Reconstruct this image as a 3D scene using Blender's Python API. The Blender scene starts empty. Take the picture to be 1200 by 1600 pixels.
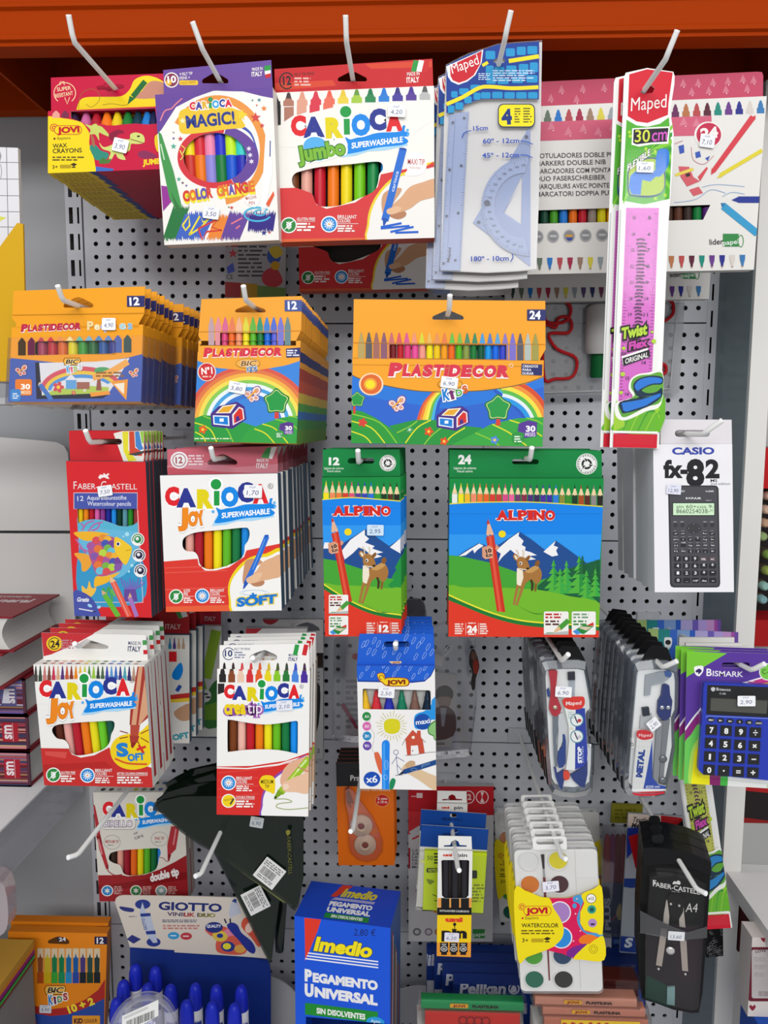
import bpy, math, random
import numpy as np
from mathutils import Vector, Matrix
from mathutils.geometry import tessellate_polygon, delaunay_2d_cdt

# ------------------------------------------------------------------ camera
SC = bpy.context.scene
COL = SC.collection
DIST, ZC, FPX = 1.2235,1.50,1200.0          # camera to wall (m), camera height, focal length in px of a 1200x1600 frame
YAW, PIT, ROL = math.radians(-2.0445), math.radians(-6.3935), math.radians(0.1904)
_f = Vector((math.sin(YAW)*math.cos(PIT), math.cos(YAW)*math.cos(PIT), math.sin(PIT)))
_r0 = Vector((math.cos(YAW),-math.sin(YAW),0)); _u0 = _r0.cross(_f)
CR = _r0*math.cos(ROL) + _u0*math.sin(ROL); CU = -_r0*math.sin(ROL) + _u0*math.cos(ROL); CF = _f
CAM = Vector((0,-DIST, ZC))
cd = bpy.data.cameras.new('camera'); cam = bpy.data.objects.new('camera', cd); COL.objects.link(cam)
cd.sensor_fit = 'VERTICAL'; cd.sensor_height = 32.0; cd.lens = 24.0; cd.clip_start = 0.02
cam.matrix_world = Matrix(((CR.x, CU.x, -CF.x, CAM.x),(CR.y, CU.y, -CF.y, CAM.y),(CR.z, CU.z, -CF.z, CAM.z),(0,0,0,1)))
SC.camera = cam

# ------------------------------------------------------------------ light and exposure
vs = SC.view_settings
SC.display_settings.display_device = 'sRGB'
vs.view_transform = 'Standard'; vs.look = 'None'; vs.gamma = 1.0; vs.use_curve_mapping = False
vs.exposure = -0.2
wd = bpy.data.worlds.new('world'); SC.world = wd; wd.use_nodes = True
wd.node_tree.nodes['Background'].inputs[0].default_value = (0.96,0.98,1.0,1)
wd.node_tree.nodes['Background'].inputs[1].default_value = 0.62
def area(name, loc, target, sx, sy, power, col=(1,0.99,0.97)):
    l = bpy.data.lights.new(name, 'AREA'); l.shape = 'RECTANGLE'; l.size = sx; l.size_y = sy; l.energy = power; l.color = col
    o = bpy.data.objects.new(name, l); COL.objects.link(o); o.location = loc
    o.rotation_euler = (Vector(target) - Vector(loc)).to_track_quat('-Z','Y').to_euler()
    return o
area('ceiling_panel_light',(-0.3,-2.1,3.15),(-0.1,-0.3,1.3),2.4,0.6,19)
area('ceiling_panel_light',(0.5,-4.4,3.15),(0.1,-0.3,1.1),4.0,0.8,120)
area('ceiling_panel_light',(-0.2,-1.35,3.15),(0.0,-0.6,1.0),2.4,0.4,6)

# ------------------------------------------------------------------ helpers: projection
def ray(px, py):
    return (CR*((px-600)/FPX) + CU*((800-py)/FPX) + CF)
def on(px, py, d):
    """point seen at pixel (px, py) on the vertical plane d metres from the camera (parallel to the wall)"""
    r = ray(px, py); return CAM + r*(d/r.y)
def proj(P):
    v = P - CAM; z = v.dot(CF); return 600+FPX*v.dot(CR)/z, 800-FPX*v.dot(CU)/z

# ------------------------------------------------------------------ helpers: materials
MATS = {}
def lin(c): return c/12.92 if c <= 0.04045 else ((c+0.055)/1.055)**2.4
def rgb(h): return tuple(lin(int(h[i:i+2],16)/255) for i in (0,2,4))
def mat(h, rough=0.42, metal=0.0, spec=0.16):
    k = (h, rough, metal)
    if k in MATS: return MATS[k]
    m = bpy.data.materials.new('mat_'+h); m.use_nodes = True
    b = m.node_tree.nodes['Principled BSDF']
    b.inputs['Base Color'].default_value = (*[min(1, x*0.88) for x in rgb(h)],1)
    b.inputs['Roughness'].default_value = rough; b.inputs['Metallic'].default_value = metal
    b.inputs['Specular IOR Level'].default_value = spec
    MATS[k] = m; return m
def clear(h='ffffff', gloss=0.10, alpha=0.0, rough=0.08):
    """clear plastic: see-through tint, sharp reflections, a little body colour"""
    k = ('clear', h, gloss, alpha)
    if k in MATS: return MATS[k]
    m = bpy.data.materials.new('clear_'+h); m.use_nodes = True; nt = m.node_tree; nt.nodes.clear()
    out = nt.nodes.new('ShaderNodeOutputMaterial'); tr = nt.nodes.new('ShaderNodeBsdfTransparent'); gl = nt.nodes.new('ShaderNodeBsdfGlossy')
    df = nt.nodes.new('ShaderNodeBsdfDiffuse'); m1 = nt.nodes.new('ShaderNodeMixShader'); m2 = nt.nodes.new('ShaderNodeMixShader')
    lw = nt.nodes.new('ShaderNodeLayerWeight'); lw.inputs[0].default_value = 0.25
    mm = nt.nodes.new('ShaderNodeMath'); mm.operation = 'MULTIPLY_ADD'; mm.inputs[1].default_value = 0.55; mm.inputs[2].default_value = gloss*0.6
    tr.inputs[0].default_value = (*[0.25+0.75*x for x in rgb(h)],1); gl.inputs[1].default_value = rough
    df.inputs[0].default_value = (*rgb(h),1)
    m1.inputs[0].default_value = alpha
    L = nt.links.new
    L(tr.outputs[0], m1.inputs[1]); L(df.outputs[0], m1.inputs[2]); L(lw.outputs['Fresnel'], mm.inputs[0]); L(mm.outputs[0], m2.inputs[0])
    L(m1.outputs[0], m2.inputs[1]); L(gl.outputs[0], m2.inputs[2]); L(m2.outputs[0], out.inputs[0])
    MATS[k] = m; return m
def M_(c): return c if isinstance(c, bpy.types.Material) else mat(c)

# ------------------------------------------------------------------ helpers: mesh builder
class G:
    def __init__(s): s.v = []; s.f = []; s.m = []; s.ms = []; s.mi = {}; s.sm = []
    def mid(s, c):
        m = M_(c)
        if m.name not in s.mi: s.mi[m.name] = len(s.ms); s.ms.append(m)
        return s.mi[m.name]
    def face(s, pts, c, smooth=False):
        n = len(s.v); s.v += [tuple(p) for p in pts]; s.f.append(tuple(range(n, n+len(pts)))); s.m.append(s.mid(c)); s.sm.append(smooth)
    def mesh(s, vs_, fs, c, smooth=False):
        n = len(s.v); s.v += [tuple(p) for p in vs_]; k = s.mid(c)
        for f in fs: s.f.append(tuple(n+i for i in f)); s.m.append(k); s.sm.append(smooth)
    def box(s, a, b, c, cols=None, M=None):
        x0, y0, z0 = a; x1, y1, z1 = b
        V = [(x0,y0,z0),(x1,y0,z0),(x1,y1,z0),(x0,y1,z0),(x0,y0,z1),(x1,y0,z1),(x1,y1,z1),(x0,y1,z1)]
        if M: V = [tuple(M @ Vector(p)) for p in V]
        s.mesh(V, [(3,2,1,0),(4,5,6,7),(0,1,5,4),(1,2,6,5),(2,3,7,6),(3,0,4,7)], c)
    def prism(s, pts, y0, y1, c, cs=None, holes=(), back=True):
        """outline in local x,z extruded from y0 (front) to y1"""
        tri_fill(s, pts, y0, c, holes)
        if back: tri_fill(s, pts, y1, c, holes, flip=True)
        for lp in [pts]+list(holes):
            n = len(lp)
            for i in range(n):
                (xa, za),(xb, zb) = lp[i], lp[(i+1) % n]
                s.face([(xa,y0,za),(xb,y0,zb),(xb,y1,zb),(xa,y1,za)], cs or c)
    def tube(s, pts, rad, c, n=10, cap=True):
        P = [Vector(p) for p in pts]; R = rad if isinstance(rad, (list, tuple)) else [rad]*len(P)
        rings = []; up = None
        for i, p in enumerate(P):
            t = (P[min(i+1, len(P)-1)] - P[max(i-1,0)]).normalized()
            if up is None: up = t.orthogonal().normalized()
            up = (up - t*up.dot(t)).normalized(); w = t.cross(up)
            rings.append([p + (up*math.cos(2*math.pi*k/n) + w*math.sin(2*math.pi*k/n))*R[i] for k in range(n)])
        V = [q for r in rings for q in r]; F = []
        for i in range(len(P)-1):
            for k in range(n):
                F.append((i*n+k, i*n+(k+1) % n, (i+1)*n+(k+1) % n, (i+1)*n+k))
        s.mesh(V, F, c, True)
        if cap:
            s.face(list(reversed(rings[0])), c); s.face(rings[-1], c)
    def lathe(s, prof, c, n=20, base=(0,0,0), axis=None, cap=True):
        """profile [(radius, height)] about an axis through base"""
        b = Vector(base); a = Vector(axis or (0,0,1)).normalized(); u = a.orthogonal().normalized(); w = a.cross(u)
        V = [b + a*h + (u*math.cos(2*math.pi*k/n)+w*math.sin(2*math.pi*k/n))*r for r, h in prof for k in range(n)]
        F = [(i*n+k, i*n+(k+1) % n, (i+1)*n+(k+1) % n, (i+1)*n+k) for i in range(len(prof)-1) for k in range(n)]
        s.mesh(V, F, c, True)
        if cap:
            s.face(list(reversed(V[:n])), c); s.face(V[-n:], c)
    def build(s, name, parent=None, mw=None):
        me = bpy.data.meshes.new(name); me.from_pydata(s.v, [], s.f)
        for m in s.ms: me.materials.append(m)
        me.polygons.foreach_set('material_index', s.m); me.polygons.foreach_set('use_smooth', s.sm)
        me.update()
        o = bpy.data.objects.new(name, me); COL.objects.link(o)
        if parent: o.parent = parent
        elif mw is not None: o.matrix_world = mw
        return o

def inside(p, poly):
    x, y = p; c = False; n = len(poly); j = n-1
    for i in range(n):
        xi, yi = poly[i]; xj, yj = poly[j]
        if (yi > y) != (yj > y) and x < (xj-xi)*(y-yi)/(yj-yi)+xi: c = not c
        j = i
    return c
def bbox(p): xs = [a[0] for a in p]; ys = [a[1] for a in p]; return min(xs), min(ys), max(xs), max(ys)
def tri2d(pts, holes=()):
    """triangles of a 2D polygon minus holes"""
    hs = []
    if holes:
        a = bbox(pts)
        for h in holes:
            b = bbox(h)
            if a[0] < b[2] and b[0] < a[2] and a[1] < b[3] and b[1] < a[3]: hs.append(h)
    if not hs:
        t = tessellate_polygon([[Vector((x, y, 0)) for x, y in pts]])
        return pts, t
    V = []; E = []
    for lp in [pts]+hs:
        n = len(V); V += [Vector(p) for p in lp]; E += [(n+i, n+(i+1) % len(lp)) for i in range(len(lp))]
    r = delaunay_2d_cdt(V, E, [],0,1e-7)
    v2 = [tuple(p) for p in r[0]]; out = []
    for f in r[2]:
        cx = sum(v2[i][0] for i in f)/len(f); cy = sum(v2[i][1] for i in f)/len(f)
        if inside((cx, cy), pts) and not any(inside((cx, cy), h) for h in hs): out.append(tuple(f))
    return v2, out
def tri_fill(g, pts, y, c, holes=(), flip=False):
    v, t = tri2d(pts, holes)
    g.mesh([(p[0], y, p[1]) for p in v],[tuple(reversed(f)) for f in t] if flip else t, c)
def clip_rect(poly, r):
    x0, z0, x1, z1 = r
    b = bbox(poly)
    if b[0] >= x0 and b[1] >= z0 and b[2] <= x1 and b[3] <= z1: return poly
    for ax, lim, sgn in ((0, x0,1),(0, x1,-1),(1, z0,1),(1, z1,-1)):
        out = []
        for i in range(len(poly)):
            p, q = poly[i-1], poly[i]; dp, dq = (p[ax]-lim)*sgn, (q[ax]-lim)*sgn
            if (dp >= 0) != (dq >= 0):
                k = dp/(dp-dq); out.append((p[0]+(q[0]-p[0])*k, p[1]+(q[1]-p[1])*k))
            if dq >= 0: out.append(q)
        poly = out
        if len(poly) < 3: return []
    return poly
def spline(pts, n=5, closed=True):
    out = []; N = len(pts)
    for i in range(N if closed else N-1):
        p0, p1, p2, p3 = [pts[(i+k) % N] if closed else pts[min(max(i+k, 0), N-1)] for k in (-1,0,1,2)]
        for j in range(n):
            t = j/n
            out.append(tuple(0.5*(2*p1[a]+(p2[a]-p0[a])*t+(2*p0[a]-5*p1[a]+4*p2[a]-p3[a])*t*t+(3*p1[a]-p0[a]-3*p2[a]+p3[a])*t**3) for a in (0,1)))
    if not closed: out.append(pts[-1])
    return out
TXT = {}
def glyphs(s, bold, res):
    k = (s, bold, res)
    if k not in TXT:
        cu = bpy.data.curves.new('t','FONT'); cu.body = s; cu.size = 1; cu.resolution_u = res; cu.offset = bold
        ob = bpy.data.objects.new('t', cu); me = bpy.data.meshes.new_from_object(ob)
        V = [(v.co.x, v.co.y) for v in me.vertices]; F = [tuple(p.vertices) for p in me.polygons]
        bpy.data.objects.remove(ob); bpy.data.meshes.remove(me); bpy.data.curves.remove(cu)
        TXT[k] = (V, F, bbox(V) if V else (0,0,1,1))
    return TXT[k]

# ------------------------------------------------------------------ helpers: placing and printing
def fit(q, d, reg=1.2):
    """rigid rectangle (w, h, matrix) whose corners TL TR BR BL are seen at pixels q, its centre d metres from the camera plane"""
    P = [on(x, y, d) for x, y in q]
    w = ((P[1]-P[0]).length+(P[2]-P[3]).length)/2; h = ((P[3]-P[0]).length+(P[2]-P[1]).length)/2
    c = sum(P, Vector())/4
    e = ((P[1]-P[0])+(P[2]-P[3])); ry = -math.atan2(e.z, e.x)
    p = np.array([c.x, c.z, w, h, 0, ry, 0])
    def mtx(p):
        return Matrix.Translation((p[0],-DIST+d, p[1])) @ Matrix.Rotation(p[6],4,'Z') @ Matrix.Rotation(p[4],4,'X') @ Matrix.Rotation(p[5],4,'Y')
    def res(p):
        M = mtx(p); out = []
        for (sx, sz),(qx, qy) in zip(((-1,1),(1,1),(1,-1),(-1,-1)), q):
            a, b = proj(M @ Vector((sx*p[2]/2,0, sz*p[3]/2))); out += [a-qx, b-qy]
        return np.array(out+[p[4]*57.3*reg*0.35, p[6]*57.3*reg*0.35])
    for _ in range(12):
        r0 = res(p); J = np.zeros((len(r0),7))
        for i in range(7):
            z = p.copy(); z[i] += 1e-5; J[:, i] = (res(z)-r0)/1e-5
        p = p + np.linalg.lstsq(J, -r0, rcond=None)[0]
    M = mtx(p) @ Matrix.Translation((0,0,-p[3]/2))
    return p[2], p[3], M
class Zm:
    """a reading frame on the photograph: X,Y -> pixel"""
    def __init__(s, ox, oy, k): s.o = (ox, oy, k)
    def __call__(s, X, Y): return s.o[0]+X*s.o[2], s.o[1]+Y*s.o[2]
class It:
    """one packaged thing: an Empty whose axes are x right, y towards the wall, z up, origin at the bottom middle of its front face"""
    def __init__(s, name, label, cat, q, d, zm=None, group=None, reg=1.2):
        s.zm = zm or Zm(0,0,1)
        s.w, s.h, s.M = fit([s.zm(*p) for p in q], d, reg)
        s.Mi = s.M.inverted()
        o = bpy.data.objects.new(name, None); COL.objects.link(o); o.empty_display_size = 0.02
        o.matrix_world = s.M; s.o = o; tag(o, label, cat, group)
        s.rect = (-s.w/2,0, s.w/2, s.h)
    def loc(s, X, Y, y=0.0):
        r = s.Mi.to_3x3() @ ray(*s.zm(X, Y)); c = s.Mi @ CAM; k = (y-c.y)/r.y
        return c.x+r.x*k, c.z+r.z*k
    def locs(s, pts, y=0.0): return [s.loc(*p, y) for p in pts]
def tag(o, label, cat, group=None, kind=None):
    if label: o['label'] = label
    if cat: o['category'] = cat
    if group: o['group'] = group
    if kind: o['kind'] = kind
    return o
EPS = 0.000005
class Pr:
    """draws print on a plane y = const of an item, in the item's reading frame"""
    def __init__(s, it, g, y=0.0, clip=True, holes=(), A=None, st=None):
        s.it, s.g, s.y, s.clip, s.holes = it, g, y, clip, holes
        s.A = A or (1,0,0,0,1,0); s.st = st or [0]
    def sub(s, x0, y0, x1, y1, k=1.0, kx=1.0):
        """frame whose (0,0) sits at (x0,y0) and whose x axis of length k runs to (x1,y1)"""
        dx, dy = (x1-x0)/k, (y1-y0)/k
        return Pr(s.it, s.g, s.y, s.clip, s.holes, s.mul((dx, -dy*kx, x0, dy, dx*kx, y0)), s.st)
    def mul(s, B):
        a, b, c, d, e, f = s.A; g, h, i, j, k, l = B
        return (a*g+b*j, a*h+b*k, a*i+b*l+c, d*g+e*j, d*h+e*k, d*i+e*l+f)
    def z(s, X, Y):
        a, b, c, d, e, f = s.A; return s.it.loc(a*X+b*Y+c, d*X+e*Y+f, s.y)
    def fr(s, a0, a1, b0, b1):
        """pen in an art frame whose points a0, a1 fall on b0, b1 of this frame"""
        m = complex(b1[0]-b0[0], b1[1]-b0[1])/complex(a1[0]-a0[0], a1[1]-a0[1]); t = complex(*b0)-m*complex(*a0)
        return Pr(s.it, s.g, s.y, s.clip, s.holes, s.mul((m.real, -m.imag, t.real, m.imag, m.real, t.imag)), s.st)
    def nxt(s): s.st[0] += 1; return s.y - s.st[0]*EPS
    def poly(s, pts, c, sm=0, y=None):
        if sm: pts = spline(pts, sm)
        L = [s.z(*p) for p in pts]
        if s.clip: L = clip_rect(L, s.it.rect if s.clip is True else s.clip)
        if len(L) < 3: return
        tri_fill(s.g, L, s.nxt() if y is None else y, c, s.holes)
    def blob(s, pts, c, n=5): s.poly(pts, c, n)
    def rect(s, x0, y0, x1, y1, c, r=0):
        if r <= 0: return s.poly([(x0, y0),(x1, y0),(x1, y1),(x0, y1)], c)
        p = []
        for cx, cy, a in ((x1-r, y0+r, -90),(x1-r, y1-r, 0),(x0+r, y1-r, 90),(x0+r, y0+r, 180)):
            p += [(cx+r*math.cos(math.radians(a+t)), cy+r*math.sin(math.radians(a+t))) for t in (0,22,45,68,90)]
        s.poly(p, c)
    def el(s, cx, cy, rx, ry, c, rot=0, n=26):
        ca, sa = math.cos(math.radians(rot)), math.sin(math.radians(rot)); p = []
        for i in range(n):
            t = 2*math.pi*i/n; x, y = rx*math.cos(t), ry*math.sin(t); p.append((cx+x*ca-y*sa, cy+x*sa+y*ca))
        s.poly(p, c)
    def arc(s, cx, cy, rx, ry, th, a0, a1, c, n=20):
        """band between the ellipse (rx,ry) and one th smaller, angles in degrees, y downwards"""
        o = [(cx+rx*math.cos(math.radians(a0+(a1-a0)*i/n)), cy+ry*math.sin(math.radians(a0+(a1-a0)*i/n))) for i in range(n+1)]
        q = [(cx+(rx-th)*math.cos(math.radians(a0+(a1-a0)*i/n)), cy+(ry-th)*math.sin(math.radians(a0+(a1-a0)*i/n))) for i in range(n+1)]
        s.strip(o, q, c)
    def strip(s, a, b, c):
        y = s.nxt()
        for i in range(len(a)-1):
            L = [s.z(*p) for p in (a[i], a[i+1], b[i+1], b[i])]
            if s.clip: L = clip_rect(L, s.it.rect if s.clip is True else s.clip)
            if len(L) > 2: tri_fill(s.g, L, y, c, s.holes)
    def line(s, pts, w, c, sm=0, w1=None):
        if sm: pts = spline(pts, sm, False)
        n = len(pts); a = []; b = []
        for i in range(n):
            x0, y0 = pts[max(i-1,0)]; x1, y1 = pts[min(i+1, n-1)]; L = math.hypot(x1-x0, y1-y0) or 1
            ww = (w if w1 is None else w+(w1-w)*i/max(n-1,1))/2; nx, ny = -(y1-y0)/L*ww, (x1-x0)/L*ww
            a.append((pts[i][0]+nx, pts[i][1]+ny)); b.append((pts[i][0]-nx, pts[i][1]-ny))
        s.strip(a, b, c)
    def text(s, t, x0, y0, x1, y1, h, c, bold=0.0, it=0.0, out=None, ow=0.05, res=3, up=None):
        """text whose baseline runs (x0,y0)->(x1,y1), h tall; out = colour of a wider outline behind it"""
        for cc, bb in ([(out, bold+ow)] if out else []) + [(c, bold)]:
            V, F, B = glyphs(t, bb, res); B0 = glyphs(t, bold, res)[2]
            L = math.hypot(x1-x0, y1-y0); kx = L/max(B0[2]-B0[0],1e-6); ky = h/max(B0[3]-max(B0[1],0) if B0[3] > 0.3 else 0.5,1e-6)
            ux, uy = (x1-x0)/L, (y1-y0)/L; vx, vy = up or (uy, -ux)
            P = []
            for x, y in V:
                X = (x-B0[0])*kx + y*ky*it; Y = y*ky
                P.append(s.z(x0+ux*X+vx*Y, y0+uy*X+vy*Y))
            b = bbox(P); r = s.it.rect if s.clip is True else s.clip; y = s.nxt()
            if s.clip and (b[0] < r[0] or b[1] < r[1] or b[2] > r[2] or b[3] > r[3]):
                for f in F:
                    q = clip_rect([P[i] for i in f], r)
                    if len(q) > 2: s.g.face([(p[0], y, p[1]) for p in q], cc)
            else: s.g.mesh([(p[0], y, p[1]) for p in P], F, cc)
    def micro(s, x0, y0, x1, y1, n, c, seed=1, k=0.55, ragged=0.3):
        """n lines of print too small to read: broken hairlines"""
        R = random.Random(seed); p = (y1-y0)/n; yy = s.nxt()
        for i in range(n):
            x = x0; e = x1-(x1-x0)*ragged*R.random()
            while x < e:
                w = min(p*(0.8+R.random()*2.6), e-x)
                L = [s.z(*q) for q in ((x, y0+i*p+p*(1-k)/2),(x+w, y0+i*p+p*(1-k)/2),(x+w, y0+i*p+p*(1+k)/2),(x, y0+i*p+p*(1+k)/2))]
                if s.clip: L = clip_rect(L, s.it.rect if s.clip is True else s.clip)
                if len(L) > 2: s.g.face([(q[0], yy, q[1]) for q in L], c)
                x += w+p*0.5
    def star(s, cx, cy, r, c, rot=-90, n=5, k=0.42):
        s.poly([(cx+(r if i % 2 == 0 else r*k)*math.cos(math.radians(rot+180*i/n)), cy+(r if i % 2 == 0 else r*k)*math.sin(math.radians(rot+180*i/n))) for i in range(2*n)], c)
    def bars(s, x0, y0, x1, y1, ux, uy, n, c, seed=3):
        """barcode of n bars across (x0,y0)->(x1,y1), bars along (ux,uy)"""
        R = random.Random(seed); y = s.nxt()
        for i in range(n):
            a, b = i/n, (i+0.3+0.5*R.random())/n
            q = [(x0+(x1-x0)*t+ux*e, y0+(y1-y0)*t+uy*e) for t, e in ((a, 0),(b, 0),(b, 1),(a, 1))]
            L = [s.z(*p) for p in q]
            s.g.face([(p[0], y, p[1]) for p in L], c)

def slot(cx, cy, rx, ry, n=5):
    """stadium hang hole"""
    p = []
    for a0, x in ((-90, cx+rx-ry),(90, cx-rx+ry)):
        p += [(x+ry*math.cos(math.radians(a0+180*i/n)), cy+ry*math.sin(math.radians(a0+180*i/n))) for i in range(n+1)]
    return p
def euro(cx, cy, w, h, k=0.32):
    """rounded-triangle hang hole, flat at the bottom"""
    return [(cx-w*.5, cy+h*.35),(cx-w*.46, cy+h*.1),(cx-w*.12, cy-h*.42),(cx, cy-h*.5),(cx+w*.12, cy-h*.42),(cx+w*.46, cy+h*.1),(cx+w*.5, cy+h*.35),(cx+w*.45, cy+h*.5),(cx-w*.45, cy+h*.5)]
def carton(it, dep, front, side, holes=(), h=None, top=None, bottom=None, left=None, inner='3a3430'):
    """folding-box shell with cut windows; returns its mesh builder and print pen for the front"""
    g = G(); w, H = it.w, h or it.h; x0, x1 = -w/2, w/2
    hl = [it.locs(p) for p in holes]
    tri_fill(g, [(x0,0),(x1,0),(x1, H),(x0, H)],0, front, hl)
    for hh in hl:                                   # board thickness round each window
        for i in range(len(hh)):
            (a, b),(c, d) = hh[i], hh[(i+1) % len(hh)]
            g.face([(a, 0, b),(c, 0, d),(c, .0007, d),(a, .0007, b)],'d8d4cc')
    g.face([(x1, dep, 0),(x0, dep, 0),(x0, dep, H),(x1, dep, H)], inner if holes else side)
    g.face([(x1,0,0),(x1, dep, 0),(x1, dep, H),(x1,0, H)], side)
    g.face([(x0, dep, 0),(x0,0,0),(x0,0, H),(x0, dep, H)], left or side)
    g.face([(x0, dep, 0),(x1, dep, 0),(x1,0,0),(x0,0,0)], bottom or side)
    g.face([(x0,0, H),(x1,0, H),(x1, dep, H),(x0, dep, H)], top or side)
    return g, Pr(it, g, 0.0, True, hl)
def tab(it, pts, y, c, holes=(), name='hang_tab', th=0.0008, back=None):
    """flat hang header, outline read in the item's frame on its plane y"""
    g = G(); L = it.locs(pts, y); hl = [it.locs(p, y) for p in holes]
    g.prism(L, y, y+th, c, back or c, hl)
    b = bbox(L); p = Pr(it, g, y, b, hl)
    return g, p
def done(it, g, name, label=None):
    o = g.build(name, it.o)
    if label: o['label'] = label
    return o
def pens(it, cols, x0, x1, ya, yb, y, name='felt_pen', sides=12, fill=0.94, tilt=0, edge=None, rough=None):
    """barrels standing behind a window: evenly spread over X x0..x1, from Y ya (top) to yb (bottom)"""
    n = len(cols)
    for i, c in enumerate(cols):
        X = x0+(x1-x0)*(i+.5)/n
        xa, za = it.loc(X+tilt, ya, y); xb, zb = it.loc(X-tilt, yb, y)
        xl, _ = it.loc(x0, ya, y); xr, _ = it.loc(x1, ya, y); r = (xr-xl)/n/2*fill
        g = G(); g.tube([(xa, y+r, za),(xb, y+r, zb)], r, mat(c, rough or .3), sides)
        done(it, g, name)
def price(it, X, Y, w, h, txt, y=-0.003, rot=0, c='f4f5f8', pvp=True, pv=None):
    """handwritten price sticker, centre X,Y"""
    g = G(); p = Pr(it, g, y, False)
    if rot: p = p.sub(X, Y, X+math.cos(math.radians(rot)), Y+math.sin(math.radians(rot)))
    else: p = p.sub(X, Y, X+1, Y)
    p.rect(-w/2,-h/2, w/2, h/2, c, h*.1)
    if pvp: p.text('PVP',-w*.2,-h*.22, w*.12,-h*.24, h*.16,'6a74a8',0,.2, res=2)
    p.text(txt, -w*.36, h*.3, w*.3, h*.26, h*.36,'2c3a78',-.004,.15, res=2)
    done(it, g, 'price_sticker','white sticker with a handwritten price')
def copies(it, n, step, nth, names=('carton','hang_tab','pack','card','blister','tray','case','lid','sleeve','hanger'), jit=0.0, dx=0.0, dz=0.0, start=1, seed=5, grp=None):
    """more of the same thing hanging behind it; nth(i) gives the copy's own label"""
    R = random.Random(seed); out = []
    for i in range(start, start+n):
        r = it.o.copy(); COL.objects.link(r)
        s = step(i) if callable(step) else step*i
        r.matrix_world = Matrix.Translation((dx*i+R.uniform(-jit, jit), s, dz*i+R.uniform(-jit, jit)*.6)) @ it.M @ Matrix.Rotation(R.uniform(-jit, jit)*4,4,'Y')
        r['label'] = nth(i)
        if grp: r['group'] = grp
        for ch in it.o.children:
            if ch.name.split('.')[0] in names:
                c = ch.copy(); COL.objects.link(c); c.parent = r
                for gc in ch.children:
                    e = gc.copy(); COL.objects.link(e); e.parent = c
        out.append(r)
    return out
ORD = ['front','second','third','fourth','fifth','sixth','seventh','eighth','ninth','tenth','eleventh','twelfth','thirteenth','fourteenth','fifteenth','sixteenth','seventeenth','eighteenth','nineteenth','twentieth','twenty-first','twenty-second','twenty-third','twenty-fourth']
def hook(px, py, d, ext, label, tx=0.0, up=0.02, out=0.012, slope=0.0, plate=True):
    """wire hook from the wall through the hang hole seen at (px,py), ending ext metres in front of it with an upturned tip"""
    A = on(px, py, d); yb = A.y-ext
    o = bpy.data.objects.new('display_hook', None); COL.objects.link(o); o.location = (A.x, 0, A.z)
    tag(o, label, 'hook','white wire display hooks')
    g = G(); L = -yb
    pts = [(0,-.001,-slope*L),(0,-L, 0),(tx*.25,-L-out*.45, up*.3),(tx, -L-out, up)]
    g.tube(pts, .0029, mat('f2f2f0',.35),10); r = g.build('rod', o)
    e = G(); e.lathe([(.0029,0),(.0031,.001),(.0028,.002)], mat('ffffff',.4),10, pts[-1], Vector(pts[-1])-Vector(pts[-2])); e.build('end_cap', o)
    if plate:
        b = G(); b.box((-.018,-.004,-.012-slope*L),(.018,-.0005,.012-slope*L), mat('c9ccd2',.4)); b.build('back_plate', o)
    return o

# ================================================================== setting
PIT_H = 0.02; PX = 0.02*0.9945
def lx(i): return i*PX
def struct(name, g): o = g.build(name); o['kind'] = 'structure'; return o
STEEL = mat('d2d4dc',.45,0.0,.5); STEEL_D = mat('8f9299',.5)
def perforated(name, z0, z1, rows):
    """one perforated panel: holes punched on a 20 mm grid, panel from z0 to z1 (relative to the camera height, in rows)"""
    g = G(); n = 10; c0, c1 = -24.95,21.8
    cols = [c0*PX+0.0 + i*PX*0.99999 for i in range(int(round((c1-c0)))+1)]
    V = []; F = []; R = .0036
    def quadring(cx, cz):
        b = len(V); h = PIT_H/2; hx = PX/2
        sq = []; ci = []
        for k in range(16):
            a = math.radians(22.5*k); ca, sa = math.cos(a), math.sin(a); m = max(abs(ca)/hx, abs(sa)/h)
            sq.append((cx+ca/m, 0, cz+sa/m)); ci.append((cx+R*ca, 0, cz+R*sa))
        cb = [(x, .0025, z) for x, _, z in ci]
        V.extend(sq+ci+cb)
        for k in range(16):
            j = (k+1) % 16
            F.append((b+k, b+j, b+16+j, b+16+k)); F.append((b+16+k, b+16+j, b+32+j, b+32+k))
    for r in rows:
        for x in cols: quadring(x, ZC+r*PIT_H)
    g.mesh(V, F, STEEL)
    zt, zb = ZC+(max(rows)+.5)*PIT_H, ZC+(min(rows)-.5)*PIT_H; xl, xr = cols[0]-PX/2, cols[-1]+PX/2
    XL, XR, ZT, ZB = xl-.008, xr+.004, ZC+z1*PIT_H-.0012, ZC+z0*PIT_H+.0012
    for a, b in (((XL, ZB),(xl, ZT)),((xr, ZB),(XR, ZT)),((xl, zt),(xr, ZT)),((xl, ZB),(xr, zb))):
        g.face([(a[0],0, a[1]),(b[0],0, a[1]),(b[0],0, b[1]),(a[0],0, b[1])], STEEL)
    for (xa, za, xb, zb2) in ((XL, ZT, XR, ZT),(XR, ZB, XL, ZB),(XR, ZT, XR, ZB),(XL, ZB, XL, ZT)):
        g.face([(xa, 0, za),(xb, 0, zb2),(xb, .012, zb2),(xa, .012, za)], STEEL)
    return struct(name, g)
OF = 0.08
perforated('wall_back',7.95,25,[OF+k for k in range(9,25)])
perforated('wall_back',-9.05,7.95,[OF+k-.03 for k in range(-8,8)])
perforated('wall_back',-25.95,-9.05,[OF+k for k in range(-25,-9)])
perforated('wall_back',-42.9,-25.95,[OF+k-.02 for k in range(-42,-26)])
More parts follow.
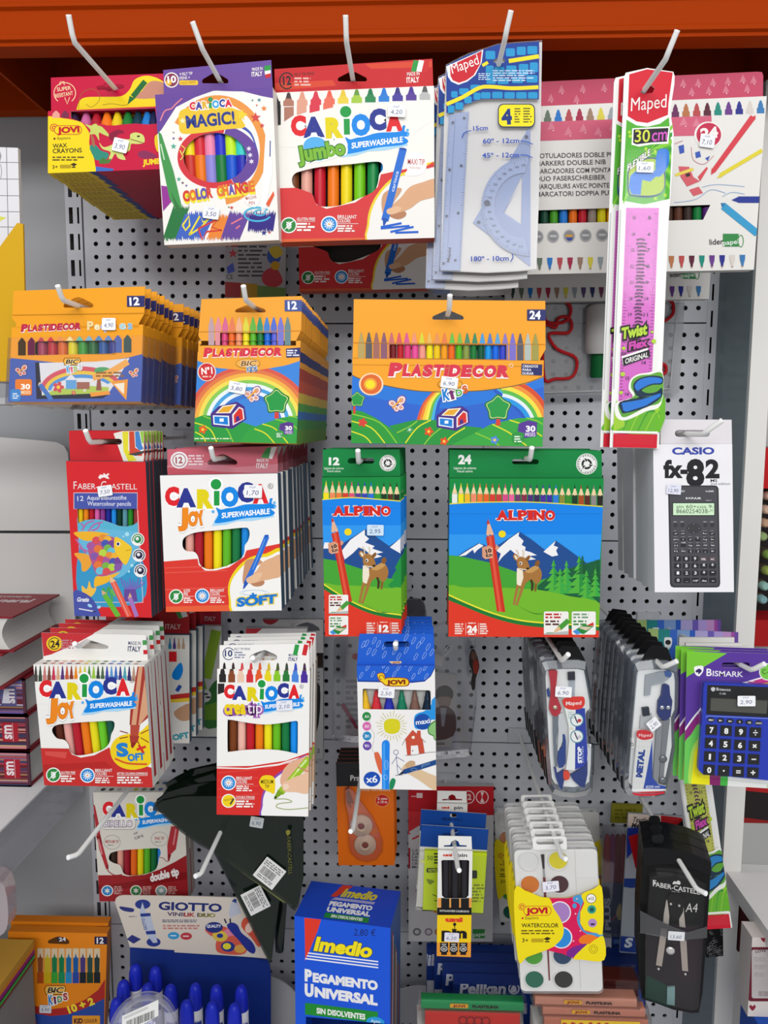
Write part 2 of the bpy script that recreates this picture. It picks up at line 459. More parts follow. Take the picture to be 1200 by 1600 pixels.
perforated('wall_back',-60,-42.9,[OF+k-.02 for k in range(-59,-43)])
g = G(); g.box((-1.0,.05, ZC-1.5),(1.2,.06, ZC+1.2), mat('3c3d42',.8)); struct('hole_backing', g)  # dark plate added behind the panels so their holes look dark
def upright(name, xa, xb, xs1, w1, xs2, w2):
    """slotted steel upright with two columns of slots on a 40 mm pitch"""
    z0, z1 = ZC-1.3, ZC+.55; g = G(); hs = []
    k = 0
    while z0+.02+k*.0398 < z1-.03:
        z = z0+.02+k*.0398
        for xs, w in ((xs1, w1),(xs2, w2)): hs.append((xs-w/2, xs+w/2, z, z+.0245))
        k += 1
    # split into cells so each row is a simple strip set
    xs = sorted({xa, xb, xs1-w1/2, xs1+w1/2, xs2-w2/2, xs2+w2/2}); zz = sorted({z0, z1}|{h[2] for h in hs}|{h[3] for h in hs})
    for i in range(len(xs)-1):
        for j in range(len(zz)-1):
            cx, cz = (xs[i]+xs[i+1])/2,(zz[j]+zz[j+1])/2
            if any(h[0] < cx < h[1] and h[2] < cz < h[3] for h in hs): continue
            g.face([(xs[i],-.001, zz[j]),(xs[i+1],-.001, zz[j]),(xs[i+1],-.001, zz[j+1]),(xs[i],-.001, zz[j+1])], STEEL)
    for x in (xa, xb): g.face([(x, -.001, z0),(x, .04, z0),(x, .04, z1),(x, -.001, z1)], STEEL)
    g.box((xa+.001,.02, z0),(xb-.001,.022, z1), mat('15161a',.8))
    o = g.build(name); o['kind'] = 'structure'; return o
upright('trim_1',-.542,-.5165,-.5335,.006,-.522,.003)
upright('trim_2',.4515,.4935,.459,.003,.471,.0062)
# plain panels of the neighbouring bay on the left
for i, (a, b) in enumerate(((7.95,25),(-9.05,7.95),(-25.95,-9.05),(-42.9,-25.95),(-60,-42.9))):
    g = G(); g.box((-1.0,0, ZC+a*PIT_H+.0012),(-.5425,.015, ZC+b*PIT_H-.0012), mat('aeb0b4',.45)); struct('wall_left', g)
# white end panel on the right with its side towards the display
xr_ = on(1181,425,1.0985).x
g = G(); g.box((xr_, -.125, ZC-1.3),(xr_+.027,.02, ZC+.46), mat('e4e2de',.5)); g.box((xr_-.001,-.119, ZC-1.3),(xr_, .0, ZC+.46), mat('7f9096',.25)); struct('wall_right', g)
g = G(); g.box((.525,.03, ZC-1.5),(1.2,.04, ZC+1.2), mat('b9b6b4',.6)); struct('wall_far', g)
# orange rack: front beam with rolled ribs, back beam, side plates, deck
OR = mat('a23600',.55,0,.04)
def beam(name, label, y0, y1, zb, zt, x0, x1, rib=True):
    g = G(); zs = [(0,0),(.0,.004),(-.004,.006),(-.004,.011),(0,.014),(0,.040),(-.004,.043),(-.004,.047),(0,.050),(0, zt-zb)] if rib else [(0,0),(0, zt-zb)]
    for i in range(len(zs)-1):
        (a, h0),(b, h1) = zs[i], zs[i+1]
        g.face([(x0, y0+a, zb+h0),(x1, y0+a, zb+h0),(x1, y0+b, zb+h1),(x0, y0+b, zb+h1)], OR)
    g.face([(x0, y1, zb),(x1, y1, zb),(x1, y0, zb),(x0, y0, zb)], OR)
    g.face([(x1, y1, zb),(x0, y1, zb),(x0, y1, zt),(x1, y1, zt)], OR)
    g.face([(x0, y0, zt),(x1, y0, zt),(x1, y1, zt),(x0, y1, zt)], OR)
    o = g.build(name); o['kind'] = 'structure'; return o
zb = on(600,64,.97).z
beam('beam_front','',-DIST+.97,-DIST+1.0, zb, zb+.13,-.95,1.1)
zk = on(40,172,1.19).z
beam('beam_back','',-DIST+1.19,-DIST+1.215, zk, zk+.13,-.95,1.1, False)
g = G()
a = on(2,112,.99); b = on(75,198,1.19)
for (x, s) in ((-.535,0),(.478,0)):
    g = G(); g.box((x-.002,-DIST+1.0, zb-.004),(x+.002,-DIST+1.19, zb+.12), OR); struct('beam_side', g)
g = G(); g.box((-.95,-DIST+1.0, zb+.10),(1.1,-DIST+1.19, zb+.118), mat('7a5636',.7)); struct('ceiling_deck', g)

# ================================================================== shared print
RED, NAVY, YEL, BLU, GRN, ORA = 'e0242c','2b3690','e4d212','1088e4','1f9a44','f08a1e'
def carioca_logo(P, reg=True):
    L = [('C',52,142,372,110, RED),('A',122,246,382,110, NAVY),('R',252,356,390,112, YEL),('O',402,512,378,116, BLU),('C',506,604,350,116, NAVY),('A',600,698,358,112, RED)]
    for o in (1,0):
        for ch, a, b, y, h, c in L:
            if o: P.text(ch, a, y, b, y-2, h, 'fdfdfd',.16, res=3)
            else: P.text(ch, a, y, b, y-2, h, c, .075, res=3)
        P.el(370,247,33+13*o, 33+13*o, 'fdfdfd' if o else GRN); P.rect(357-12*o, 288-12*o, 392+12*o, 380+12*o, 'fdfdfd' if o else GRN)
    if reg: P.arc(711,258,17,17,3,0,360,'4a4a4a',16); P.text('R',704,267,718,267,17,'4a4a4a')
def super_splash(P, txt='SUPERWASHABLE'):
    P.poly([(378,440),(720,420),(735,450),(600,475),(500,478),(430,500),(345,508),(362,470)],'a9d8f6')
    P.blob([(370,392),(400,405),(440,396),(480,392),(560,372),(690,368),(706,338),(724,335),(718,365),(745,378),(738,398),(712,400),(738,425),(700,448),(560,458),(440,482),(362,488),(384,440)], BLU, 4)
    for x, y, r in ((735,362,9),(738,388,8),(352,418,10)): P.el(x, y, r, r, '5db4ee', n=12)
    if txt: P.text(txt, 406,458,706,430,33,'ffffff',.03,.1)
def joy_word(P):
    for bb, c in ((.22,'5a4636'),(.2,'fbfbfb'),(.075,'b8601c'),(.05, ORA)):
        P.text('J',132,500,196,498,106, c, bb, .05); P.text('O',196,505,258,500,88, c, bb, .05); P.text('Y',250,505,308,490,88, c, bb, .05)
def gluten(P, cx, cy, r):
    P.el(cx, cy, r, r, 'f8f8f8'); P.el(cx, cy, r*.86, r*.86,'2d8a3e')
    for k in (-1,0,1):
        for sx in (-1,1): P.el(cx+sx*r*.18, cy+k*r*.28, r*.2, r*.1,'f8f8f8', sx*-45,10)
    P.line([(cx, cy-r*.5),(cx, cy+r*.6)], r*.08,'f8f8f8'); P.line([(cx-r*.6, cy+r*.6),(cx+r*.6, cy-r*.6)], r*.09,'f8f8f8')
def brilliant(P, cx, cy, r, c='2a8ad6', c2='f8f8f8'):
    P.el(cx, cy, r, r, 'f8f8f8'); P.el(cx, cy, r*.86, r*.86, c)
    for a in range(0,180,30): P.line([(cx+r*.62*math.cos(math.radians(a)), cy+r*.62*math.sin(math.radians(a))),(cx-r*.62*math.cos(math.radians(a)), cy-r*.62*math.sin(math.radians(a)))], r*.1, c2)
    P.star(cx, cy, r*.42, c2); P.star(cx, cy, r*.2,'f0a04a')
def claims(P, x0, y0, x1, y1, head, seed=2, c='f8f4f0'):
    """badge caption: bold heading lines, rule, fine print"""
    n = len(head); hh = (y1-y0)*.2
    for i, t in enumerate(head): P.text(t, x0, y0+hh*(i+1)*1.12, x0+(x1-x0)*min(1,.1*len(t)+.02), y0+hh*(i+1)*1.12, hh, c, .01, res=2)
    yl = y0+hh*n*1.12+hh*.35; P.line([(x0, yl),(x1, yl)], hh*.12, c)
    P.micro(x0, yl+hh*.3, x1, y1,3, c, seed, .6)
def italy(P, x0, y0, x1, y1):
    """waving Italian flag in the box"""
    w = (x1-x0)/3
    for i, c in enumerate(('2f9a48','f4f2ee','cf2a30')): P.poly([(x0+w*i, y0),(x0+w*(i+1), y0+(y1-y0)*.06),(x0+w*(i+1)-w*.5, y1),(x0+w*i-w*.5, y1-(y1-y0)*.06)], c)
def made_in(P, x0, y, x1, h, c, dy=0):
    P.text('MADE IN', x0+(x1-x0)*.04, y-h*1.25, x1, y-h*1.25+dy, h*.7, c, .01, res=2); P.text('ITALY', x0, y, x1, y+dy, h, c, .03, res=2)
def draw_hand(P, pen='2b6fd2', skin='dfae88'):
    """right hand writing, in the frame of the twelve-pen carton"""
    P.blob([(560,722),(545,765),(536,840),(545,870),(580,840),(610,770),(660,735),(620,712)],'c99470')
    P.blob([(560,835),(600,880),(640,885),(668,872),(670,850),(620,835)],'b98260')
    P.blob([(780,690),(720,705),(660,735),(620,790),(566,832),(566,858),(600,866),(660,850),(720,838),(780,812)], skin)
    P.line([(688,572),(640,690),(562,858)],32, pen); P.poly([(548,850),(576,862),(546,900),(538,902)],'1d58b8'); P.rect(675,562,699,576,'1d58b8',4)
    P.line([(676,590),(600,780)],5,'6fa4ea')
    P.blob([(566,832),(560,850),(575,866),(610,860),(640,845),(660,800),(620,805)],'e8bd98')
def tip_row(P, cols, x0, x1, yt, yb, dy=0.0, tipc=None, w=.78, shoulder=.45, body=None):
    """printed marker tips standing in a row"""
    n = len(cols); p = (x1-x0)/n
    for i, c in enumerate(cols):
        cx = x0+p*(i+.5); o = dy*(i+.5)/n; hw = p*w/2; H = yb-yt; b = body[i] if body else c
        P.poly([(cx-hw, yb+o),(cx-hw, yt+H*.62+o),(cx-hw*.72, yt+H*.58+o),(cx-hw*.62, yt+H*shoulder+o),(cx+hw*.62, yt+H*shoulder+o),(cx+hw*.72, yt+H*.58+o),(cx+hw, yt+H*.62+o),(cx+hw, yb+o)], b)
        P.poly([(cx-hw*.55, yt+H*shoulder+o),(cx-hw*.3, yt+H*.08+o),(cx, yt+o),(cx+hw*.3, yt+H*.08+o),(cx+hw*.55, yt+H*shoulder+o)],(tipc[i] if tipc else c))
def crayon_row(P, cols, x0, x1, yt, ym, yb, dy=0.0, w=.8):
    n = len(cols); p = (x1-x0)/n
    for i, c in enumerate(cols):
        cx = x0+p*(i+.5); o = dy*(i+.5)/n; hw = p*w/2
        P.poly([(cx-hw, yb+o),(cx-hw, ym+o),(cx-hw*.25, yt+o+4),(cx, yt+o),(cx+hw*.25, yt+o+4),(cx+hw, ym+o),(cx+hw, yb+o)], c)
def pencil_row(P, cols, x0, x1, yt, ym, yb, dy=0.0, w=.84):
    n = len(cols); p = (x1-x0)/n
    for i, c in enumerate(cols):
        cx = x0+p*(i+.5); o = dy*(i+.5)/n; hw = p*w/2
        P.poly([(cx-hw, yb+o),(cx-hw, ym+o),(cx+hw, ym+o),(cx+hw, yb+o)], c)
        P.poly([(cx-hw, ym+o),(cx-hw*.3, yt+(ym-yt)*.4+o),(cx+hw*.3, yt+(ym-yt)*.4+o),(cx+hw, ym+o),(cx+hw*.5, ym-4+o),(cx, ym+3+o),(cx-hw*.5, ym-4+o)],'ecd2a4')
        P.poly([(cx-hw*.3, yt+(ym-yt)*.4+o),(cx, yt+o),(cx+hw*.3, yt+(ym-yt)*.4+o)], c)
def tree_art(P, cx, cy, r, trunk=True):
    if trunk: P.poly([(cx-r*.2, cy+r*1.5),(cx-r*.12, cy+r*.6),(cx+r*.16, cy+r*.6),(cx+r*.22, cy+r*1.5)],'d8433a')
    pts = [(cx+r*(1 if k % 2 == 0 else .76)*math.cos(math.radians(36*k-90)), cy+r*(1 if k % 2 == 0 else .76)*math.sin(math.radians(36*k-90))) for k in range(10)]
    P.blob([(cx+(x-cx)*1.22, cy+(y-cy)*1.22) for x, y in pts],'1c7a38',3); P.blob([(cx+(x-cx)*1.07, cy+(y-cy)*1.07) for x, y in pts],'e4ea9a',3); P.blob(pts, '2a9a48',3)
def house_art(P):
    """in the frame of the 24-crayon carton"""
    P.poly([(532,730),(580,690),(680,672),(720,700),(726,770),(648,818),(534,798)],'4a2f86')
    P.poly([(545,738),(632,746),(632,802),(545,788)],'e8f0fa'); P.poly([(552,745),(625,752),(625,795),(552,782)],'1a7fd4'); P.rect(580,758,602,776,'f4f6fa')
    P.poly([(560,728),(600,690),(678,684),(640,732)],'f3ecd8'); P.poly([(572,724),(604,696),(664,690),(632,726)],'e8a82e')
    P.poly([(650,800),(650,740),(690,700),(712,712),(716,768)],'f0e8e8'); P.poly([(658,790),(658,745),(690,708),(706,716),(709,768)],'d8332e'); P.poly([(668,785),(670,755),(684,748),(692,772)],'4a2f86')
def butterfly(P, cx, cy, k, c1='f0e2da', c2='d89a8a', c3='7a4a9a'):
    for c, s in ((c3,1.0),(c1,.82),(c2,.5)):
        P.el(cx+k*.5, cy-k*.4, k*.62*s, k*.5*s, c, -50,16); P.el(cx-k*.5, cy-k*.05, k*.5*s, k*.4*s, c, 20,16); P.el(cx+k*.45, cy+k*.4, k*.42*s, k*.36*s, c, 30,14); P.el(cx-k*.05, cy+k*.55, k*.4*s, k*.34*s, c, 70,14)
    P.line([(cx-k*.5, cy+k*.5),(cx+k*.5, cy-k*.5)], k*.2,'e8a03a')
def flower(P, cx, cy, r, c, c2='f4d040'):
    for k in range(5): P.el(cx+r*.62*math.cos(1.256*k), cy+r*.62*math.sin(1.256*k), r*.45, r*.36, c, 72*k, 10)
    P.el(cx, cy, r*.34, r*.34, c2, n=10)
def hills(P, pts, c, stripes, cs=('e4e02a','8cc83a')):
    P.poly(pts, c)
    for i, (a, m, b) in enumerate(stripes): P.line([a, m, b],7, cs[i % len(cs)],4)
def bic_kids(P, x, y, k, kc=('1f7fd0','7a2a5a','2a9a48','c83a3a'), pale=False):
    """oval BIC badge with the KIDS word under it; x,y = middle of the badge"""
    P.poly([(x-60*k, y-8*k),(x-48*k, y-26*k),(x+54*k, y-26*k),(x+62*k, y-6*k),(x+50*k, y+26*k),(x-52*k, y+26*k)],'5a3a14',0); P.poly([(x-56*k, y-6*k),(x-46*k, y-22*k),(x+52*k, y-22*k),(x+58*k, y-5*k),(x+47*k, y+22*k),(x-49*k, y+22*k)],'f2b03a')
    P.text('BIC', x-42*k, y+15*k, x+44*k, y+15*k, 30*k, '3a2a1a',.03,.25, out='f8e2b0', ow=.05)
    xx = x-34*k
    for i, ch in enumerate('KiDS'):
        w = (26,14,28,26)[i]*k; h = (52,40,34,40)[i]*k; yy = y+(80,76,68,56)[i]*k
        P.text(ch, xx, yy, xx+w, yy-2*k, h, kc[i],.05,0, out='fdfdfd', ow=.07); xx += w+4*k
def pdecor(P, x0, y0, x1, y1, h, c='d9344a'):
    """the PLASTiDECOR word in fat outlined letters along (x0,y0)->(x1,y1)"""
    W = [('P',74),('L',44),('A',62),('S',56),('T',58),('i',26),('D',66),('E',58),('C',62),('O',70),('R',72)]; tot = sum(w for _, w in W); s = 0
    pl = []
    for i, (ch, w) in enumerate(W):
        a, b = s/tot, (s+w*.94)/tot; s += w; hh = h*(1.0 if i else 1.12)
        pl.append((ch, x0+(x1-x0)*a, y0+(y1-y0)*a, x0+(x1-x0)*b, y0+(y1-y0)*b, hh))
    for bb, cc in ((.17,'fdf6f0'),(.075, c)):
        for ch, a, b, cx, d, hh in pl: P.text(ch, a, b, cx, d, hh, cc, bb, .16)

# ================================================================== top row
# --- magenta and yellow wax-crayon cartons
zA = Zm(60,100,.25)
def NTH(s): return lambda i: s % ORD[min(i, len(ORD)-1)]
it = It('crayon_carton','magenta and yellow wax crayon carton with dinosaurs, foremost on the top left hook','carton',[(66,292),(846,262),(850,650),(53,687)],.95, zA, 'wax crayon cartons on the top left hook')
win = [(202,296),(728,276),(742,372),(690,378),(600,372),(520,378),(480,384),(430,384),(380,372),(300,378),(262,360),(205,340)]
g, P = carton(it, .0165,'c8123f','c8123f',[win], inner='8f8a86', bottom='b01038', left='e6c818')
P.blob([(40,338),(160,340),(262,362),(300,400),(320,440),(318,500),(340,560),(356,640),(352,690),(40,700),(40,500)],'f2d61c',4)
crayon_row(P, ['e8a090','7a2a4a'],82,196,290,312,337)
P.blob([(726,470),(745,440),(850,440),(850,560),(760,555),(735,530)],'f2d61c')
for c, pts in (('c8d06a',[(290,375),(330,385),(355,370),(372,385),(400,395),(450,455),(405,440),(378,430),(380,480),(355,440),(320,440),(325,410)]),('8a1438',[(440,440),(500,410),(540,430),(500,440),(480,475),(455,480)]),('2f8a78',[(320,520),(350,500),(390,540),(440,560),(420,600),(360,600),(340,570)]),('a86a4a',[(330,440),(350,470),(352,520),(335,500)]),('8a2a58',[(620,560),(660,540),(720,560),(740,585),(650,590)])): P.blob(pts, c, 3)
P.blob([(380,490),(410,520),(470,500),(520,470),(570,470),(575,440),(610,428),(655,445),(662,490),(620,500),(580,500),(570,540),(530,560),(545,598),(500,590),(480,560),(455,600),(440,590),(450,550),(400,530)],'d2d878',4)
P.el(625,452,9,6,'2a2a2a'); P.line([(575,470),(660,495)],5,'7a4a2a')
P.blob([(380,620),(400,585),(430,600),(455,590),(440,620)],'4a7a3a'); P.poly([(358,640),(470,655),(460,690),(360,690)],'3a6ac0')
P.text('JUMBO',652,632,800,618,34,'f2d61c',.05,.1)
P.el(98,398,26,24,'c8202c'); P.el(98,398,21,19,'f2d61c'); P.arc(98,398,14,12,6,60,380,'c8202c'); P.rect(98,384,272,442,'c8202c',28); P.rect(102,388,268,438,'f2d61c',25)
P.text('JOVI',118,432,258,426,38,'c01a26',.06)
P.el(101,467,7,7,'7a1a2a', n=10); P.text('Explora',120,473,200,469,16,'3a2a1a',0)
P.text('WAX',90,526,180,520,26,'1c1a18',.015); P.text('CRAYONS',90,558,272,552,28,'1c1a18',.015)
P.micro(88,575,300,608,2,'6a5a1a',4); P.text('3+',88,655,122,653,22,'1c1a18',.01); P.rect(135,630,205,652,'b89a18',3); P.poly([(200,628),(222,618),(242,628),(222,640)],'3a2a1a'); P.line([(210,645),(232,645)],8,'3a2a1a')
g.face([(-it.w/2,0,-.0001),(-it.w*.18,0,-.0001),(-it.w*.13,.0165,-.0001),(-it.w/2,.0165,-.0001)][::-1],'d8be1a'); g.face([(-it.w*.18,0,-.00012),(-it.w*.12,0,-.00012),(-it.w*.07,.0165,-.00012),(-it.w*.13,.0165,-.00012)][::-1],'2f3f8a')
for k in range(3):
    for a in range(6): g.face([(-it.w*.46+a*it.w*.045,.004+.004*k, -.00014),(-it.w*.425+a*it.w*.045,.004+.004*k, -.00014),(-it.w*.425+a*it.w*.045,.0052+.004*k, -.00014),(-it.w*.46+a*it.w*.045,.0052+.004*k, -.00014)][::-1],'6a4a12')
carton_o = done(it, g, 'carton')
g, P = tab(it, [(78,85),(826,58),(832,320),(80,350)],.016,'c8123f',[[(365,152),(366,140),(375,138),(405,135),(412,122),(440,118),(470,122),(478,130),(520,128),(538,136),(532,152),(500,158),(470,165),(440,172),(410,160),(375,162)]])
P.blob([(235,300),(255,235),(300,208),(430,205),(520,200),(570,160),(600,100),(660,74),(720,80),(780,110),(850,180),(850,320),(235,320)],'f2d61c',4)
P.blob([(590,190),(640,175),(660,150),(700,110),(760,110),(850,150),(850,220),(720,215),(660,218),(600,212)],'c88a74')
P.line([(668,108),(590,205)],34,'1f6a34'); P.poly([(570,200),(606,214),(556,256)],'1f6a34')
P.arc(165,182,70,68,5,130,410,'f2d8a8'); P.text('SUPER',118,172,205,160,24,'f2e0b0',.01); P.text('RESISTANT',108,212,218,192,24,'f2e0b0',.01); P.line([(165,210),(180,250),(195,208)],5,'f2d8a8'); P.line([(135,135),(135,112),(160,110),(162,132)],5,'f2d8a8')
P.line([(250,280),(265,190),(330,155),(375,180),(380,230),(330,270),(300,250)],3,'8a6a1a',3); P.line([(400,256),(460,248),(520,258),(556,254)],3,'8a6a1a',3)
done(it, g, 'hang_tab')
for X, c in ((230,'3a2240'),(302,'c8649a'),(368,'b01c30'),(432,'f0761a'),(497,'e8c81e'),(562,'1f7a34'),(625,'16384a'),(683,'2378c8'),(725,'1c2450')):
    gg = G(); x, z0 = it.loc(X, 376,.009); _, z1 = it.loc(X, 300,.009); r = .0072
    H_ = z1-z0+.01; gg.lathe([(r, 0),(r, H_*.42),(r*.9, H_*.5),(r*.45, H_*.95),(r*.2, H_)], mat(c, .5),14,(x, .0088, z0-.01)); done(it, gg, 'wax_crayon')
price(it, 512,508,96,84,'3,90',-.0025,14)
# undersides show the type lines of every carton
copies(it, 10,.0185, NTH('magenta and yellow wax crayon carton, %s from the front on the top left hook'), jit=.0012)
hook(176,134,.95+.0165,.105,'white display hook holding the magenta wax crayon cartons')

# --- purple and white ten-pen carton with round window
zB = Zm(230,85,.25)
it = It('marker_carton','white and purple felt pen carton with a round window','carton',[(48,258),(782,198),(825,1170),(108,1182)],.93, zB)
win = [(424+198*math.cos(math.radians(a)),645+156*math.sin(math.radians(a))) for a in range(0,360,12)]
g, P = carton(it, .02,'f6f3ee','ece8e2',[win])
P.poly([(40,250),(420,225),(300,268),(180,330),(90,470),(62,500)],'6a4a9c'); P.poly([(420,226),(800,195),(790,275),(720,262),(600,232),(500,230)],'6a4a9c')
P.arc(440,600,310,345,46,-150,80,'ee9a4a',40); P.arc(440,600,318,352,6,-180,80,'f6f3ee',40)
P.arc(425,645,236,192,40,60,285,'d83a44',34); P.arc(425,645,272,205,74,-75,62,'6a4a9c',30); P.line([(590,450),(650,500),(690,605)],22,'4a5ab4',5, w1=4)
P.blob([(210,350),(330,330),(480,325),(560,345),(625,375),(590,400),(610,455),(500,468),(340,490),(220,495),(198,440)],'efc83a',4)
for x, y, w, ch, c in ((266,345,40,'C','e0304a'),(302,345,46,'A','4a4aa0'),(346,340,36,'R','e8b83a'),(408,334,44,'O','3aa8e4'),(452,328,38,'C','3a4aa4'),(486,328,46,'A','e0304a')): P.text(ch, x, y, x+w, y-4,46, c, .06,0, out='fdfdfd', ow=.08)
P.el(395,282,15,15,'2fa060'); P.rect(386,302,404,336,'2fa060')
P.text('MAGIC!',246,460,550,430,78,'31408e',.035); P.star(590,378,38,'f4d63a',-80); P.star(222,415,22,'f8eebc')
cc_ = [('C',226,268),('O',266,312),('L',310,340),('O',336,380),('R',376,412),('C',438,478),('H',476,512),('A',512,550),('N',550,590),('G',588,634),('E',638,676)]
for bb, yy in ((.34,'f4e23a'),(.06,'')):
    for i, (ch, a, b) in enumerate(cc_): Y = 918-(a-226)*.148; P.text(ch, a, Y, b, Y-5,66, yy or ('d8443a','6a5ab0','e87a3a')[(i*2+i//3) % 3], bb)
P.line([(82,415),(110,355),(150,340),(180,310),(220,275)],8,'e888a0',4)
for x, y, r, c in ((165,575,20,'58b09a'),(208,528,18,'d84a4a'),(165,525,10,'6a4a9c'),(165,488,9,'b0a890'),(198,780,16,'58b09a'),(222,803,10,'5a3a4a'),(245,820,9,'6a4a9c'),(730,338,20,'ee8a3a'),(678,395,34,'d84a4a'),(718,445,17,'d84a4a'),(700,285,14,'58909a'),(658,287,8,'4a8a5a'),(685,318,8,'d84a4a'),(528,958,14,'d84a4a'),(510,955,8,'8a8a4a'),(730,1115,20,'31408e'),(765,1112,12,'e0604a'),(128,1160,8,'2a8a6a'),(545,428,14,'31408e')): P.star(x, y, r, c)
for a in ((205,600,225,640,208,660),(215,570,240,590,222,620)): P.line([(a[0], a[1]),(a[2], a[3]),(a[4], a[5])],7,'f2d86a')
for k in range(3): P.star(636+k*8,590+40*k, 18,'e8e2f4', n=6)
# scribbled colour field along the bottom
def ragged(P, x0, x1, y0, y1, c, seed, sl=.35):
    R = random.Random(seed); n = 14; top = []; bot = []
    for i in range(n+1):
        t = i/n; x = x0+(x1-x0)*t
        top += [(x, y0+R.uniform(-16,6)),(x+4, y0+R.uniform(8,30))]; bot += [(x-sl*(y1-y0), y1+R.uniform(-12,8)),(x+4-sl*(y1-y0), y1-R.uniform(10,34))]
    P.poly(top+bot[::-1], c)
P.poly([(88,820),(150,830),(170,900),(100,980)],'9a3a9a')
for x0, x1, y0, c, s in ((170,260,945,'2f7a44',1),(240,420,985,'4668c4',2),(430,530,1000,'ee8a3a',3),(520,640,985,'6a4a9c',4)): ragged(P, x0, x1, y0,1165, c, s)
ragged(P, 640,800,985,1115,'3a2f86',6,.1)
P.line([(222,1068),(262,1010),(266,1070),(240,1100),(222,1068)],12,'f2e23a'); P.line([(262,1130),(330,1010),(350,1050),(390,1020),(340,1080),(262,1130)],11,'f2e23a'); P.line([(320,1090),(440,1030),(405,1080),(468,1100),(372,1108),(345,1160),(320,1090)],11,'d83a3a')
P.line([(525,1060),(595,1022)],9,'e87a8a'); P.line([(555,1090),(580,1070)],9,'e87a8a')
P.arc(690,1000,88,48,11,20,320,'4ab8dc'); P.arc(705,990,40,22,9,0,360,'4ab8dc')
# printed pens left and right
P.poly([(70,480),(90,500),(165,730),(220,965),(190,980),(140,900),(85,640)],'4a9a54'); P.poly([(150,860),(205,960),(220,960),(220,985),(185,985)],'3a7a44')
P.line([(85,560),(108,660)],8,'c8e4c0')
P.poly([(740,500),(778,480),(782,750),(740,960),(720,995),(712,960)],'fbfbf8'); P.line([(770,540),(768,640)],8,'6a6a9a'); P.poly([(712,955),(742,960),(720,1000)],'e8e8e8')
P.blob([(612,905),(650,878),(690,885),(700,920),(675,955),(630,940)],'fdfdfb'); P.text('MAGINK',618,912,688,900,22,'b8503a',.01); P.text('PEN',638,942,674,938,22,'b8503a',.01)
P.poly([(742,935),(790,855),(795,880),(760,955)],'e8603a')
done(it, g, 'carton')
g, P = tab(it, [(100,98),(775,35),(784,215),(104,250)],.0195,'6d4d9e',[euro(425,148,168,66)])
P.el(152,160,46,48,'f4efe8'); P.el(152,160,39,41,'8a3a5a'); P.el(135,175,18,20,'e8b83a'); P.text('10',128,178,182,174,42,'ffffff',.03)
P.text('9 FELT TIP',204,134,284,126,18,'f4efe8',.01); P.text('PENS +',204,158,268,152,18,'f4efe8',.01); P.rect(200,162,318,192,'efc83a',10); P.text('1 MAGIC MARKER',206,188,304,180,16,'a8541a')
made_in(P, 654,138,722,28,'f4efe8',-6); P.poly([(732,72),(772,66),(772,98),(732,104)],'2f9a48'); P.poly([(734,104),(772,98),(772,118),(736,126)],'f4f2ee'); P.poly([(737,126),(772,118),(772,142),(740,148)],'cf2a30')
done(it, g, 'hang_tab')
low = ['c8342c','ef7a1c','9088d8','1a7a3c','1f5ad0','2a30b4']; up = ['f2de1e','d8303c','f08ab0','2a34c8','c8ee2a','3ad0c8']
for i in range(6):
    X = 272+64.5*i; r = .0078
    x, za = it.loc(X, 640,.002+r); _, zt = it.loc(X, 480,.002+r); _, zb_ = it.loc(X, 815,.002+r)
    gg = G(); gg.tube([(x, .002+r, zb_),(x, .002+r, za)], r, mat(low[i],.3),14); gg.tube([(x, .002+r, za),(x, .002+r, zt)], r*.95, mat(up[i],.3),14); done(it, gg, 'felt_pen')
price(it, 400,990,100,76,'3,50',-.0025,8)
hook(343,125,.93+.02,.075,'white display hook holding the purple and white felt pen carton', tx=-.006)

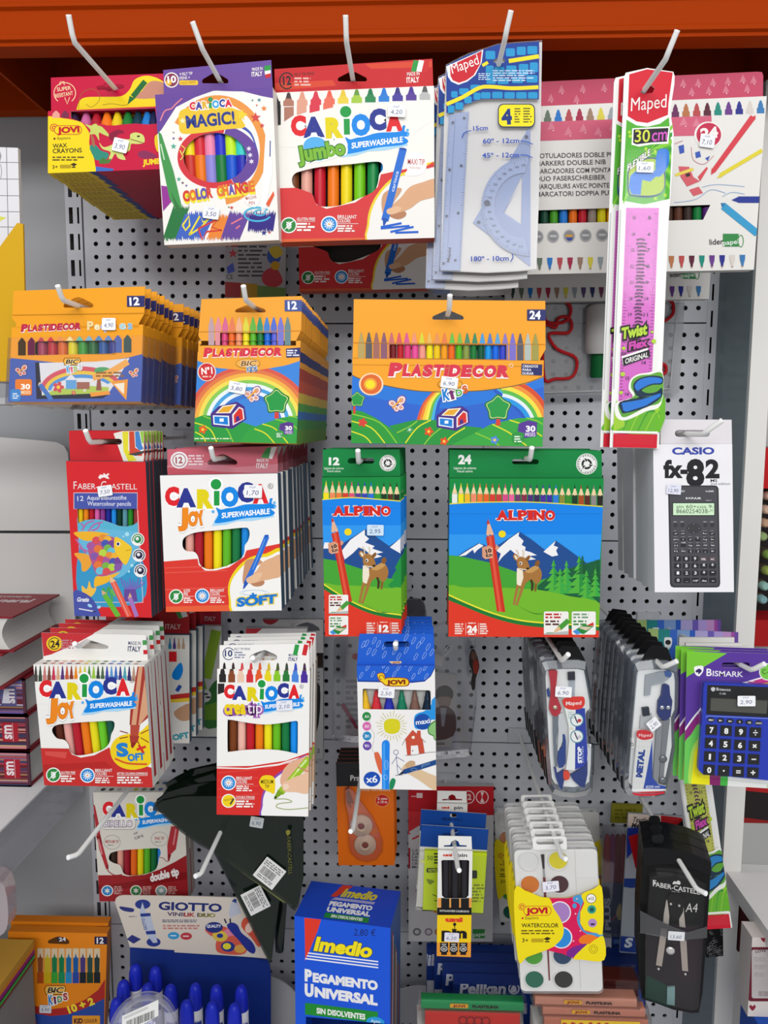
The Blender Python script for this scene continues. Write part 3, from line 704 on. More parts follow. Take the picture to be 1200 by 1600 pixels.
# --- big red and white twelve-pen carton
zC = Zm(420,80,.25)
TIP12 = ['2a2628','b07866','e0a08a','d83a4c','e8705a','ecd04a','a8cc4a','2f8a54','2a7ed4','4a3f9a','5a3f96','b8b8b8']
def jumbo():
    it = It('marker_carton','large red and white carton of thick felt pens, front of its hook','carton',[(38,264),(1030,212),(1038,1172),(60,1188)],.94, zC, 'large cartons of thick felt pens')
    win = spline([(145,800),(160,768),(200,750),(330,722),(520,705),(660,690),(705,700),(712,740),(690,770),(680,830),(650,880),(540,930),(440,965),(360,972),(310,965),(285,930),(268,890),(195,862),(155,845)],3)
    g, P = carton(it, .025,'f3f0ea','e4e0da',[win], bottom='d8563a')
    P.poly([(30,858),(240,850),(270,880),(300,960),(360,985),(540,945),(680,850),(700,770),(860,735),(1040,690),(1040,1200),(30,1200)],'d83a3c')
    P.poly([(40,1175),(640,1165),(640,1200),(40,1200)],'e0643a')
    P.blob([(640,1200),(615,1080),(640,960),(710,850),(800,775),(900,745),(1060,720),(1060,1220)],'eed23a',4); P.blob([(650,1200),(628,1085),(655,965),(720,862),(810,790),(900,768),(1060,745),(1060,1220)],'f1eeea',4)
    tip_row(P, TIP12,-4,1018,262,350,-48, tipc=['2a2628','4a3a3a','e09a80','d83a4c','e8604a','e8c83a','6a9a44','1f7a4a','2478d4','3a3480','4a3490','5a5a5a'])
    P.poly([(-5,480),(-5,340),(75,335),(75,460)],'2a2628'); P.poly([(96,440),(96,350),(156,348),(156,400)],'b07866'); P.poly([(175,400),(175,340),(236,335),(236,380)],'e0a08a'); P.poly([(255,395),(255,335),(318,330),(318,385)],'d83a4c'); P.poly([(340,380),(340,325),(402,320),(402,370)],'e8705a')
    P.poly([(40,478),(140,430),(250,388),(400,352),(560,330),(760,322),(1035,335),(1035,420),(800,600),(40,600)],'f3f0ea')
    Q = P.fr((52,372),(695,358),(140,522),(835,490)); carioca_logo(Q, False)
    super_splash(P.fr((406,458),(706,430),(518,608),(838,568)))
    P.blob([(190,690),(215,640),(222,560),(270,528),(330,540),(370,590),(430,545),(480,560),(490,640),(420,665),(330,690),(240,700)],'fcfcfa',4)
    P.blob([(222,620),(222,570),(265,538),(330,545),(368,590),(360,660),(320,685),(270,672)],'58b0ea',4)
    P.text('Jumbo',186,690,482,640,92,'7cb83a',.05,0, out='3a7a2a', ow=.05)
    P.blob([(856,690),(880,640),(930,630),(975,660),(985,720),(950,770),(880,780),(850,770),(865,740)],'fbfbf9'); P.text('MAXI TIP',868,708,974,712,36,'c0343c',.01); P.text('PUNTA MAXI',880,736,948,738,14,'c0343c')
    P.poly([(985,720),(1030,690),(1035,722),(985,735)],'d83a3c')
    P.blob([(728,880),(705,930),(712,1010),(735,1030),(770,960),(830,870),(800,855)],'cf9c78'); P.blob([(745,1020),(800,1050),(850,1035),(855,1005),(790,985)],'b98260')
    P.blob([(1050,800),(960,820),(880,850),(820,920),(740,985),(738,1015),(790,1015),(880,985),(950,935),(1050,900)],'dba983',4)
    P.line([(840,610),(725,1060)],46,'2a6ed0'); P.poly([(712,1040),(745,1050),(724,1088),(714,1088)],'1d52b0'); P.el(838,612,24,8,'1d52b0',8); P.text('carioca',782,880,812,752,18,'e4eefc',.01)
    P.blob([(740,990),(745,1018),(790,1016),(830,985),(800,970)],'e6bb96')
    for a, b in (((700,1100),(830,1075)),((700,1108),(880,1092)),((760,1130),(905,1098)),((790,1135),(935,1130))): P.line([a, b],13,'1f62d0')
    gluten(P, 126,1088,50); claims(P, 176,1038,290,1128,['GLUTEN FREE']); brilliant(P, 378,1082,52); claims(P, 430,1022,560,1132,['BRILLIANT','COLORS'])
    done(it, g, 'carton')
    g, P = tab(it, [(35,112),(1022,47),(1028,225),(38,275)],.0245,'c8242a',[euro(522,158,186,62)])
    P.poly([(40,200),(400,180),(420,215),(40,245)],'d8482e'); P.poly([(600,80),(1020,60),(1020,100),(640,110)],'d8482e')
    P.arc(112,185,48,54,8,45,330,'2a2226'); P.text('12',90,212,142,208,56,'2a2226',.03); P.text('FELT TIP PENS',160,156,284,148,18,'4a2226',.01); P.micro(160,160,270,220,3,'e8b8b0',3)
    made_in(P, 862,198,942,34,'f6f0ec',-6); italy(P, 905,55,1005,130)
    done(it, g, 'hang_tab'); return it
it = jumbo()
pens(it, ['7a4426','e8a898','c82034','ef7a1a','f0d81c','78c81e','1f8a48','2a8ee0'],105,772,690,985,.003, sides=6)
for o in [c for c in it.o.children if c.name.startswith('felt_pen')][7:8]: pass
price(it, 800,372,110,76,'4,20',-.004,2)
jumbo_it = it
hook(551,122,.94+.025,.085,'white display hook holding the large red and white pen carton')
bq = copies(it, 1,.19, lambda i: 'large red and white pen carton at the back, mostly hidden by the front one')[0]
bq.matrix_world = Matrix.Translation(on(568,453,1.13) - (it.M @ Vector((0,0,0)))) @ it.M

# --- clear bag with ruler, protractor and set square under a blue header
zD = Zm(660,60,.25)
CLR = clear('ffffff',.0,.03,.12); CLB = clear('b4c4e8',.0,.5,.3); CLB2 = clear('c0d0f0',.0,.3,.3)
def setbag(label, d):
    it = It('drawing_set_bag', label, 'stationery bag',[(146,120),(748,60),(712,1440),(114,1480)], d, zD, 'clear bags of rulers and protractors')
    # clear sheet, folded along its left third
    g = G(); out = [(146,168),(240,118),(300,90),(380,66),(470,36),(600,24),(748,14),(740,500),(728,1000),(712,1440),(600,1452),(400,1462),(240,1455),(114,1452),(122,1000),(134,500)]
    g.prism(it.locs(out),-.001,-.0008, CLR); done(it, g, 'pack')
    g = G(); g.prism(it.locs(out),.0032,.0036, mat('cfcdcd',.35)); done(it, g, 'back_sheet')
    g = G(); hd = [(150,170),(240,122),(300,94),(384,68),(470,38),(600,28),(730,18),(728,380),(540,376),(362,380),(290,405),(220,432),(150,468)]
    hole = it.locs([(440,146),(456,128),(500,124),(520,136),(510,152),(470,160)],-.0018)
    g.prism(it.locs(hd, -.0018),-.0018,-.0012,'1a3f96','f0f0f0',[hole]); L = it.locs(hd, -.0018); P = Pr(it, g, -.0018, bbox(L),[hole])
    P.poly([(150,175),(380,70),(380,62),(370,150),(330,230),(280,270),(225,290),(180,270),(160,240)],'f4f2f0'); P.poly([(172,172),(372,78),(362,160),(320,230),(275,262),(228,278),(190,262),(176,235)],'cc2230')
    R = random.Random(3)
    for (x, y, w, h) in ((395,78,60,52),(522,62,56,50),(590,52,56,52),(656,48,62,50),(396,170,50,70),(452,178,60,60),(524,170,64,66),(602,160,60,70),(672,150,50,62),(400,240,60,44),(470,246,70,40),(560,240,70,40),(650,230,70,46),(320,340,44,44),(366,336,60,40),(436,334,66,40),(512,336,66,40),(586,336,66,40),(660,336,60,40),(160,420,40,50),(206,400,50,46),(262,362,46,44),(180,330,40,40),(230,312,60,40),(300,290,60,30)):
        P.rect(x, y, x+w, y+h, '2596cc',9)
    P.line([(540,142),(630,128),(728,112)],26,'f2de2a'); P.line([(375,170),(410,150)],20,'f2de2a')
    P.line([(150,412),(250,368),(350,312),(420,302),(560,312),(725,305)],24,'f2de2a',4)
    P.text('Maped',188,222,356,160,62,'f6f2f0',.0,.1); P.micro(440,195,720,270,5,'c8dcf4',3,.5)
    P.micro(350,215,430,262,4,'c8dcf4',4,.5)
    done(it, g, 'header')
    # printed signs on the bag
    g = G(); P = Pr(it, g, -.0014, False); P.rect(472,408,704,556,'1b2a5a',34); P.rect(478,414,698,550,'f4e21c',30)
    P.text('4',496,534,562,530,92,'16327e',.06); P.micro(575,432,620,530,6,'6a6420',3,.5); P.micro(630,430,684,530,6,'6a6420',5,.5)
    done(it, g, 'piece_count_label'); g = G(); P = Pr(it, g, -.0014, False)
    for t, a, b, y, h in (('15cm',318,410,576,28),('60º - 12cm',378,606,656,30),('45º - 12cm',374,604,746,30),('180º - 10cm',304,540,1392,30)): P.text(t, a, y, b, y-4, h, '2a4cb0',.02)
    P.line([(306,576),(262,590),(248,620)],6,'3a5cb4',4); P.line([(612,640),(650,645),(690,662)],6,'3a5cb4',4); P.line([(612,728),(650,730),(688,746)],6,'3a5cb4',4); P.line([(550,1395),(566,1370),(560,1345)],6,'3a5cb4',4)
    done(it, g, 'printed_label')
    # what is inside: ruler, protractor, set square
    g = G(); g.prism(it.locs([(166,470),(290,455),(236,1448),(112,1448)]),.0006,.0022, CLB); P = Pr(it, g, .0006, False)
    for k in range(60):
        t = k/59; a = (286-50*t, 480+950*t); b = (166-48*t, 490+940*t); l = 16 if k % 5 == 0 else 9
        P.line([a, (a[0]-l, a[1])],2.2,'3a4260'); P.line([b, (b[0]+l, b[1])],2.2,'3a4260')
    for x, y in ((190,528),(262,500),(170,822),(243,796),(152,1112),(224,1092),(133,1408),(206,1388)): P.el(x, y, 9,9,'3a4260', n=12)
    P.line([(205,500),(150,1440)],2,'6a7aa8'); P.text('Maped',170,1400,180,1310,18,'2a3050',.02)
    done(it, g, 'ruler')
    g = G(); ou = [(690+0*0,740)]+[(668+300*math.cos(math.radians(a)),1050+310*math.sin(math.radians(a))) for a in range(-90,-271,-9)]
    inn = [(640+190*math.cos(math.radians(a)),1045+205*math.sin(math.radians(a))) for a in range(-270,-89,9)]
    g.prism(it.locs(ou[1:]+inn),.0002,.0012, CLB); P = Pr(it, g, .0002, False)
    for k in range(61):
        a = math.radians(-95-k*2.9); l = 26 if k % 5 == 0 else 14
        P.line([(668+296*math.cos(a),1050+306*math.sin(a)),(668+(296-l)*math.cos(a),1050+(306-l)*math.sin(a))],2.2,'3a4260')
    for k in range(1,18):
        a = math.radians(-268+k*10); P.text(str(k*10),668+250*math.cos(a)-12,1050+258*math.sin(a)+7,668+250*math.cos(a)+12,1050+258*math.sin(a)+7,15,'2a3050',.01, res=1)
    P.el(404,1030,20,20,'3a4260', n=16)
    done(it, g, 'protractor')
    g = G(); g.prism(it.locs([(672,548),(672,1420),(318,1150)]),.0013,.0022, CLB2, None, [it.locs([(624,850),(620,1160),(505,1090)])]); P = Pr(it, g, .0013, False)
    for x, y in ((650,616),(580,838),(352,1150)): P.el(x, y, 12,12,'3a4260', n=12)
    P.line([(672,548),(318,1150),(672,1420),(672,548)],3,'6a88cc'); P.line([(505,1090),(624,900),(620,1160),(505,1090)],3,'5a78c8')
    done(it, g, 'set_square')
    return it
it = setbag('clear bag of rulers with a blue and red header, front of its hook',.93)
copies(it, 2,.012, lambda i: ('clear bag of rulers close behind the front one, its left edge showing','third clear bag of rulers on the hook, showing left and below the others')[i-1], names=('pack','header','ruler','back_sheet'), dx=-.0085, dz=-.008)
hook(780,98,.93,.055,'white display hook holding the clear bags of rulers', tx=.004)
bq = copies(it, 1,.18, lambda i: 'clear bag of rulers at the back near the panel, only its bottom in view', names=('pack','ruler','back_sheet','printed_label','protractor'))[0]
bq.matrix_world = Matrix.Translation(on(738,462,1.12)-(it.M @ Vector((0,0,0)))) @ it.M

# --- big pink and white 24-marker carton
zE = Zm(800,110,1/3)
MK = ['3a4a4a','6a7a6a','2478c8','b84a54','a82a4a','a0806a','dcd04a','9aa4aa','5a4a7a','3a3a6a','7a3a5a','6a8a9a','4a3a6a','6a2a5a','b8744a','b84a4a','5a1f34','1a8a7a','6a3a8a','2a2f8a','d8d0c8','3a7ab4']
it = It('marker_carton','wide pink and white carton of double ended markers','carton',[(60,172),(1195,120),(1133,933),(40,958)],1.0, zE)
win = [(60,658),(930,630),(896,700),(60,720)]
g, P = carton(it, .022,'e9e6e2','dedad4',[win], bottom='cfccc6')
tip_row(P, MK, 92,1190,188,250,-50, w=.7, shoulder=.3)
P.poly([(40,245),(935,213),(935,305),(780,308),(40,334)],'d4607c')
R = random.Random(7)
for x, y in ((80,268),(180,260),(260,285),(330,270),(400,285),(470,262),(800,240),(860,245)):
    P.poly([(x-16, y+20),(x+4, y-22),(x+22, y+14)],'dd8096'); P.el(x+14, y+22,3,3,'f4dde2', n=8)
for t, b, y in (('ROTULADORES DOBLE PUNTA',545,410),('MARKERS DOUBLE NIB',440,446),('MARCADORES COM PONTA DUPLA',560,482),('DUO FASERSCHREIBER',438,518),('MARQUEURS AVEC POINTE DOUBLE',572,554),('MARCATORI DOPPIA PUNTA',520,590)):
    P.text(t, 112, y+2, b, y-7,22,'3a3a3e',.008)
P.el(920,302,66,62,'f2eeea'); P.el(922,302,58,56,'c82a50'); P.text('24',886,322,968,312,50,'f6f2f0',.04)
for c, pts in (('3a5ab8',[(780,355),(805,348),(808,385),(786,392)]),('3a5ab8',[(858,385),(880,378),(886,405),(862,412)]),('3a5ab8',[(905,412),(928,400),(918,425)]),('d8606a',[(780,450),(830,452),(850,500),(880,520),(820,545),(790,500)]),('d85058',[(870,500),(912,452),(918,460),(882,520)]),('d8606a',[(830,560),(875,545),(895,575),(850,590)])): P.poly(pts, c)
P.line([(765,492),(850,462)],14,'ecd85a'); P.poly([(812,485),(832,480),(836,496),(816,500)],'3a2a2a')
for pts in ([(890,548),(960,535),(1090,545)],[(985,592),(1030,572),(1090,580)],[(760,620),(860,605),(930,560),(1000,575)]): P.line(pts, 3,'9ab4d8',4)
P.line([(762,345),(800,330)],3,'c88a94'); P.line([(840,360),(850,420),(900,440),(945,400)],3,'c88a94',3)
P.line([(1130,218),(945,470)],28,'d8404c', w1=22); P.poly([(1142,210),(1120,222),(1140,232)],'d8404c'); P.poly([(935,460),(956,475),(932,490)],'d8404c')
P.line([(1172,375),(975,492)],18,'e2d23a'); P.poly([(978,484),(985,500),(958,506)],'e2d23a')
P.line([(1160,606),(1060,606)],30,'2a3a94'); P.poly([(1062,592),(1062,620),(1028,608)],'2a3a94'); P.line([(990,636),(1150,765)],34,'3a9ccc'); P.poly([(978,622),(1002,622),(985,645)],'2a7aac')
P.rect(988,766,1062,826,'3a8a4a'); P.text('lider',926,818,990,814,26,'2a2a2c',.01); P.text('papel',990,820,1062,812,22,'eef4ee',.01); P.arc(1072,800,14,30,4,0,360,'4a9a54',14)
for i, x in enumerate((120,193,268,345,422)): P.el(x, 780-2*i, 28,30,'b4b4b6'); P.el(x, 780-2*i, 22,24,'8f8f92'); P.rect(x-16,774-2*i, x+16,784-2*i, ('c8c8c8','c8c8ca','e0a030','c8c8c8','c8c8c8')[i])
P.poly([(252,785),(286,784),(280,798),(262,799)],'3a4a9a')
for i, c in enumerate(MK):
    x = 74+47.5*i+8; y = 880-i*.8*.9
    P.poly([(x-13, y),(x+13, y),(x+11, y+26),(x+6, y+40),(x+5, y+52),(x-5, y+52),(x-6, y+40),(x-11, y+26)], c); P.poly([(x-5, y+52),(x+5, y+52),(x, y+60)],'b08a70')
done(it, g, 'carton')
g, P = tab(it, [(70,56),(1150,6),(1172,8),(1178,25),(1176,132),(70,182)],.0215,'c84a68',[slot(640,70,50,12)])
for x, y in ((230,90),(330,85),(430,80),(180,130),(300,135),(800,60),(870,58),(940,55),(1010,50),(1080,40),(1130,45),(840,100),(920,95),(1000,90),(1100,85)):
    P.poly([(x-14, y+16),(x+2, y-22),(x+18, y+12)],'d87a90'); P.el(x+6, y+18,3,3,'f4dde2', n=8)
done(it, g, 'hang_tab')
pens(it, ['1a3a34','1a3a34','1f4a3a','4a9a2a','2a7ad0','e8701c','c02434','9a8a80','e8d81c','f0a81c','d8d8d8','c83a2a','d8884a','8a2a2a','6a3a2a','4a342c','5a3426','3a2c28','1a7a3c','5a2a7a'],40,940,640,715,.003)
price(it, 916,330,70,62,'7,10',-.0025,8)
bq = copies(it, 1,.16, lambda i: 'wide pink and white marker carton behind and below the front one')[0]
bq.matrix_world = Matrix.Translation(on(946,470,1.14)-(it.M @ Vector((0,0,0)))) @ it.M

# --- long flexible-ruler packs
zF, zF2 = Zm(930,100,.1875), Zm(930,400,.1938)
def flexpack(label, q, d, body, zt, zl, tint='2a7ad8', v0=0.0):
    it = It('ruler_pack', label, 'ruler pack', q, d, None, 'long packs of flexible rulers')
    w, h = it.w, it.h; px = lambda u, v: (-w/2+w*u, h*(1-(v-v0)/(1-v0)))
    g = G(); C = 'f4f4f2'
    ol = [px(0,.012), px(.03,0), px(.45,-.012), px(.97,-.002), px(1,.01)]+[px(1.0,.03), px(.94,.1), px(1.03,.16), px(1.03,.25), px(1,.4), px(1,1), px(0,1)]
    hole = [px(.33,.05), px(.5,.028), px(.62,.04), px(.58,.052), px(.4,.056)]
    if v0: ol = [px(0, v0), px(1, v0), px(1,1), px(0,1)]; hole = [(9,9),(9,9.1),(9.1,9)]
    g.prism(ol, 0,.0012, C, None, [] if v0 else [hole]); P = Pr(it, g, 0.0, it.rect if v0 else False, [hole]); P.z = lambda X, Y: px(X, Y)
    P.poly([(.10,.004),(.45,-.009),(.96,.0),(.9,.08),(.9,.11),(.75,.125),(.5,.132),(.28,.128),(.1,.115)],'d42034'); P.poly([(.10,.113),(.28,.127),(.5,.131),(.9,.11),(.9,.116),(.75,.132),(.5,.14),(.28,.136),(.1,.121)],'f4f4f2')
    P.text('Maped',.16,.1,.86,.09,.034,'f6f2f0',.0,.0004)
    P.poly([(.08,.122),(.28,.137),(.5,.141),(.75,.133),(.92,.116),(1.0,.2),(1.0,.33),(.5,.345),(.06,.335)],'54b032')
    R = random.Random(2)
    for k in range(9): P.line([(.08+.1*k, .34-.005*k),(.5,.22),(1.0,.14+.02*k)],.012,('84cc3a','3a9a34')[k % 2],3)
    for k in range(14): P.el(R.uniform(.12,.95), R.uniform(.15,.33),.03,.0045,'b4dc3a', n=10)
    P.poly([(.2,.145),(.6,.142),(.95,.14),(.93,.185),(.6,.187),(.35,.193),(.2,.188)],'f6f4ee'); P.poly([(.23,.148),(.6,.146),(.92,.144),(.9,.18),(.6,.182),(.3,.187),(.23,.183)],'221a2a')
    P.text('30',.26,.181,.56,.18,.032,'d4e04a',.01); P.text('cm',.6,.179,.9,.175,.022,'d85ac8',.01)
    P.blob([(.16,.25),(.3,.235),(.6,.22),(.85,.24),(.9,.3),(.7,.325),(.3,.325),(.16,.31)],'1e4a7a',3); P.blob([(.18,.25),(.32,.237),(.6,.224),(.82,.242),(.88,.3),(.7,.32),(.3,.32),(.19,.31)],'a8c43a',3)
    P.blob([(.72,.205),(.92,.2),(.96,.225),(.92,.25),(.78,.272),(.7,.262)], tint, 3); P.poly([(.2,.27),(.36,.25),(.72,.256),(.74,.268),(.6,.285),(.44,.28),(.42,.32),(.24,.318),(.18,.3)], tint)
    P.text('FLEXIBLE',.14,.258,.58,.214,.017,'fbfbf6',.02,0, out='1c1a1e', ow=.06)
    # inner ruler seen through the window
    P.rect(.12,.352,.86,1.0,'f2f2ee'); P.rect(.14,.354,.80,.99, body)
    for k in range(68):
        y = .37+k*.0086; l = .09 if k % 5 == 0 else .05
        P.line([(.16, y),(.16+l, y)],.0012,'6a3a6a'); P.line([(.78-l, y),(.78, y)],.0012,'6a3a6a')
    for k in range(14):
        P.text(str(25-k),.27,.385+k*.043,.34,.385+k*.043,.009,'3a2a4a',.01, res=1); P.text(str(5+k),.58,.385+k*.043,.66,.385+k*.043,.009,'3a2a4a',.01, res=1)
    for k in range(34): P.line([(.36+.05*R.random(),.44+k*.0095),(.46,.436+k*.0095+.004*R.random()),(.52+.06*R.random(),.44+k*.0095)],.004,'5a2a5a')
    P.blob([(.08,.93),(.3,.89),(1,.84),(1,.955),(.08,.955)],'6ab82e',3); P.poly([(.06,.9),(.1,.87),(.3,.94),(.06,.956)],'a4d03a')
    for k in range(5): P.line([(.1+.15*k, .955),(.3+.15*k, .9),(.98,.87+.012*k)],.007,('9ad03a','3e9a34')[k % 2],3)
    P.blob([(.36,.815),(.5,.8),(.7,.795),(1.0,.79),(1.0,.88),(.7,.9),(.3,.925),(.1,.915),(.08,.88),(.3,.868),(.42,.86),(.33,.84)],'f4f4ee',4); P.blob([(.4,.815),(.54,.803),(.74,.8),(1.0,.797),(1.0,.87),(.7,.888),(.3,.916),(.18,.908),(.14,.88),(.34,.868),(.46,.855),(.38,.836)],'62a83a',4)
    P.poly(spline([(.42,.83),(.52,.812),(.75,.803),(1.0,.806),(1.0,.825),(.8,.828),(.6,.842),(.72,.85),(.9,.846),(1.0,.835),(1.0,.86),(.72,.888),(.28,.906),(.2,.9),(.16,.876),(.5,.864),(.86,.856),(.7,.86),(.5,.858)],3),'16304a'); P.poly(spline([(.45,.832),(.54,.815),(.75,.807),(.98,.81),(.98,.822),(.78,.825),(.56,.84),(.52,.845)],3), tint); P.poly([(.2,.878),(.6,.868),(.98,.85),(.98,.858),(.7,.884),(.3,.902),(.24,.898)], tint)
    P.poly([(.16,.752),(.68,.728),(.72,.75),(.2,.776)],'f6f6f2')
    P.text('Twist',.14,.705,.66,.69,.03,'b8d83a',.05,0, out='1c1a1e', ow=.12); P.text('Flex',.3,.735,.68,.722,.022,'d04ab0',.05,0, out='1c1a1e', ow=.12)
    P.poly([(.18,.757),(.72,.732),(.74,.752),(.21,.778)],'1c1a1e'); P.text('ORIGINAL',.24,.772,.7,.752,.014,'f4f4f0',.02); P.text('THE',.14,.75,.26,.746,.007,'2a2a2a',.01)
    for x, y, r in ((.8,.71,.05),(.76,.685,.03),(.2,.73,.04),(.2,.8,.05),(.18,.85,.04)): P.el(x, y, r, r*.12,'b8d83a', n=10)
    P.rect(.06,.962,.95,.999,'d42034'); P.line([(.04,.957),(.96,.957)],.006,'f6f6f2')
    P.line([(.03,.36),(.03,.84)],.012,'b8bcb8')
    done(it, g, 'pack')
    f = G(); f.prism([px(.1, max(.2, v0)), px(.9, max(.2, v0)), px(.9,.99), px(.1,.99)],-.0016,-.0014, clear('ffffff',.02,.0,.1), back=False); done(it, f, 'clear_film')
    return it
it = flexpack('long pack with a pink flexible ruler, in front',[(977,114),(1053,113),(1031,700),(951,700)],.9,'d86cc8', zF, zF2)
it.zm = Zm(0,0,1)
price(it, 1008,261,27,17,'1,60',-.0025,2)
copies(it, 1,.012, lambda i: 'second long pink ruler pack, its left edge showing behind the first', names=('pack',), dx=-.008)
hook(1012,133,.9,.06,'white display hook holding the long pink ruler packs', tx=.006)

# ================================================================== second row
zG = Zm(10,430,.25)
NAV = '31356e'
def notch(it, pts): return it.locs(pts)
def flushbox(it, dep, ytop, head, hole, front, side, holes, bands=None, edge='d89a2a'):
    """carton whose front runs up into a flat hang header of the same card; ytop = reading-frame Y of the box top"""
    H = it.loc(0, ytop)[1]
    g, P = carton(it, dep, front, side, holes, h=H, top='b8b0a4')
    L = it.locs(head); hl = [it.locs(hole)] + P.holes; g.prism(L, 0,.0007, front, edge, hl)
    b = bbox(L); P.clip = (min(-it.w/2, b[0]),0, max(it.w/2, b[2]), b[3]); P.holes = hl
    if bands:
        for z0, z1, c in bands:
            for sx in (1,-1): g.face([(sx*(it.w/2+.00004),0, z0*H),(sx*(it.w/2+.00004), dep, z0*H),(sx*(it.w/2+.00004), dep, z1*H),(sx*(it.w/2+.00004),0, z1*H)][::sx], c)
    return g, P, H
it = It('crayon_carton','orange and blue short crayon carton, foremost on the left hook','carton',[(45,98),(868,70),(832,788),(12,794)],.88, zG, 'short crayon cartons on the left hook')
win = [(178,428),(190,414),(300,412),(672,408),(684,418),(684,484),(660,490),(190,500),(178,492)]
head = [(45,98),(868,70),(862,240),(828,300),(828,330),(40,330),(60,320),(60,300),(36,270)]
g, P, H = flushbox(it, .014,325, head, euro(450,170,190,66),'f2a326','f2a326',[win],[(0,.6,'3c4a9a'),(.6,1,'e69a22')])
P.poly([(0,515),(160,530),(330,548),(560,545),(760,515),(860,490),(860,800),(0,800)],'4a63b4')
P.poly([(180,545),(205,545),(222,752),(610,735),(640,745),(600,770),(188,774)],'23233a')
P.poly([(205,548),(560,540),(770,518),(690,660),(640,735),(222,752)],'e4e2e6')
P.arc(470,720,260,150,28,180,340,'d85a6a'); P.arc(470,720,232,122,22,180,335,'ecc84a'); P.arc(470,720,210,100,22,180,330,'5a9ad8')
P.poly([(222,752),(300,715),(500,690),(640,700),(640,736)],'b8cc5a'); P.el(600,596,52,22,'5aa86a'); P.poly([(568,650),(588,650),(596,720),(560,720)],'9a5a4a')
P.rect(372,652,438,712,'6aa8dc'); P.poly([(366,655),(404,618),(442,655)],'e8e4e8'); P.rect(440,668,520,712,'a86a5a')
P.line([(540,640),(640,610),(760,540)],40,'f2b05a',4); P.micro(560,600,740,640,2,'9a6a2a',8)
P.poly([(520,735),(640,722),(650,745),(530,760)],'f2a03a'); P.poly([(650,665),(760,650),(750,782)],'f0a03a'); P.poly([(672,680),(738,672),(735,745)],'f4ead8')
# (plain crayon drawing where the box has a cartoon figure)
P.poly([(198,690),(222,675),(292,770),(272,790)],'4a7ac8'); P.poly([(198,690),(222,675),(205,668)],'d8c8b0')
flower(P, 420,735,14,'d85a6a'); flower(P, 325,700,34,'d8505a'); flower(P, 490,720,10,'e0e0e0')
butterfly(P, 92,595,40,'e8d4d0','d8605a','6a3a5a'); butterfly(P, 795,610,34,'e8d4d0','d8605a','5a5a8a')
P.rect(56,650,160,752,'e8803a',14); P.text('30',92,712,150,712,32,'fbf4ea',.04); P.text('MESES',92,742,152,742,20,'f4dcb8',.02)
P.rect(24,712,92,788,'4a86c8',18); P.micro(40,735,80,775,3,'d8e4f4',2)
crayon_row(P, ['4a3a2a','6a2a4a','c04a5a','d0404a','e8905a','ecd89a','6ab8a0','7ab0c8','5a88b8','6a8ac0','5a6aa8','4a5a5a'],68,788,392,420,502,-20)
P.rect(178,414,684,494,'b8802a')
pdecor(P, 92,352,470,336,40,'c02a48')
for i, ch in enumerate('Peques'): x = (508,552,590,645,708,760)[i]; P.text(ch, x, 342-i*1, x+(36,32,34,34,40,28)[i],342-i*1,(52,32,34,32,36,36)[i],('f0d890','f4e8b8','b0b4e0','d8a8b8','a8d0d8','6ab0dc')[i],.02, out='f6ecd8', ow=.02)
bic_kids(P, 410,540,.9,('4aa0d0','d8607a','8ab84a','c8c8d0'))
P.rect(755,130,868,198, NAV); P.text('12',772,190,834,186,50,'f8f8f8',.035)
P.line([(40,250),(862,238)],3,'b87a1a')
o = done(it, g, 'carton')
pens(it, ['a8385a','c02a34','e06a26','ead61e','3a9a34','1f6a34','2a5aa0','3a3f90'],178,690,412,498,.002,'crayon')
price(it, 640,305,86,76,'4,90',-.0025,0)
f = G(); f.box((-it.w/2-.004,-.0003,-.003),(it.w/2+.002,.0141, H*.86), clear('ffffff',.03,.02)); done(it, f, 'film_wrap')
copies(it, 6,.0172, NTH('orange and blue short crayon carton, %s in the forward bunch on the left hook'), names=('carton','film_wrap'), jit=.0015)
copies(it, 5, lambda i: .126+.018*(i-7), lambda i: 'orange and blue short crayon carton, %s in the rear bunch on the left hook' % ORD[i-7], names=('carton','film_wrap'), jit=.0015, dx=.0010, start=7, seed=9)
hook(118,476,.88,.03,'white display hook holding the short crayon cartons', up=.012)

# --- twelve-crayon cartons with rainbow
zH = Zm(290,450,.25)
it = It('crayon_carton','orange rainbow crayon carton with twelve crayons, foremost of its stack','carton',[(99,70),(728,50),(694,972),(48,960)],.88, zH, 'rainbow crayon cartons in one stack')
win = [(216,280),(572,280),(572,358),(216,358)]
head = [(99,70),(728,50),(722,265),(690,330),(690,360),(85,360),(98,350),(98,330),(80,300),(82,270)]
g, P, H = flushbox(it, .0105,330, head, euro(405,128,194,50),'f2a63a','efa030',[win],[(0,.14,'5a8a2a'),(.14,.24,'3a8a3a'),(.24,.32,'2a6ab0'),(.32,.40,'4a9a3a'),(.40,.5,'d8b43a'),(.5,.62,'c84a2a'),(.62,.74,'b03a2a'),(.74,.80,'e89a2a'),(.8,.9, NAV),(.9,1,'e89a2a')])
P.poly([(60,440),(180,495),(330,515),(480,510),(620,485),(730,450),(740,980),(30,980)],'3f86d8')
for k, c in enumerate(('d85a4a','e07a4a','f0b04a','f0dc5a','8ac85a','e8f0f0','4aa0dc','e8eef4','3a7ad0')):
    r = 395-k*24; P.arc(400,850, r, r*.92,26,180,360, c, 36)
P.poly([(60,450),(200,500),(420,520),(640,480),(730,450),(735,400),(60,400)],'f2a63a')
hills(P, [(40,820),(110,795),(200,800),(330,830),(450,870),(460,980),(30,980)],'2f9a44',[((50,840),(150,880),(200,975)),((110,800),(240,860),(300,970)),((60,900),(110,930),(130,975))])
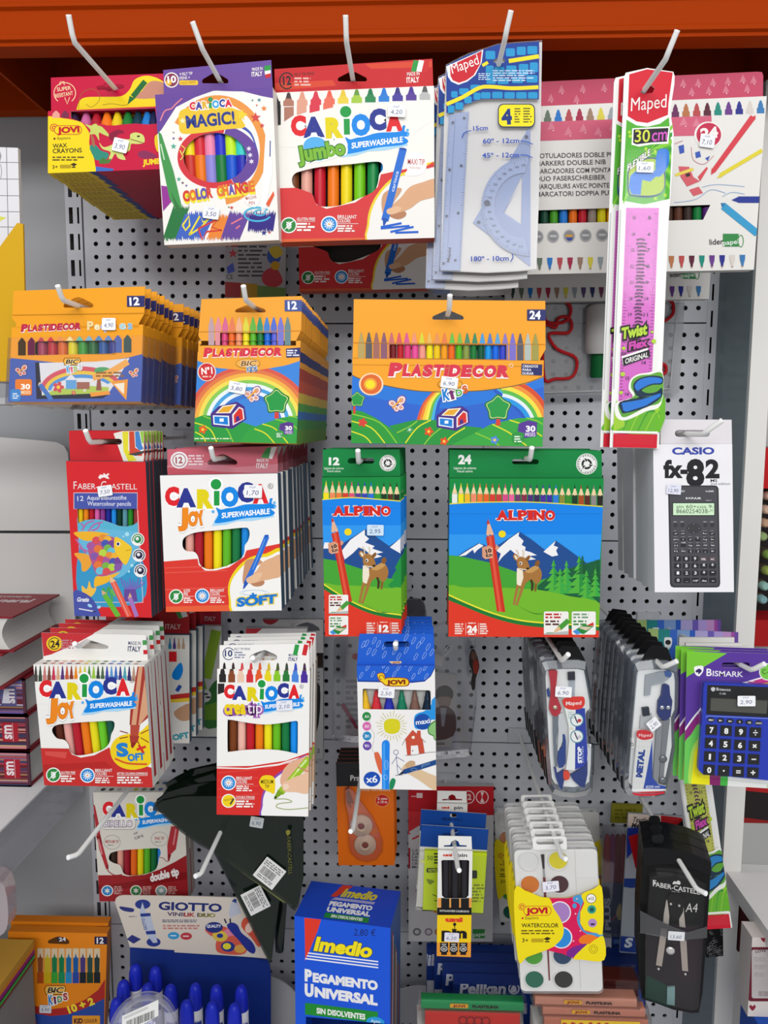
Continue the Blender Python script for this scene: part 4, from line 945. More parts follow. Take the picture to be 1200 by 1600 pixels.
hills(P, [(330,975),(400,880),(480,850),(600,810),(740,795),(740,985)],'36a044',[((480,850),(560,880),(640,970)),((560,820),(660,850),(735,920)),((430,880),(500,910),(560,975)),((640,800),(700,810),(740,830))])
house_art(P.fr((532,798),(726,770),(160,865),(380,820))); tree_art(P, 568,710,70); butterfly(P, 415,665,55); flower(P, 108,885,26,'e8602a')
P.el(133,525,58,58,'f4e8dc'); P.el(133,525,52,54,'d0343a'); P.text('N°1',100,540,170,534,44,'f8f0ea',.04); P.micro(106,546,164,562,1,'f0c8b8',3)
P.poly([(590,850),(640,836),(675,845),(672,910),(620,916),(584,890)],'5a3a8a'); P.text('30',622,888,666,888,26,'f8f8f8',.04); P.text('MESES',622,912,668,912,18,'d8c8ec',.02)
P.poly([(558,900),(580,886),(614,896),(614,930),(584,946),(558,930)],'3a9a4a'); P.micro(568,905,606,935,3,'dcecd8',3); P.micro(56,935,300,948,1,'e4ecc8',3)
crayon_row(P, ['c0a0a8','e0909a','d86a94','e8805a','eeb08a','e0d84a','6ab84a','3a9a7a','4a86d0','5a72d0','7a78d0','6a8a90'],140,660,182,240,358,0,.86)
P.rect(216,278,574,362,'c87a2a')
pdecor(P, 112,428,606,420,48)
P.poly([(628,380),(725,372),(720,432),(630,436)], NAV); P.micro(634,384,712,428,3,'e4e4f0',5,.6)
P.line([(82,274),(722,268)],3,'c8862a')
P.el(390,472,78,32,'c88a2a'); P.el(390,472,72,27,'eeb050'); P.text('BIC',345,488,440,486,32,'8a5a24',.03,.25, out='f6e4c0', ow=.04); P.text('KiDS',384,524,450,520,32,'5a86b8',.04, out='f4efe8', ow=.06)
P.rect(620,76,728,146,'4a5a9a'); P.text('12',640,134,698,132,50,'f8f8f8',.035)
done(it, g, 'carton')
pens(it, ['d8447a','ec6a24','f0946a','f2e020','5ab42a','1f7a3c','1a6ad8','5a64d8'],216,574,278,362,.001,'crayon')
price(it, 322,622,108,70,'3,80',-.002,10)
copies(it, 23,.0122, NTH('orange rainbow crayon carton with twelve crayons, %s from the front of its stack'), names=('carton',), jit=.0006)
hook(393,476,.88,.028,'white display hook through the rainbow crayon stack', up=.012)

# --- 24-crayon carton
zI = Zm(540,455,.26667)
it = It('crayon_carton','wide orange carton of twenty-four crayons with sun and hills','carton',[(48,47),(1170,57),(1148,912),(33,890)],.88, zI, None)
win = [(258,312),(942,316),(942,400),(258,392)]
head = [(48,47),(1170,57),(1172,340),(1140,395),(1140,420),(50,420),(40,395),(44,300)]
g, P, H = flushbox(it, .0105,390, head, euro(600,140,188,54),'f5a428','f0a030',[win],[(0,.3,'3a8a3a'),(.3,.85,'2a6ab0'),(.85,1,'e89a2a')])
P.poly([(40,492),(90,515),(220,550),(400,582),(560,590),(760,585),(900,570),(1050,540),(1160,500),(1170,920),(20,920)],'2a78d8')
P.poly([(40,600),(250,640),(600,690),(900,640),(1160,560),(1160,920),(20,920)],'2f66cc')
for k, c in enumerate(('dc5a3a','ee8a3a','f2d040','f2ea5a','6ab84a','4ab0e0','2a5ac0')):
    P.line([(425+17*k, 755),(460+15*k, 660-2*k),(520+13*k, 590)],18, c, 4); P.line([(900-10*k+30,560+k*3),(1010-5*k, 590+k*12),(1150-10*k, 740-0*k-60+k*18)],20, c, 5) if k else None
P.arc(880,800,330,300,26,-80,0,'d8502e'); P.arc(880,800,304,274,24,-80,0,'ee923a'); P.arc(880,800,280,250,24,-80,0,'f0de4a'); P.arc(880,800,256,226,22,-80,0,'5aba50'); P.arc(880,800,234,204,20,-80,0,'e4ecf0'); P.arc(880,800,214,184,26,-80,0,'2a98e0')
P.poly([(680,560),(900,572),(1050,545),(1160,505),(1160,470),(680,470)],'f5a428'); P.line([(40,492),(90,515),(220,550),(400,582),(560,590),(760,585),(900,570),(1050,540),(1160,500)],5,'6a5a3a',4)
hills(P, [(20,690),(100,705),(180,745),(260,800),(350,895),(20,890)],'2f9a3c',[((30,760),(150,800),(230,890)),((40,720),(200,770),(300,890)),((30,820),(110,850),(150,890))])
hills(P, [(255,790),(400,755),(540,755),(700,790),(800,800),(800,905),(350,900)],'2a9440',[((500,755),(420,800),(350,890)),((560,800),(500,850),(460,900)),((700,800),(620,850),(580,900)),((300,830),(380,790),(420,760))])
hills(P, [(600,910),(760,830),(850,780),(1000,745),(1160,738),(1160,920)],'3aa644',[((860,780),(960,830),(1060,905)),((760,830),(850,870),(900,905)),((960,755),(1060,790),(1150,850)),((1060,742),(1120,760),(1155,780))])
P.el(150,545,72,66,'f6d8b0'); P.el(150,545,62,58,'e06a2e'); P.el(145,545,38,36,'f0a83a'); P.el(145,546,27,25,'f6e02a')
house_art(P); tree_art(P, 893,685,68); tree_art(P, 68,635,40, False); P.rect(44,675,58,718,'d8433a'); butterfly(P, 300,660,52)
flower(P, 100,770,26,'d8433a','d8433a'); flower(P, 487,822,26,'e8502a'); flower(P, 577,880,24,'e8502a'); flower(P, 873,872,24,'5a8ae0'); flower(P, 375,812,20,'5aa86a','d8e8d8')
P.poly([(1015,775),(1070,757),(1122,768),(1118,850),(1040,862),(1008,820)],'5a3a96'); P.text('30',1056,822,1112,822,34,'f8f8f8',.04); P.text('MESES',1052,850,1112,850,22,'e0d4f0',.02)
P.poly([(975,835),(1010,822),(1046,832),(1044,880),(1005,898),(975,880)],'2f9444'); P.micro(988,845,1032,888,3,'e4f0e0',3)
crayon_row(P, ['b8a060','5a5a60','a06a60','8a5a70','c86a70','d85a64','d85a94','ec947a','d8d43a','e8b85a','e8945a','e8804a','6ac04a','7ab84a','4a8a6a','3a8a64','4a9ad8','5a7ac0','5aa0d0','8a7ac0','7a70c8','5a5a68','b0bcb4','a09a50'],70,1134,240,310,398,8,.84)
P.rect(256,310,944,404,'b06a1a')
P.poly([(40,394),(1150,408),(1150,440),(40,430)],'f5a428')
pdecor(P, 250,492,962,500,66)
P.arc(969,436,12,12,2.5,0,360,'f6f0e8',14)
P.poly([(1030,425),(1152,430),(1150,494),(1030,490)],'2a2f6a'); 
for i, t in enumerate(('CREADOS','PARA','DURAR')): P.text(t, 1036,447+21*i, 1036+13*len(t),448+21*i, 15,'f0f0f4',.02, res=2)
P.el(612,545,74,32,'b87a1a'); P.el(612,545,68,27,'f2b03a'); P.text('BIC',572,562,652,562,32,'3a2a1a',.03,.25)
for ch, x, w, y, h, c in (('K',572,42,640,66,'1f7fd0'),('i',618,22,634,52,'7a2a6a'),('D',648,38,616,38,'4aa84a'),('S',688,30,600,46,'d8602a')): P.text(ch, x, y, x+w, y-6, h, c, .05,0, out='fdfdfd', ow=.08)
P.line([(46,302),(1170,312)],3,'c8841a'); P.rect(1063,108,1172,172,'2a2f6a'); P.text('24',1076,162,1142,164,48,'f8f8f8',.035)
done(it, g, 'carton')
pens(it, ['7a1f26','c0202a','e0407a','e8509a','f09a8a','f2e21a','f0c81a','f2a01a','ee6a1a','5ab41e','8a9a4a','1f7a3a','16583c','1a94e0','1a6ae0','3a4ac8'],256,944,312,402,.001,'crayon')
price(it, 608,535,100,66,'6,90',-.002,8)
hook(700,490,.88,.028,'white display hook holding the wide orange carton of twenty-four crayons', up=.012)

# ================================================================== third row
# --- red watercolour-pencil carton with fish
zJ = Zm(90,665,.19066)
it = It('pencil_carton','red watercolour pencil carton with a rainbow scaled fish, foremost of its stack','carton',[(68,291),(720,298),(772,1577),(140,1556)],.89, zJ, 'red watercolour pencil cartons in one stack')
win = [(162,682),(648,682),(650,795),(620,815),(560,828),(500,822),(430,795),(360,772),(290,768),(230,775),(166,800)]
g, P = carton(it, .0105,'d82a30','3a4a58',[win], left='b8222a')
P.poly([(160,760),(360,760),(500,815),(560,822),(655,790),(690,1450),(200,1445)],'5ab4d2'); P.poly([(165,850),(300,840),(660,870),(690,1440),(200,1440)],'68b8dc')
P.blob([(180,1000),(300,1150),(500,1250),(690,1100),(690,1440),(200,1440)],'3a98c8')
P.line([(655,690),(700,1450),(200,1446)],6,'e8ccd0')
for pts in ([(200,860),(240,800),(300,780)],[(250,870),(300,810),(370,790)],[(280,860),(330,840),(345,790)],[(220,830),(190,800)],[(150,930),(220,1030),(240,1040)],[(170,1000),(250,1030)]): P.line(pts, 13,'b06aa8',3)
P.blob([(130,880),(200,868),(320,870),(430,890),(330,910),(290,940),(240,945),(190,930)],'f0b42e',3); P.blob([(135,1050),(200,1045),(250,1060),(280,1100),(270,1150),(235,1190),(200,1190),(190,1120)],'eea53a',3); P.blob([(300,1320),(310,1240),(380,1235),(480,1210),(510,1205),(440,1260),(400,1290),(330,1315)],'f2b82e',3)
R = random.Random(4); sc = ['e8783a','f0b43a','d8505a','8a5aa8','7ab84a','4a5ab0','a85aa0','e8903a','6ac0d8','b8d84a','7a4a9a']
P.blob([(250,1000),(320,920),(400,900),(480,930),(520,1010),(540,1100),(510,1180),(430,1220),(330,1230),(280,1130)],'b85a8a',3)
for i, (x, y) in enumerate([(315,940),(370,920),(410,935),(270,985),(330,1010),(390,965),(440,970),(410,1005),(370,1045),(300,1070),(440,1030),(350,1095),(425,1065),(470,1070),(400,1110),(330,1140),(455,1115),(495,1110),(395,1150),(445,1160),(495,1160),(345,1190),(400,1195)]): P.el(x, y, 33,31, sc[(i*5+2) % len(sc)],-30,14)
P.blob([(470,915),(520,930),(570,965),(608,1000),(600,1060),(570,1130),(545,1135),(500,1080),(465,1010)],'f2c832',3); P.el(498,970,17,18,'f4f4f0'); P.el(496,970,11,13,'2a2a6a'); P.line([(560,1025),(600,1015)],4,'a86a1a')
for x, y, r in ((570,890,18),(540,908,8),(610,1145,14),(585,1195,10)): P.el(x, y, r, r, 'a8e0f0', n=12)
P.blob([(210,1380),(200,1310),(240,1340),(260,1270),(280,1330),(320,1330),(280,1400)],'f0c050',3); P.line([(370,1330),(400,1380),(420,1320),(450,1440)],20,'4aa860',3); P.line([(440,1340),(470,1400)],18,'6ab850',3)
for k in range(9): P.line([(590,1360),(540+18*k, 1290+abs(4-k)*6),(520+24*k, 1250+(k % 3)*15)],9,'7a6ac0',3)
P.poly([(545,1340),(640,1340),(655,1440),(545,1440)],'6a4a9a')
P.line([(385,1385),(500,1565)],42,'6ab83a'); P.poly([(365,1390),(405,1372),(362,1348)],'d8b084'); P.line([(450,1270),(590,1565)],46,'e8604a'); P.line([(446,1262),(580,1560)],10,'f0948a'); P.poly([(430,1290),(478,1272),(430,1232)],'e8c094'); P.line([(590,1400),(650,1565)],34,'a878c0'); P.poly([(578,1415),(610,1402),(592,1368)],'d8b084')
P.blob([(130,1360),(200,1362),(260,1395),(300,1440),(330,1500),(340,1570),(130,1570)],'4a55a8',3); P.text('Gratis',158,1440,256,1442,34,'f4f4f8',.03,.15); P.line([(175,1500),(300,1522)],10,'d8d8e8'); P.poly([(290,1516),(320,1526),(288,1530)],'2a2a3a'); P.el(265,1475,20,12,'a8d4f0',30); P.el(340,1487,16,12,'a8d4f0',-20)
P.rect(132,548,656,684,'e8ccd0'); P.rect(137,553,652,682,'4a58a8'); P.rect(134,548,656,553,'e8ccd0')
P.text('12',164,618,214,616,40,'f4f4f8',0); P.text('Aquarellbuntstifte',242,608,566,606,34,'f4f4f8',0); P.text('Watercolour pencils',246,655,602,657,34,'f4f4f8',0)
P.text('F',132,520,158,520,62,'f6e8e8',0); P.text('ABER-',164,520,330,521,46,'f6e8e8',0); P.text('C',356,521,400,521,66,'f6e8e8',0); P.text('ASTELL',440,522,652,523,46,'f6e8e8',0)
P.blob([(335,425),(352,400),(372,405),(380,388),(398,402),(415,390),(425,400),(412,412),(425,436),(400,432),(385,424),(362,430),(350,438)],'f6e8e8',3)
for cx, cy, c in ((658,932,'2a8a4a'),(668,1062,'2a2a4a'),(680,1188,'2a2a4a')):
    P.el(cx, cy, 54,54,'f4f4f4'); P.arc(cx, cy, 46,46,9,-200,60, c); P.el(cx, cy, 30,30, c); P.el(cx-4, cy-6,14,14,'e8e8e8')
done(it, g, 'carton')
g, P = tab(it, [(92,42),(710,45),(716,310),(104,310)],.010,'d02a32',[slot(400,132,128,24)], back='4a5a4a')
P.poly([(458,64),(530,45),(708,45),(708,270),(700,300),(540,295)],'f2eee6'); P.poly([(530,50),(580,48),(578,200),(650,285),(580,292),(540,210)],'ece23a'); P.poly([(586,48),(628,48),(636,180),(700,222),(690,250),(590,240)],'d8503a'); P.poly([(634,48),(668,48),(690,160),(706,190),(670,205),(640,170)],'4a8ad0'); P.poly([(676,48),(706,48),(706,150),(690,140)],'9ad04a'); P.poly([(575,235),(708,205),(708,225),(640,248)],'4a4a4e')
done(it, g, 'hang_tab')
pens(it, ['e8c41a','ee8a1a','b81c30','d860a8','8a3a90','1f2a90','1f8ae0','123a2a','5a90a0','2a8a2a','8a3a3a'],158,660,665,835,.002,'colour_pencil', sides=6)
price(it, 388,535,118,88,'7,50',-.0022,-8)
copies(it, 6,.0115, NTH('red watercolour pencil carton with dark side, %s from the front of its stack'), jit=.0008)
hook(161,690,.90,.035,'white display hook through the red watercolour pencil stack', up=.012)

# --- white and red twelve-pen cartons
zK = Zm(245,695,.25)
it = It('marker_carton','white and red carton of slim felt pens with one wide window, foremost of its stack','carton',[(22,190),(752,180),(784,1034),(55,1046)],.88, zK, 'slim felt pen cartons, third row')
win = spline([(160,625),(165,590),(195,565),(260,545),(400,532),(540,518),(572,525),(580,560),(570,600),(550,630),(545,680),(515,720),(440,755),(350,778),(300,772),(268,745),(258,700),(235,670),(190,665),(168,650)],3)
g, P = carton(it, .0235,'f2f0ee','2f5674',[win], left='e8e4e0')
P.poly([(40,730),(255,712),(262,750),(300,785),(350,790),(450,765),(545,700),(560,660),(620,648),(780,615),(800,1060),(40,1060)],'dc3a30')
for y in (770,800,905): P.line([(50, y),(440, y-14)],7,'e4564a')
P.poly([(50,1012),(480,1000),(490,1045),(50,1050)],'e8603a')
P.blob([(490,1060),(450,960),(450,860),(500,770),(580,705),(680,680),(800,668),(800,1070)],'f0d21e',4); P.blob([(505,1060),(462,960),(464,862),(515,782),(590,720),(690,700),(800,690),(800,1070)],'f4f2ee',4)
for r in (50,62): P.arc(610,925, r*1.5,18,3,0,360,'9ac0e4')
draw_hand(P); carioca_logo(P); super_splash(P); joy_word(P)
P.text('SOFT',500,1010,752,985,54,'1f7ad0',.06,.1, out='f0d62a', ow=.07); P.line([(580,945),(625,940)],14,'1f7ad0'); P.line([(600,925),(606,962)],14,'1f7ad0')
gluten(P, 121,948,45); claims(P, 168,900,232,990,['GLUTEN','FREE']); brilliant(P, 285,944,46); claims(P, 334,898,430,990,['BRILLIANT','COLORS'])
done(it, g, 'carton')
g, P = tab(it, [(65,28),(755,8),(757,200),(68,205)],.023,'d26a7a',[euro(410,92,188,66)], back='a04a54')
P.poly([(65,130),(300,110),(500,140),(757,120),(757,200),(65,205)],'dd8a98'); P.poly([(68,140),(420,170),(757,180),(757,200),(65,205)],'cf5a66')
P.el(140,96,55,53,'f6f2f2'); P.arc(140,96,43,42,5,0,360,'a84a5c'); P.text('12',118,116,162,114,40,'a84a5c',.03); P.micro(198,60,300,130,4,'f2dce0',3)
made_in(P, 622,146,698,30,'f6eef0',-2); P.poly([(650,80),(685,20),(716,15),(700,85)],'4a9a54'); P.poly([(700,85),(716,15),(752,12),(720,90)],'f4f2ee')
done(it, g, 'hang_tab')
pens(it, ['e8a498','b02030','ee7a1a','f2e01c','62b82a','1f7a44','1f8ae0'],170,580,515,790,.003)
price(it, 602,292,112,80,'1,70',-.0022,2)
copies(it, 9,.0295, NTH('white felt pen carton with blue side, %s from the front of the third row stack'), jit=.0016)
hook(344,716,.893,.028,'white display hook through the slim felt pen stack of the third row', up=.012)

# --- green cartons of colour pencils with deer
PENCIL24 = ['e8e8e4','f0e01c','f0b82a','f08a6a','ee7a3a','e8602a','d83a30','c83a3a','d84a8a','e8609a','6a3a6a','8a2a4a','4a2f7a','3a2a5a','4a2f9a','3a30a0','2f7ad8','8a8a3a','3a8a30','1f3a26','a84a24','5a2a24','8a8684','2a2422']
def alp_logo(P, x0, y0, x1, y1, h):
    """slab-serif capitals with white rim"""
    n = 6; W = [('A',74),('L',58),('P',62),('I',34),('N',72),('O',66)]; tot = sum(w for _, w in W)+20
    for bb, c in ((.13,'f6ecea'),(.055,'d8281e')):
        s = 0
        for ch, w in W:
            a, b = s/tot, (s+w)/tot; s += w+4; X0, X1 = x0+(x1-x0)*a, x0+(x1-x0)*b; Y = y0+(y1-y0)*a; P.text(ch, X0, Y, X1, Y, h, c, bb)
            t = h*.15 + (bb-.055)*h; e = (bb-.055)*h
            feet = {'A': [(-.06,.36,1),(.64,1.06,1)],'L': [(-.04,.5,1),(-.04,.5,0)],'P': [(-.04,.55,1),(-.04,.3,0)],'I': [(-.25,1.25,1),(-.25,1.25,0)],'N': [(-.08,.36,1),(-.08,.2,0),(.66,1.08,0)],'O': []}[ch]
            for fa, fb, bot in feet:
                yy = Y-t*.75 if bot else Y-h-e; P.rect(X0+(X1-X0)*fa-e, yy, X0+(X1-X0)*fb+e, yy+t, c)
def alp_pencil(P):
    P.poly([(278,575),(326,562),(398,1045),(345,1040)],'cc3424'); P.poly([(292,572),(310,568),(375,1042),(358,1042)],'e2583e'); P.poly([(290,462),(326,558),(312,566),(302,558),(292,570),(278,562)],'e6b494'); P.poly([(290,462),(300,494),(281,496)],'c8301e')
    P.poly([(252,640),(300,628),(318,652),(320,705),(272,714),(254,700)],'d89a7c'); P.poly([(270,655),(318,640),(320,705),(274,714)],'e4ae90'); P.poly([(340,620),(360,640),(345,660),(335,650)],'d89a7c')
    P.text('10',278,678,314,668,24,'2a1a14',.05); P.text('Km',280,704,318,694,22,'2a1a14',.04)
def deer_art(P):
    """plain brown fawn looking left, in the frame of the 24-pencil carton"""
    B, D, Wc, K = 'a8743c','8a5a2a','f0e6d0','4a2f1c'
    P.poly([(470,1000),(520,1030),(600,1060),(650,1055),(560,1050),(490,1010)],'4a8a2a')
    for pts in ([(560,830),(575,870),(570,912),(558,912),(560,870),(550,840)], ): P.poly(pts, K)
    P.poly([(588,820),(602,830),(590,915),(578,915),(582,870)], D)
    P.blob([(478,770),(500,790),(540,780),(600,760),(625,800),(618,845),(590,870),(560,840),(520,870),(490,890),(470,860)], B, 4)
    P.blob([(522,790),(560,765),(592,752),(606,770),(570,795),(545,800)],'c89a58',3)
    P.el(598,740,15,20, D, 20); P.poly([(470,770),(506,775),(510,830),(495,880),(470,880),(468,840)], Wc)
    P.poly([(468,870),(486,880),(465,960),(458,1000),(444,998),(452,950)], B); P.poly([(500,860),(522,870),(490,960),(474,1004),(460,1002),(478,950)], B)
    P.blob([(470,740),(478,705),(510,700),(535,725),(548,765),(530,778),(500,782),(478,770)], B, 4)
    P.blob([(446,690),(462,680),(482,705),(470,725),(452,712)], B, 3); P.blob([(453,695),(462,690),(474,708),(466,716)], Wc, 3); P.blob([(522,712),(545,690),(552,705),(535,725)], D, 3)
    P.line([(480,705),(478,675),(466,655)],7,'d8c8a8',3); P.line([(506,702),(512,675),(505,658)],7,'d8c8a8',3)
    P.el(494,740,9,10,'f6f2ea'); P.el(492,741,5,7,'2a1a12'); P.el(538,772,10,6,'2a1a12'); P.line([(480,772),(530,780)],5, Wc, 2)
def sq_badge(P, x0, y0, x1, y1, kind):
    P.rect(x0, y0, x1, y1,'f2f0ec',10); w, h = x1-x0, y1-y0
    P.micro(x0+w*.06, y0+h*.06, x0+w*.72, y0+h*.32,2,('c0302c','7aa07a')[kind],3,.6,.1); P.micro(x0+w*.06, y0+h*.36, x0+w*.62, y0+h*.62,2,('5a3030','4a8a4a')[kind],4,.6,.1)
    if kind == 0:
        P.poly([(x0, y1),(x0, y1-h*.05),(x0+w*.4, y1-h*.1),(x1, y1-h*.16),(x1, y1)],'b8bab8'); P.line([(x0+w*.62, y1-h*.26),(x1, y1-h*.62)], h*.22,'4a9a3a'); P.poly([(x0+w*.5, y1-h*.28),(x0+w*.62, y1-h*.36),(x0+w*.7, y1-h*.2),(x0+w*.38, y1-h*.08)],'e0b888'); P.line([(x0+w*.38, y1-h*.08),(x0+w*.1, y1-h*.08)], h*.03,'3a8a3a')
    else:
        P.poly([(x0+w*.04, y1-h*.14),(x0+w*.5, y1-h*.44),(x0+w*.92, y1-h*.36),(x0+w*.5, y1-h*.02)],'2a8a3a'); P.poly([(x0+w*.04, y1-h*.14),(x0+w*.2, y1-h*.24),(x0+w*.4, y1-h*.06),(x0+w*.2, y1)],'4a90d8'); P.poly([(x0+w*.42, y1-h*.36),(x0+w*.86, y1-h*.32),(x0+w*.6, y1-h*.18),(x0+w*.3, y1-h*.28)],'d8c8b0'); P.poly([(x0+w*.62, y1-h*.4),(x0+w*.9, y1-h*.54),(x0+w*.92, y1-h*.38)],'d8302a')
def recycle(P, cx, cy, r):
    P.el(cx, cy, r, r, 'f2f2f0')
    P.arc(cx, cy, r*.92, r*.92, r*.05,0,360,'6a7a6a',30)
    for k in range(22):
        a = 2*math.pi*k/22
        if k % 7: P.el(cx+r*.78*math.cos(a), cy+r*.78*math.sin(a), r*.05, r*.08,'4a524a', math.degrees(a)+90,6)
    for k in range(3):
        a = math.radians(120*k-90); P.arc(cx, cy, r*.5, r*.5, r*.2,120*k-80,120*k+0,'2a2e2a',6)
        b = math.radians(120*k+8); P.poly([(cx+r*.62*math.cos(b), cy+r*.62*math.sin(b)),(cx+r*.18*math.cos(b), cy+r*.18*math.sin(b)),(cx+r*.44*math.cos(b+.55), cy+r*.44*math.sin(b+.55))],'2a2e2a')
def colours_block(P, x0, y0, x1, y1, n, c='f4dcd4'):
    w = x1-x0; P.micro(x0, y0+4, x0+w*.27, y1-4,5, c, 3,.6,.25); P.line([(x0+w*.33, y0+4),(x0+w*.33, y1-4)],2.5, c); P.line([(x0+w*.71, y0+4),(x0+w*.71, y1-4)],2.5, c)
    P.text(n, x0+w*.37, y1-(y1-y0)*.22, x0+w*.67, y1-(y1-y0)*.22,(y1-y0)*.54,'fbf4f0',.06); P.micro(x0+w*.4, y0, x0+w*.64, y0+10,1, c, 2,.7,0); P.micro(x0+w*.4, y1-12, x0+w*.64, y1,1, c, 2,.7,0); P.micro(x0+w*.75, y0+4, x1, y1-4,5, c, 5,.6,.2)
zM = Zm(690,695,.25)
it = It('pencil_carton','wide green carton of twenty-four colour pencils with a deer and mountains, foremost of its stack','carton',[(48,208),(1014,212),(980,1202),(44,1198)],.88, zM, 'wide deer pencil cartons in one stack')
g, P = carton(it, .012,'128a40','0e5a30',[], bottom='b82a22')
P.poly([(44,370),(200,362),(500,358),(700,368),(1010,388),(985,760),(40,760)],'1484e8'); P.poly([(44,560),(1000,560),(985,800),(40,800)],'2f98ee')
pencil_row(P, PENCIL24,62,1010,236,306,366,12)
P.poly([(44,374),(200,363),(500,359),(700,368),(1010,390),(1010,430),(44,430)],'1484e8'); P.line([(44,370),(200,360),(500,357),(700,365),(1010,386)],6,'f0e43a',4)
P.poly([(100,695),(150,660),(230,615),(270,625),(300,660),(485,542),(560,590),(650,660),(712,597),(800,660),(860,705),(990,800),(600,900),(300,780)],'234e90')
P.poly([(105,697),(160,662),(235,617),(262,630),(225,655),(205,678),(195,655),(150,690)],'f2f0f2'); P.poly([(340,660),(420,590),(485,545),(480,570),(512,600),(500,625),(525,640),(520,660),(560,672),(595,690),(545,695),(590,715),(530,722),(470,690),(430,655),(380,700),(352,735),(370,680)],'f2f0f2'); P.poly([(636,668),(712,600),(700,630),(728,640),(715,660),(728,690),(690,698)],'f2f0f2')
P.poly([(40,690),(110,695),(300,735),(470,795),(600,850),(780,800),(990,740),(990,1000),(40,1000)],'46a436'); P.poly([(600,880),(700,800),(990,715),(990,1000),(600,930)],'1c5f3c')
for x, y, h, w, c in ((700,715,230,150,'2f9a44'),(780,720,200,130,'3aa648'),(860,690,240,170,'2a9040'),(880,690,120,90,'1c5a34'),(965,715,130,90,'1c5a34'),(740,770,200,150,'3eaa46'),(905,780,200,140,'38a044'),(960,770,180,100,'3eaa46')):
    for k in range(5,0,-1):
        a, b = y+h*(k-1)/5.6, y+h*k/5; P.poly([(x, a),(x+w*.5*k/5, b),(x, b-3)], c); P.poly([(x, a),(x, b-3),(x-w*.5*k/5, b)],'52b23e' if c != '1c5a34' else '256a3a')
P.blob([(30,900),(150,890),(350,890),(600,905),(800,945),(1000,1000),(1000,1230),(30,1230)],'74b82e',4)
P.poly([(40,965),(150,1010),(300,1070),(460,1115),(640,1140),(1000,1160),(1000,1220),(40,1220)],'e03a26')
P.line([(40,955),(150,1000),(300,1060),(460,1105),(640,1128),(1000,1148)],26,'1f7a34',4); P.line([(40,935),(150,985),(300,1045),(460,1090),(640,1112),(1000,1132)],9,'f0e43a',4)
P.el(378,557,23,22,'f2d81e')
alp_pencil(P); deer_art(P); alp_logo(P, 345,466,708,466,58)
colours_block(P, 82,1108,290,1188,'24'); sq_badge(P, 638,1040,792,1185,0); sq_badge(P, 812,1040,962,1185,1)
done(it, g, 'carton')
g, P = tab(it, [(48,32),(1000,38),(1004,222),(48,218)],.0115,'158644',[slot(524,106,84,16)], back='2a5a3a')
P.text('24',104,118,186,118,56,'f2f4f2',.05); P.text('Lápices de colores',76,152,216,152,14,'dce8dc',.02, res=2); P.text('Pencil colors',98,172,194,172,14,'dce8dc',.02, res=2); recycle(P, 907,120,66)
done(it, g, 'hang_tab')
copies(it, 5,.017, NTH('wide green carton of twenty-four colour pencils, %s from the front of its stack'), jit=.0008, dx=.0006)
hook(822,716,.89,.028,'white display hook through the wide green pencil carton stack', up=.012)

zL = Zm(490,695,.19066)
it = It('pencil_carton','narrow green carton of twelve colour pencils with a deer, foremost of its stack','carton',[(66,265),(714,265),(720,1567),(95,1571)],.88, zL, 'narrow deer pencil cartons in one stack')
g, P = carton(it, .012,'128a40','0e4f2c',[], bottom='b82a22')
P.poly([(60,448),(300,432),(500,445),(720,462),(720,900),(60,900)],'1484e8'); P.poly([(60,660),(720,660),(720,920),(60,920)],'2f98ee')
pencil_row(P, ['f2e01c','f08a5a','ee7a3a','d83a30','e0507a','5a3a9a','3a40b8','2a70d8','3a9a30','1f3a24','5a2f24','2a2422'],76,708,290,392,452,14)
P.poly([(60,452),(300,435),(500,446),(722,464),(722,520),(60,520)],'1484e8'); P.line([(60,450),(300,432),(500,444),(722,462)],8,'f0e43a',4)
P.poly([(60,850),(130,795),(160,800),(200,830),(250,800),(425,690),(480,730),(620,830),(720,760),(720,1150),(500,1120),(60,1000)],'234e90')
P.poly([(80,850),(90,800),(130,800),(160,830),(120,850)],'f2f0f2'); P.poly([(230,870),(300,780),(420,695),(420,740),(455,770),(420,800),(500,830),(480,850),(570,880),(510,895),(560,915),(500,930),(420,860),(370,840),(320,890),(255,940)],'f2f0f2'); P.poly([(625,840),(712,765),(712,890)],'f2f0f2')
P.poly([(60,930),(190,950),(400,1020),(560,1090),(720,1100),(720,1250),(60,1250)],'46a436'); P.poly([(610,1150),(660,1100),(640,1085),(680,1020),(665,1010),(712,920),(725,920),(725,1190),(640,1180)],'249040')
P.blob([(60,1160),(200,1150),(450,1160),(600,1175),(740,1195),(740,1500),(60,1500)],'74b82e',4)
P.poly([(80,1170),(180,1230),(320,1310),(450,1370),(560,1400),(722,1425),(722,1580),(80,1580)],'e03a26'); P.line([(80,1165),(180,1226),(320,1305),(450,1362),(560,1392),(722,1415)],28,'1f7a34',4); P.line([(80,1140),(180,1206),(320,1288),(450,1345),(560,1372),(722,1395)],10,'f0e43a',4)
P.el(282,714,30,29,'f2d81e')
alp_pencil(P.fr((290,462),(398,1045),(154,592),(316,1285))); deer_art(P.fr((446,690),(470,1002),(372,880),(402,1300))); alp_logo(P, 160,576,632,574,74)
sq_badge(P, 125,1228,284,1384,0); sq_badge(P, 125,1400,284,1555,1); colours_block(P, 434,1448,706,1556,'12')
done(it, g, 'carton')
g, P = tab(it, [(75,38),(705,38),(710,275),(75,275)],.0115,'158644',[slot(388,132,110,24)], back='2a5a3a')
P.text('12',124,164,212,164,62,'f2f4f2',.05); P.text('Lápices de colores',86,200,246,200,17,'dce8dc',.02, res=2); P.text('Pencil colors',112,224,222,224,17,'dce8dc',.02, res=2); recycle(P, 608,150,67)
done(it, g, 'hang_tab')
price(it, 506,700,136,88,'2,95',-.0022,1,'cfe4f6')
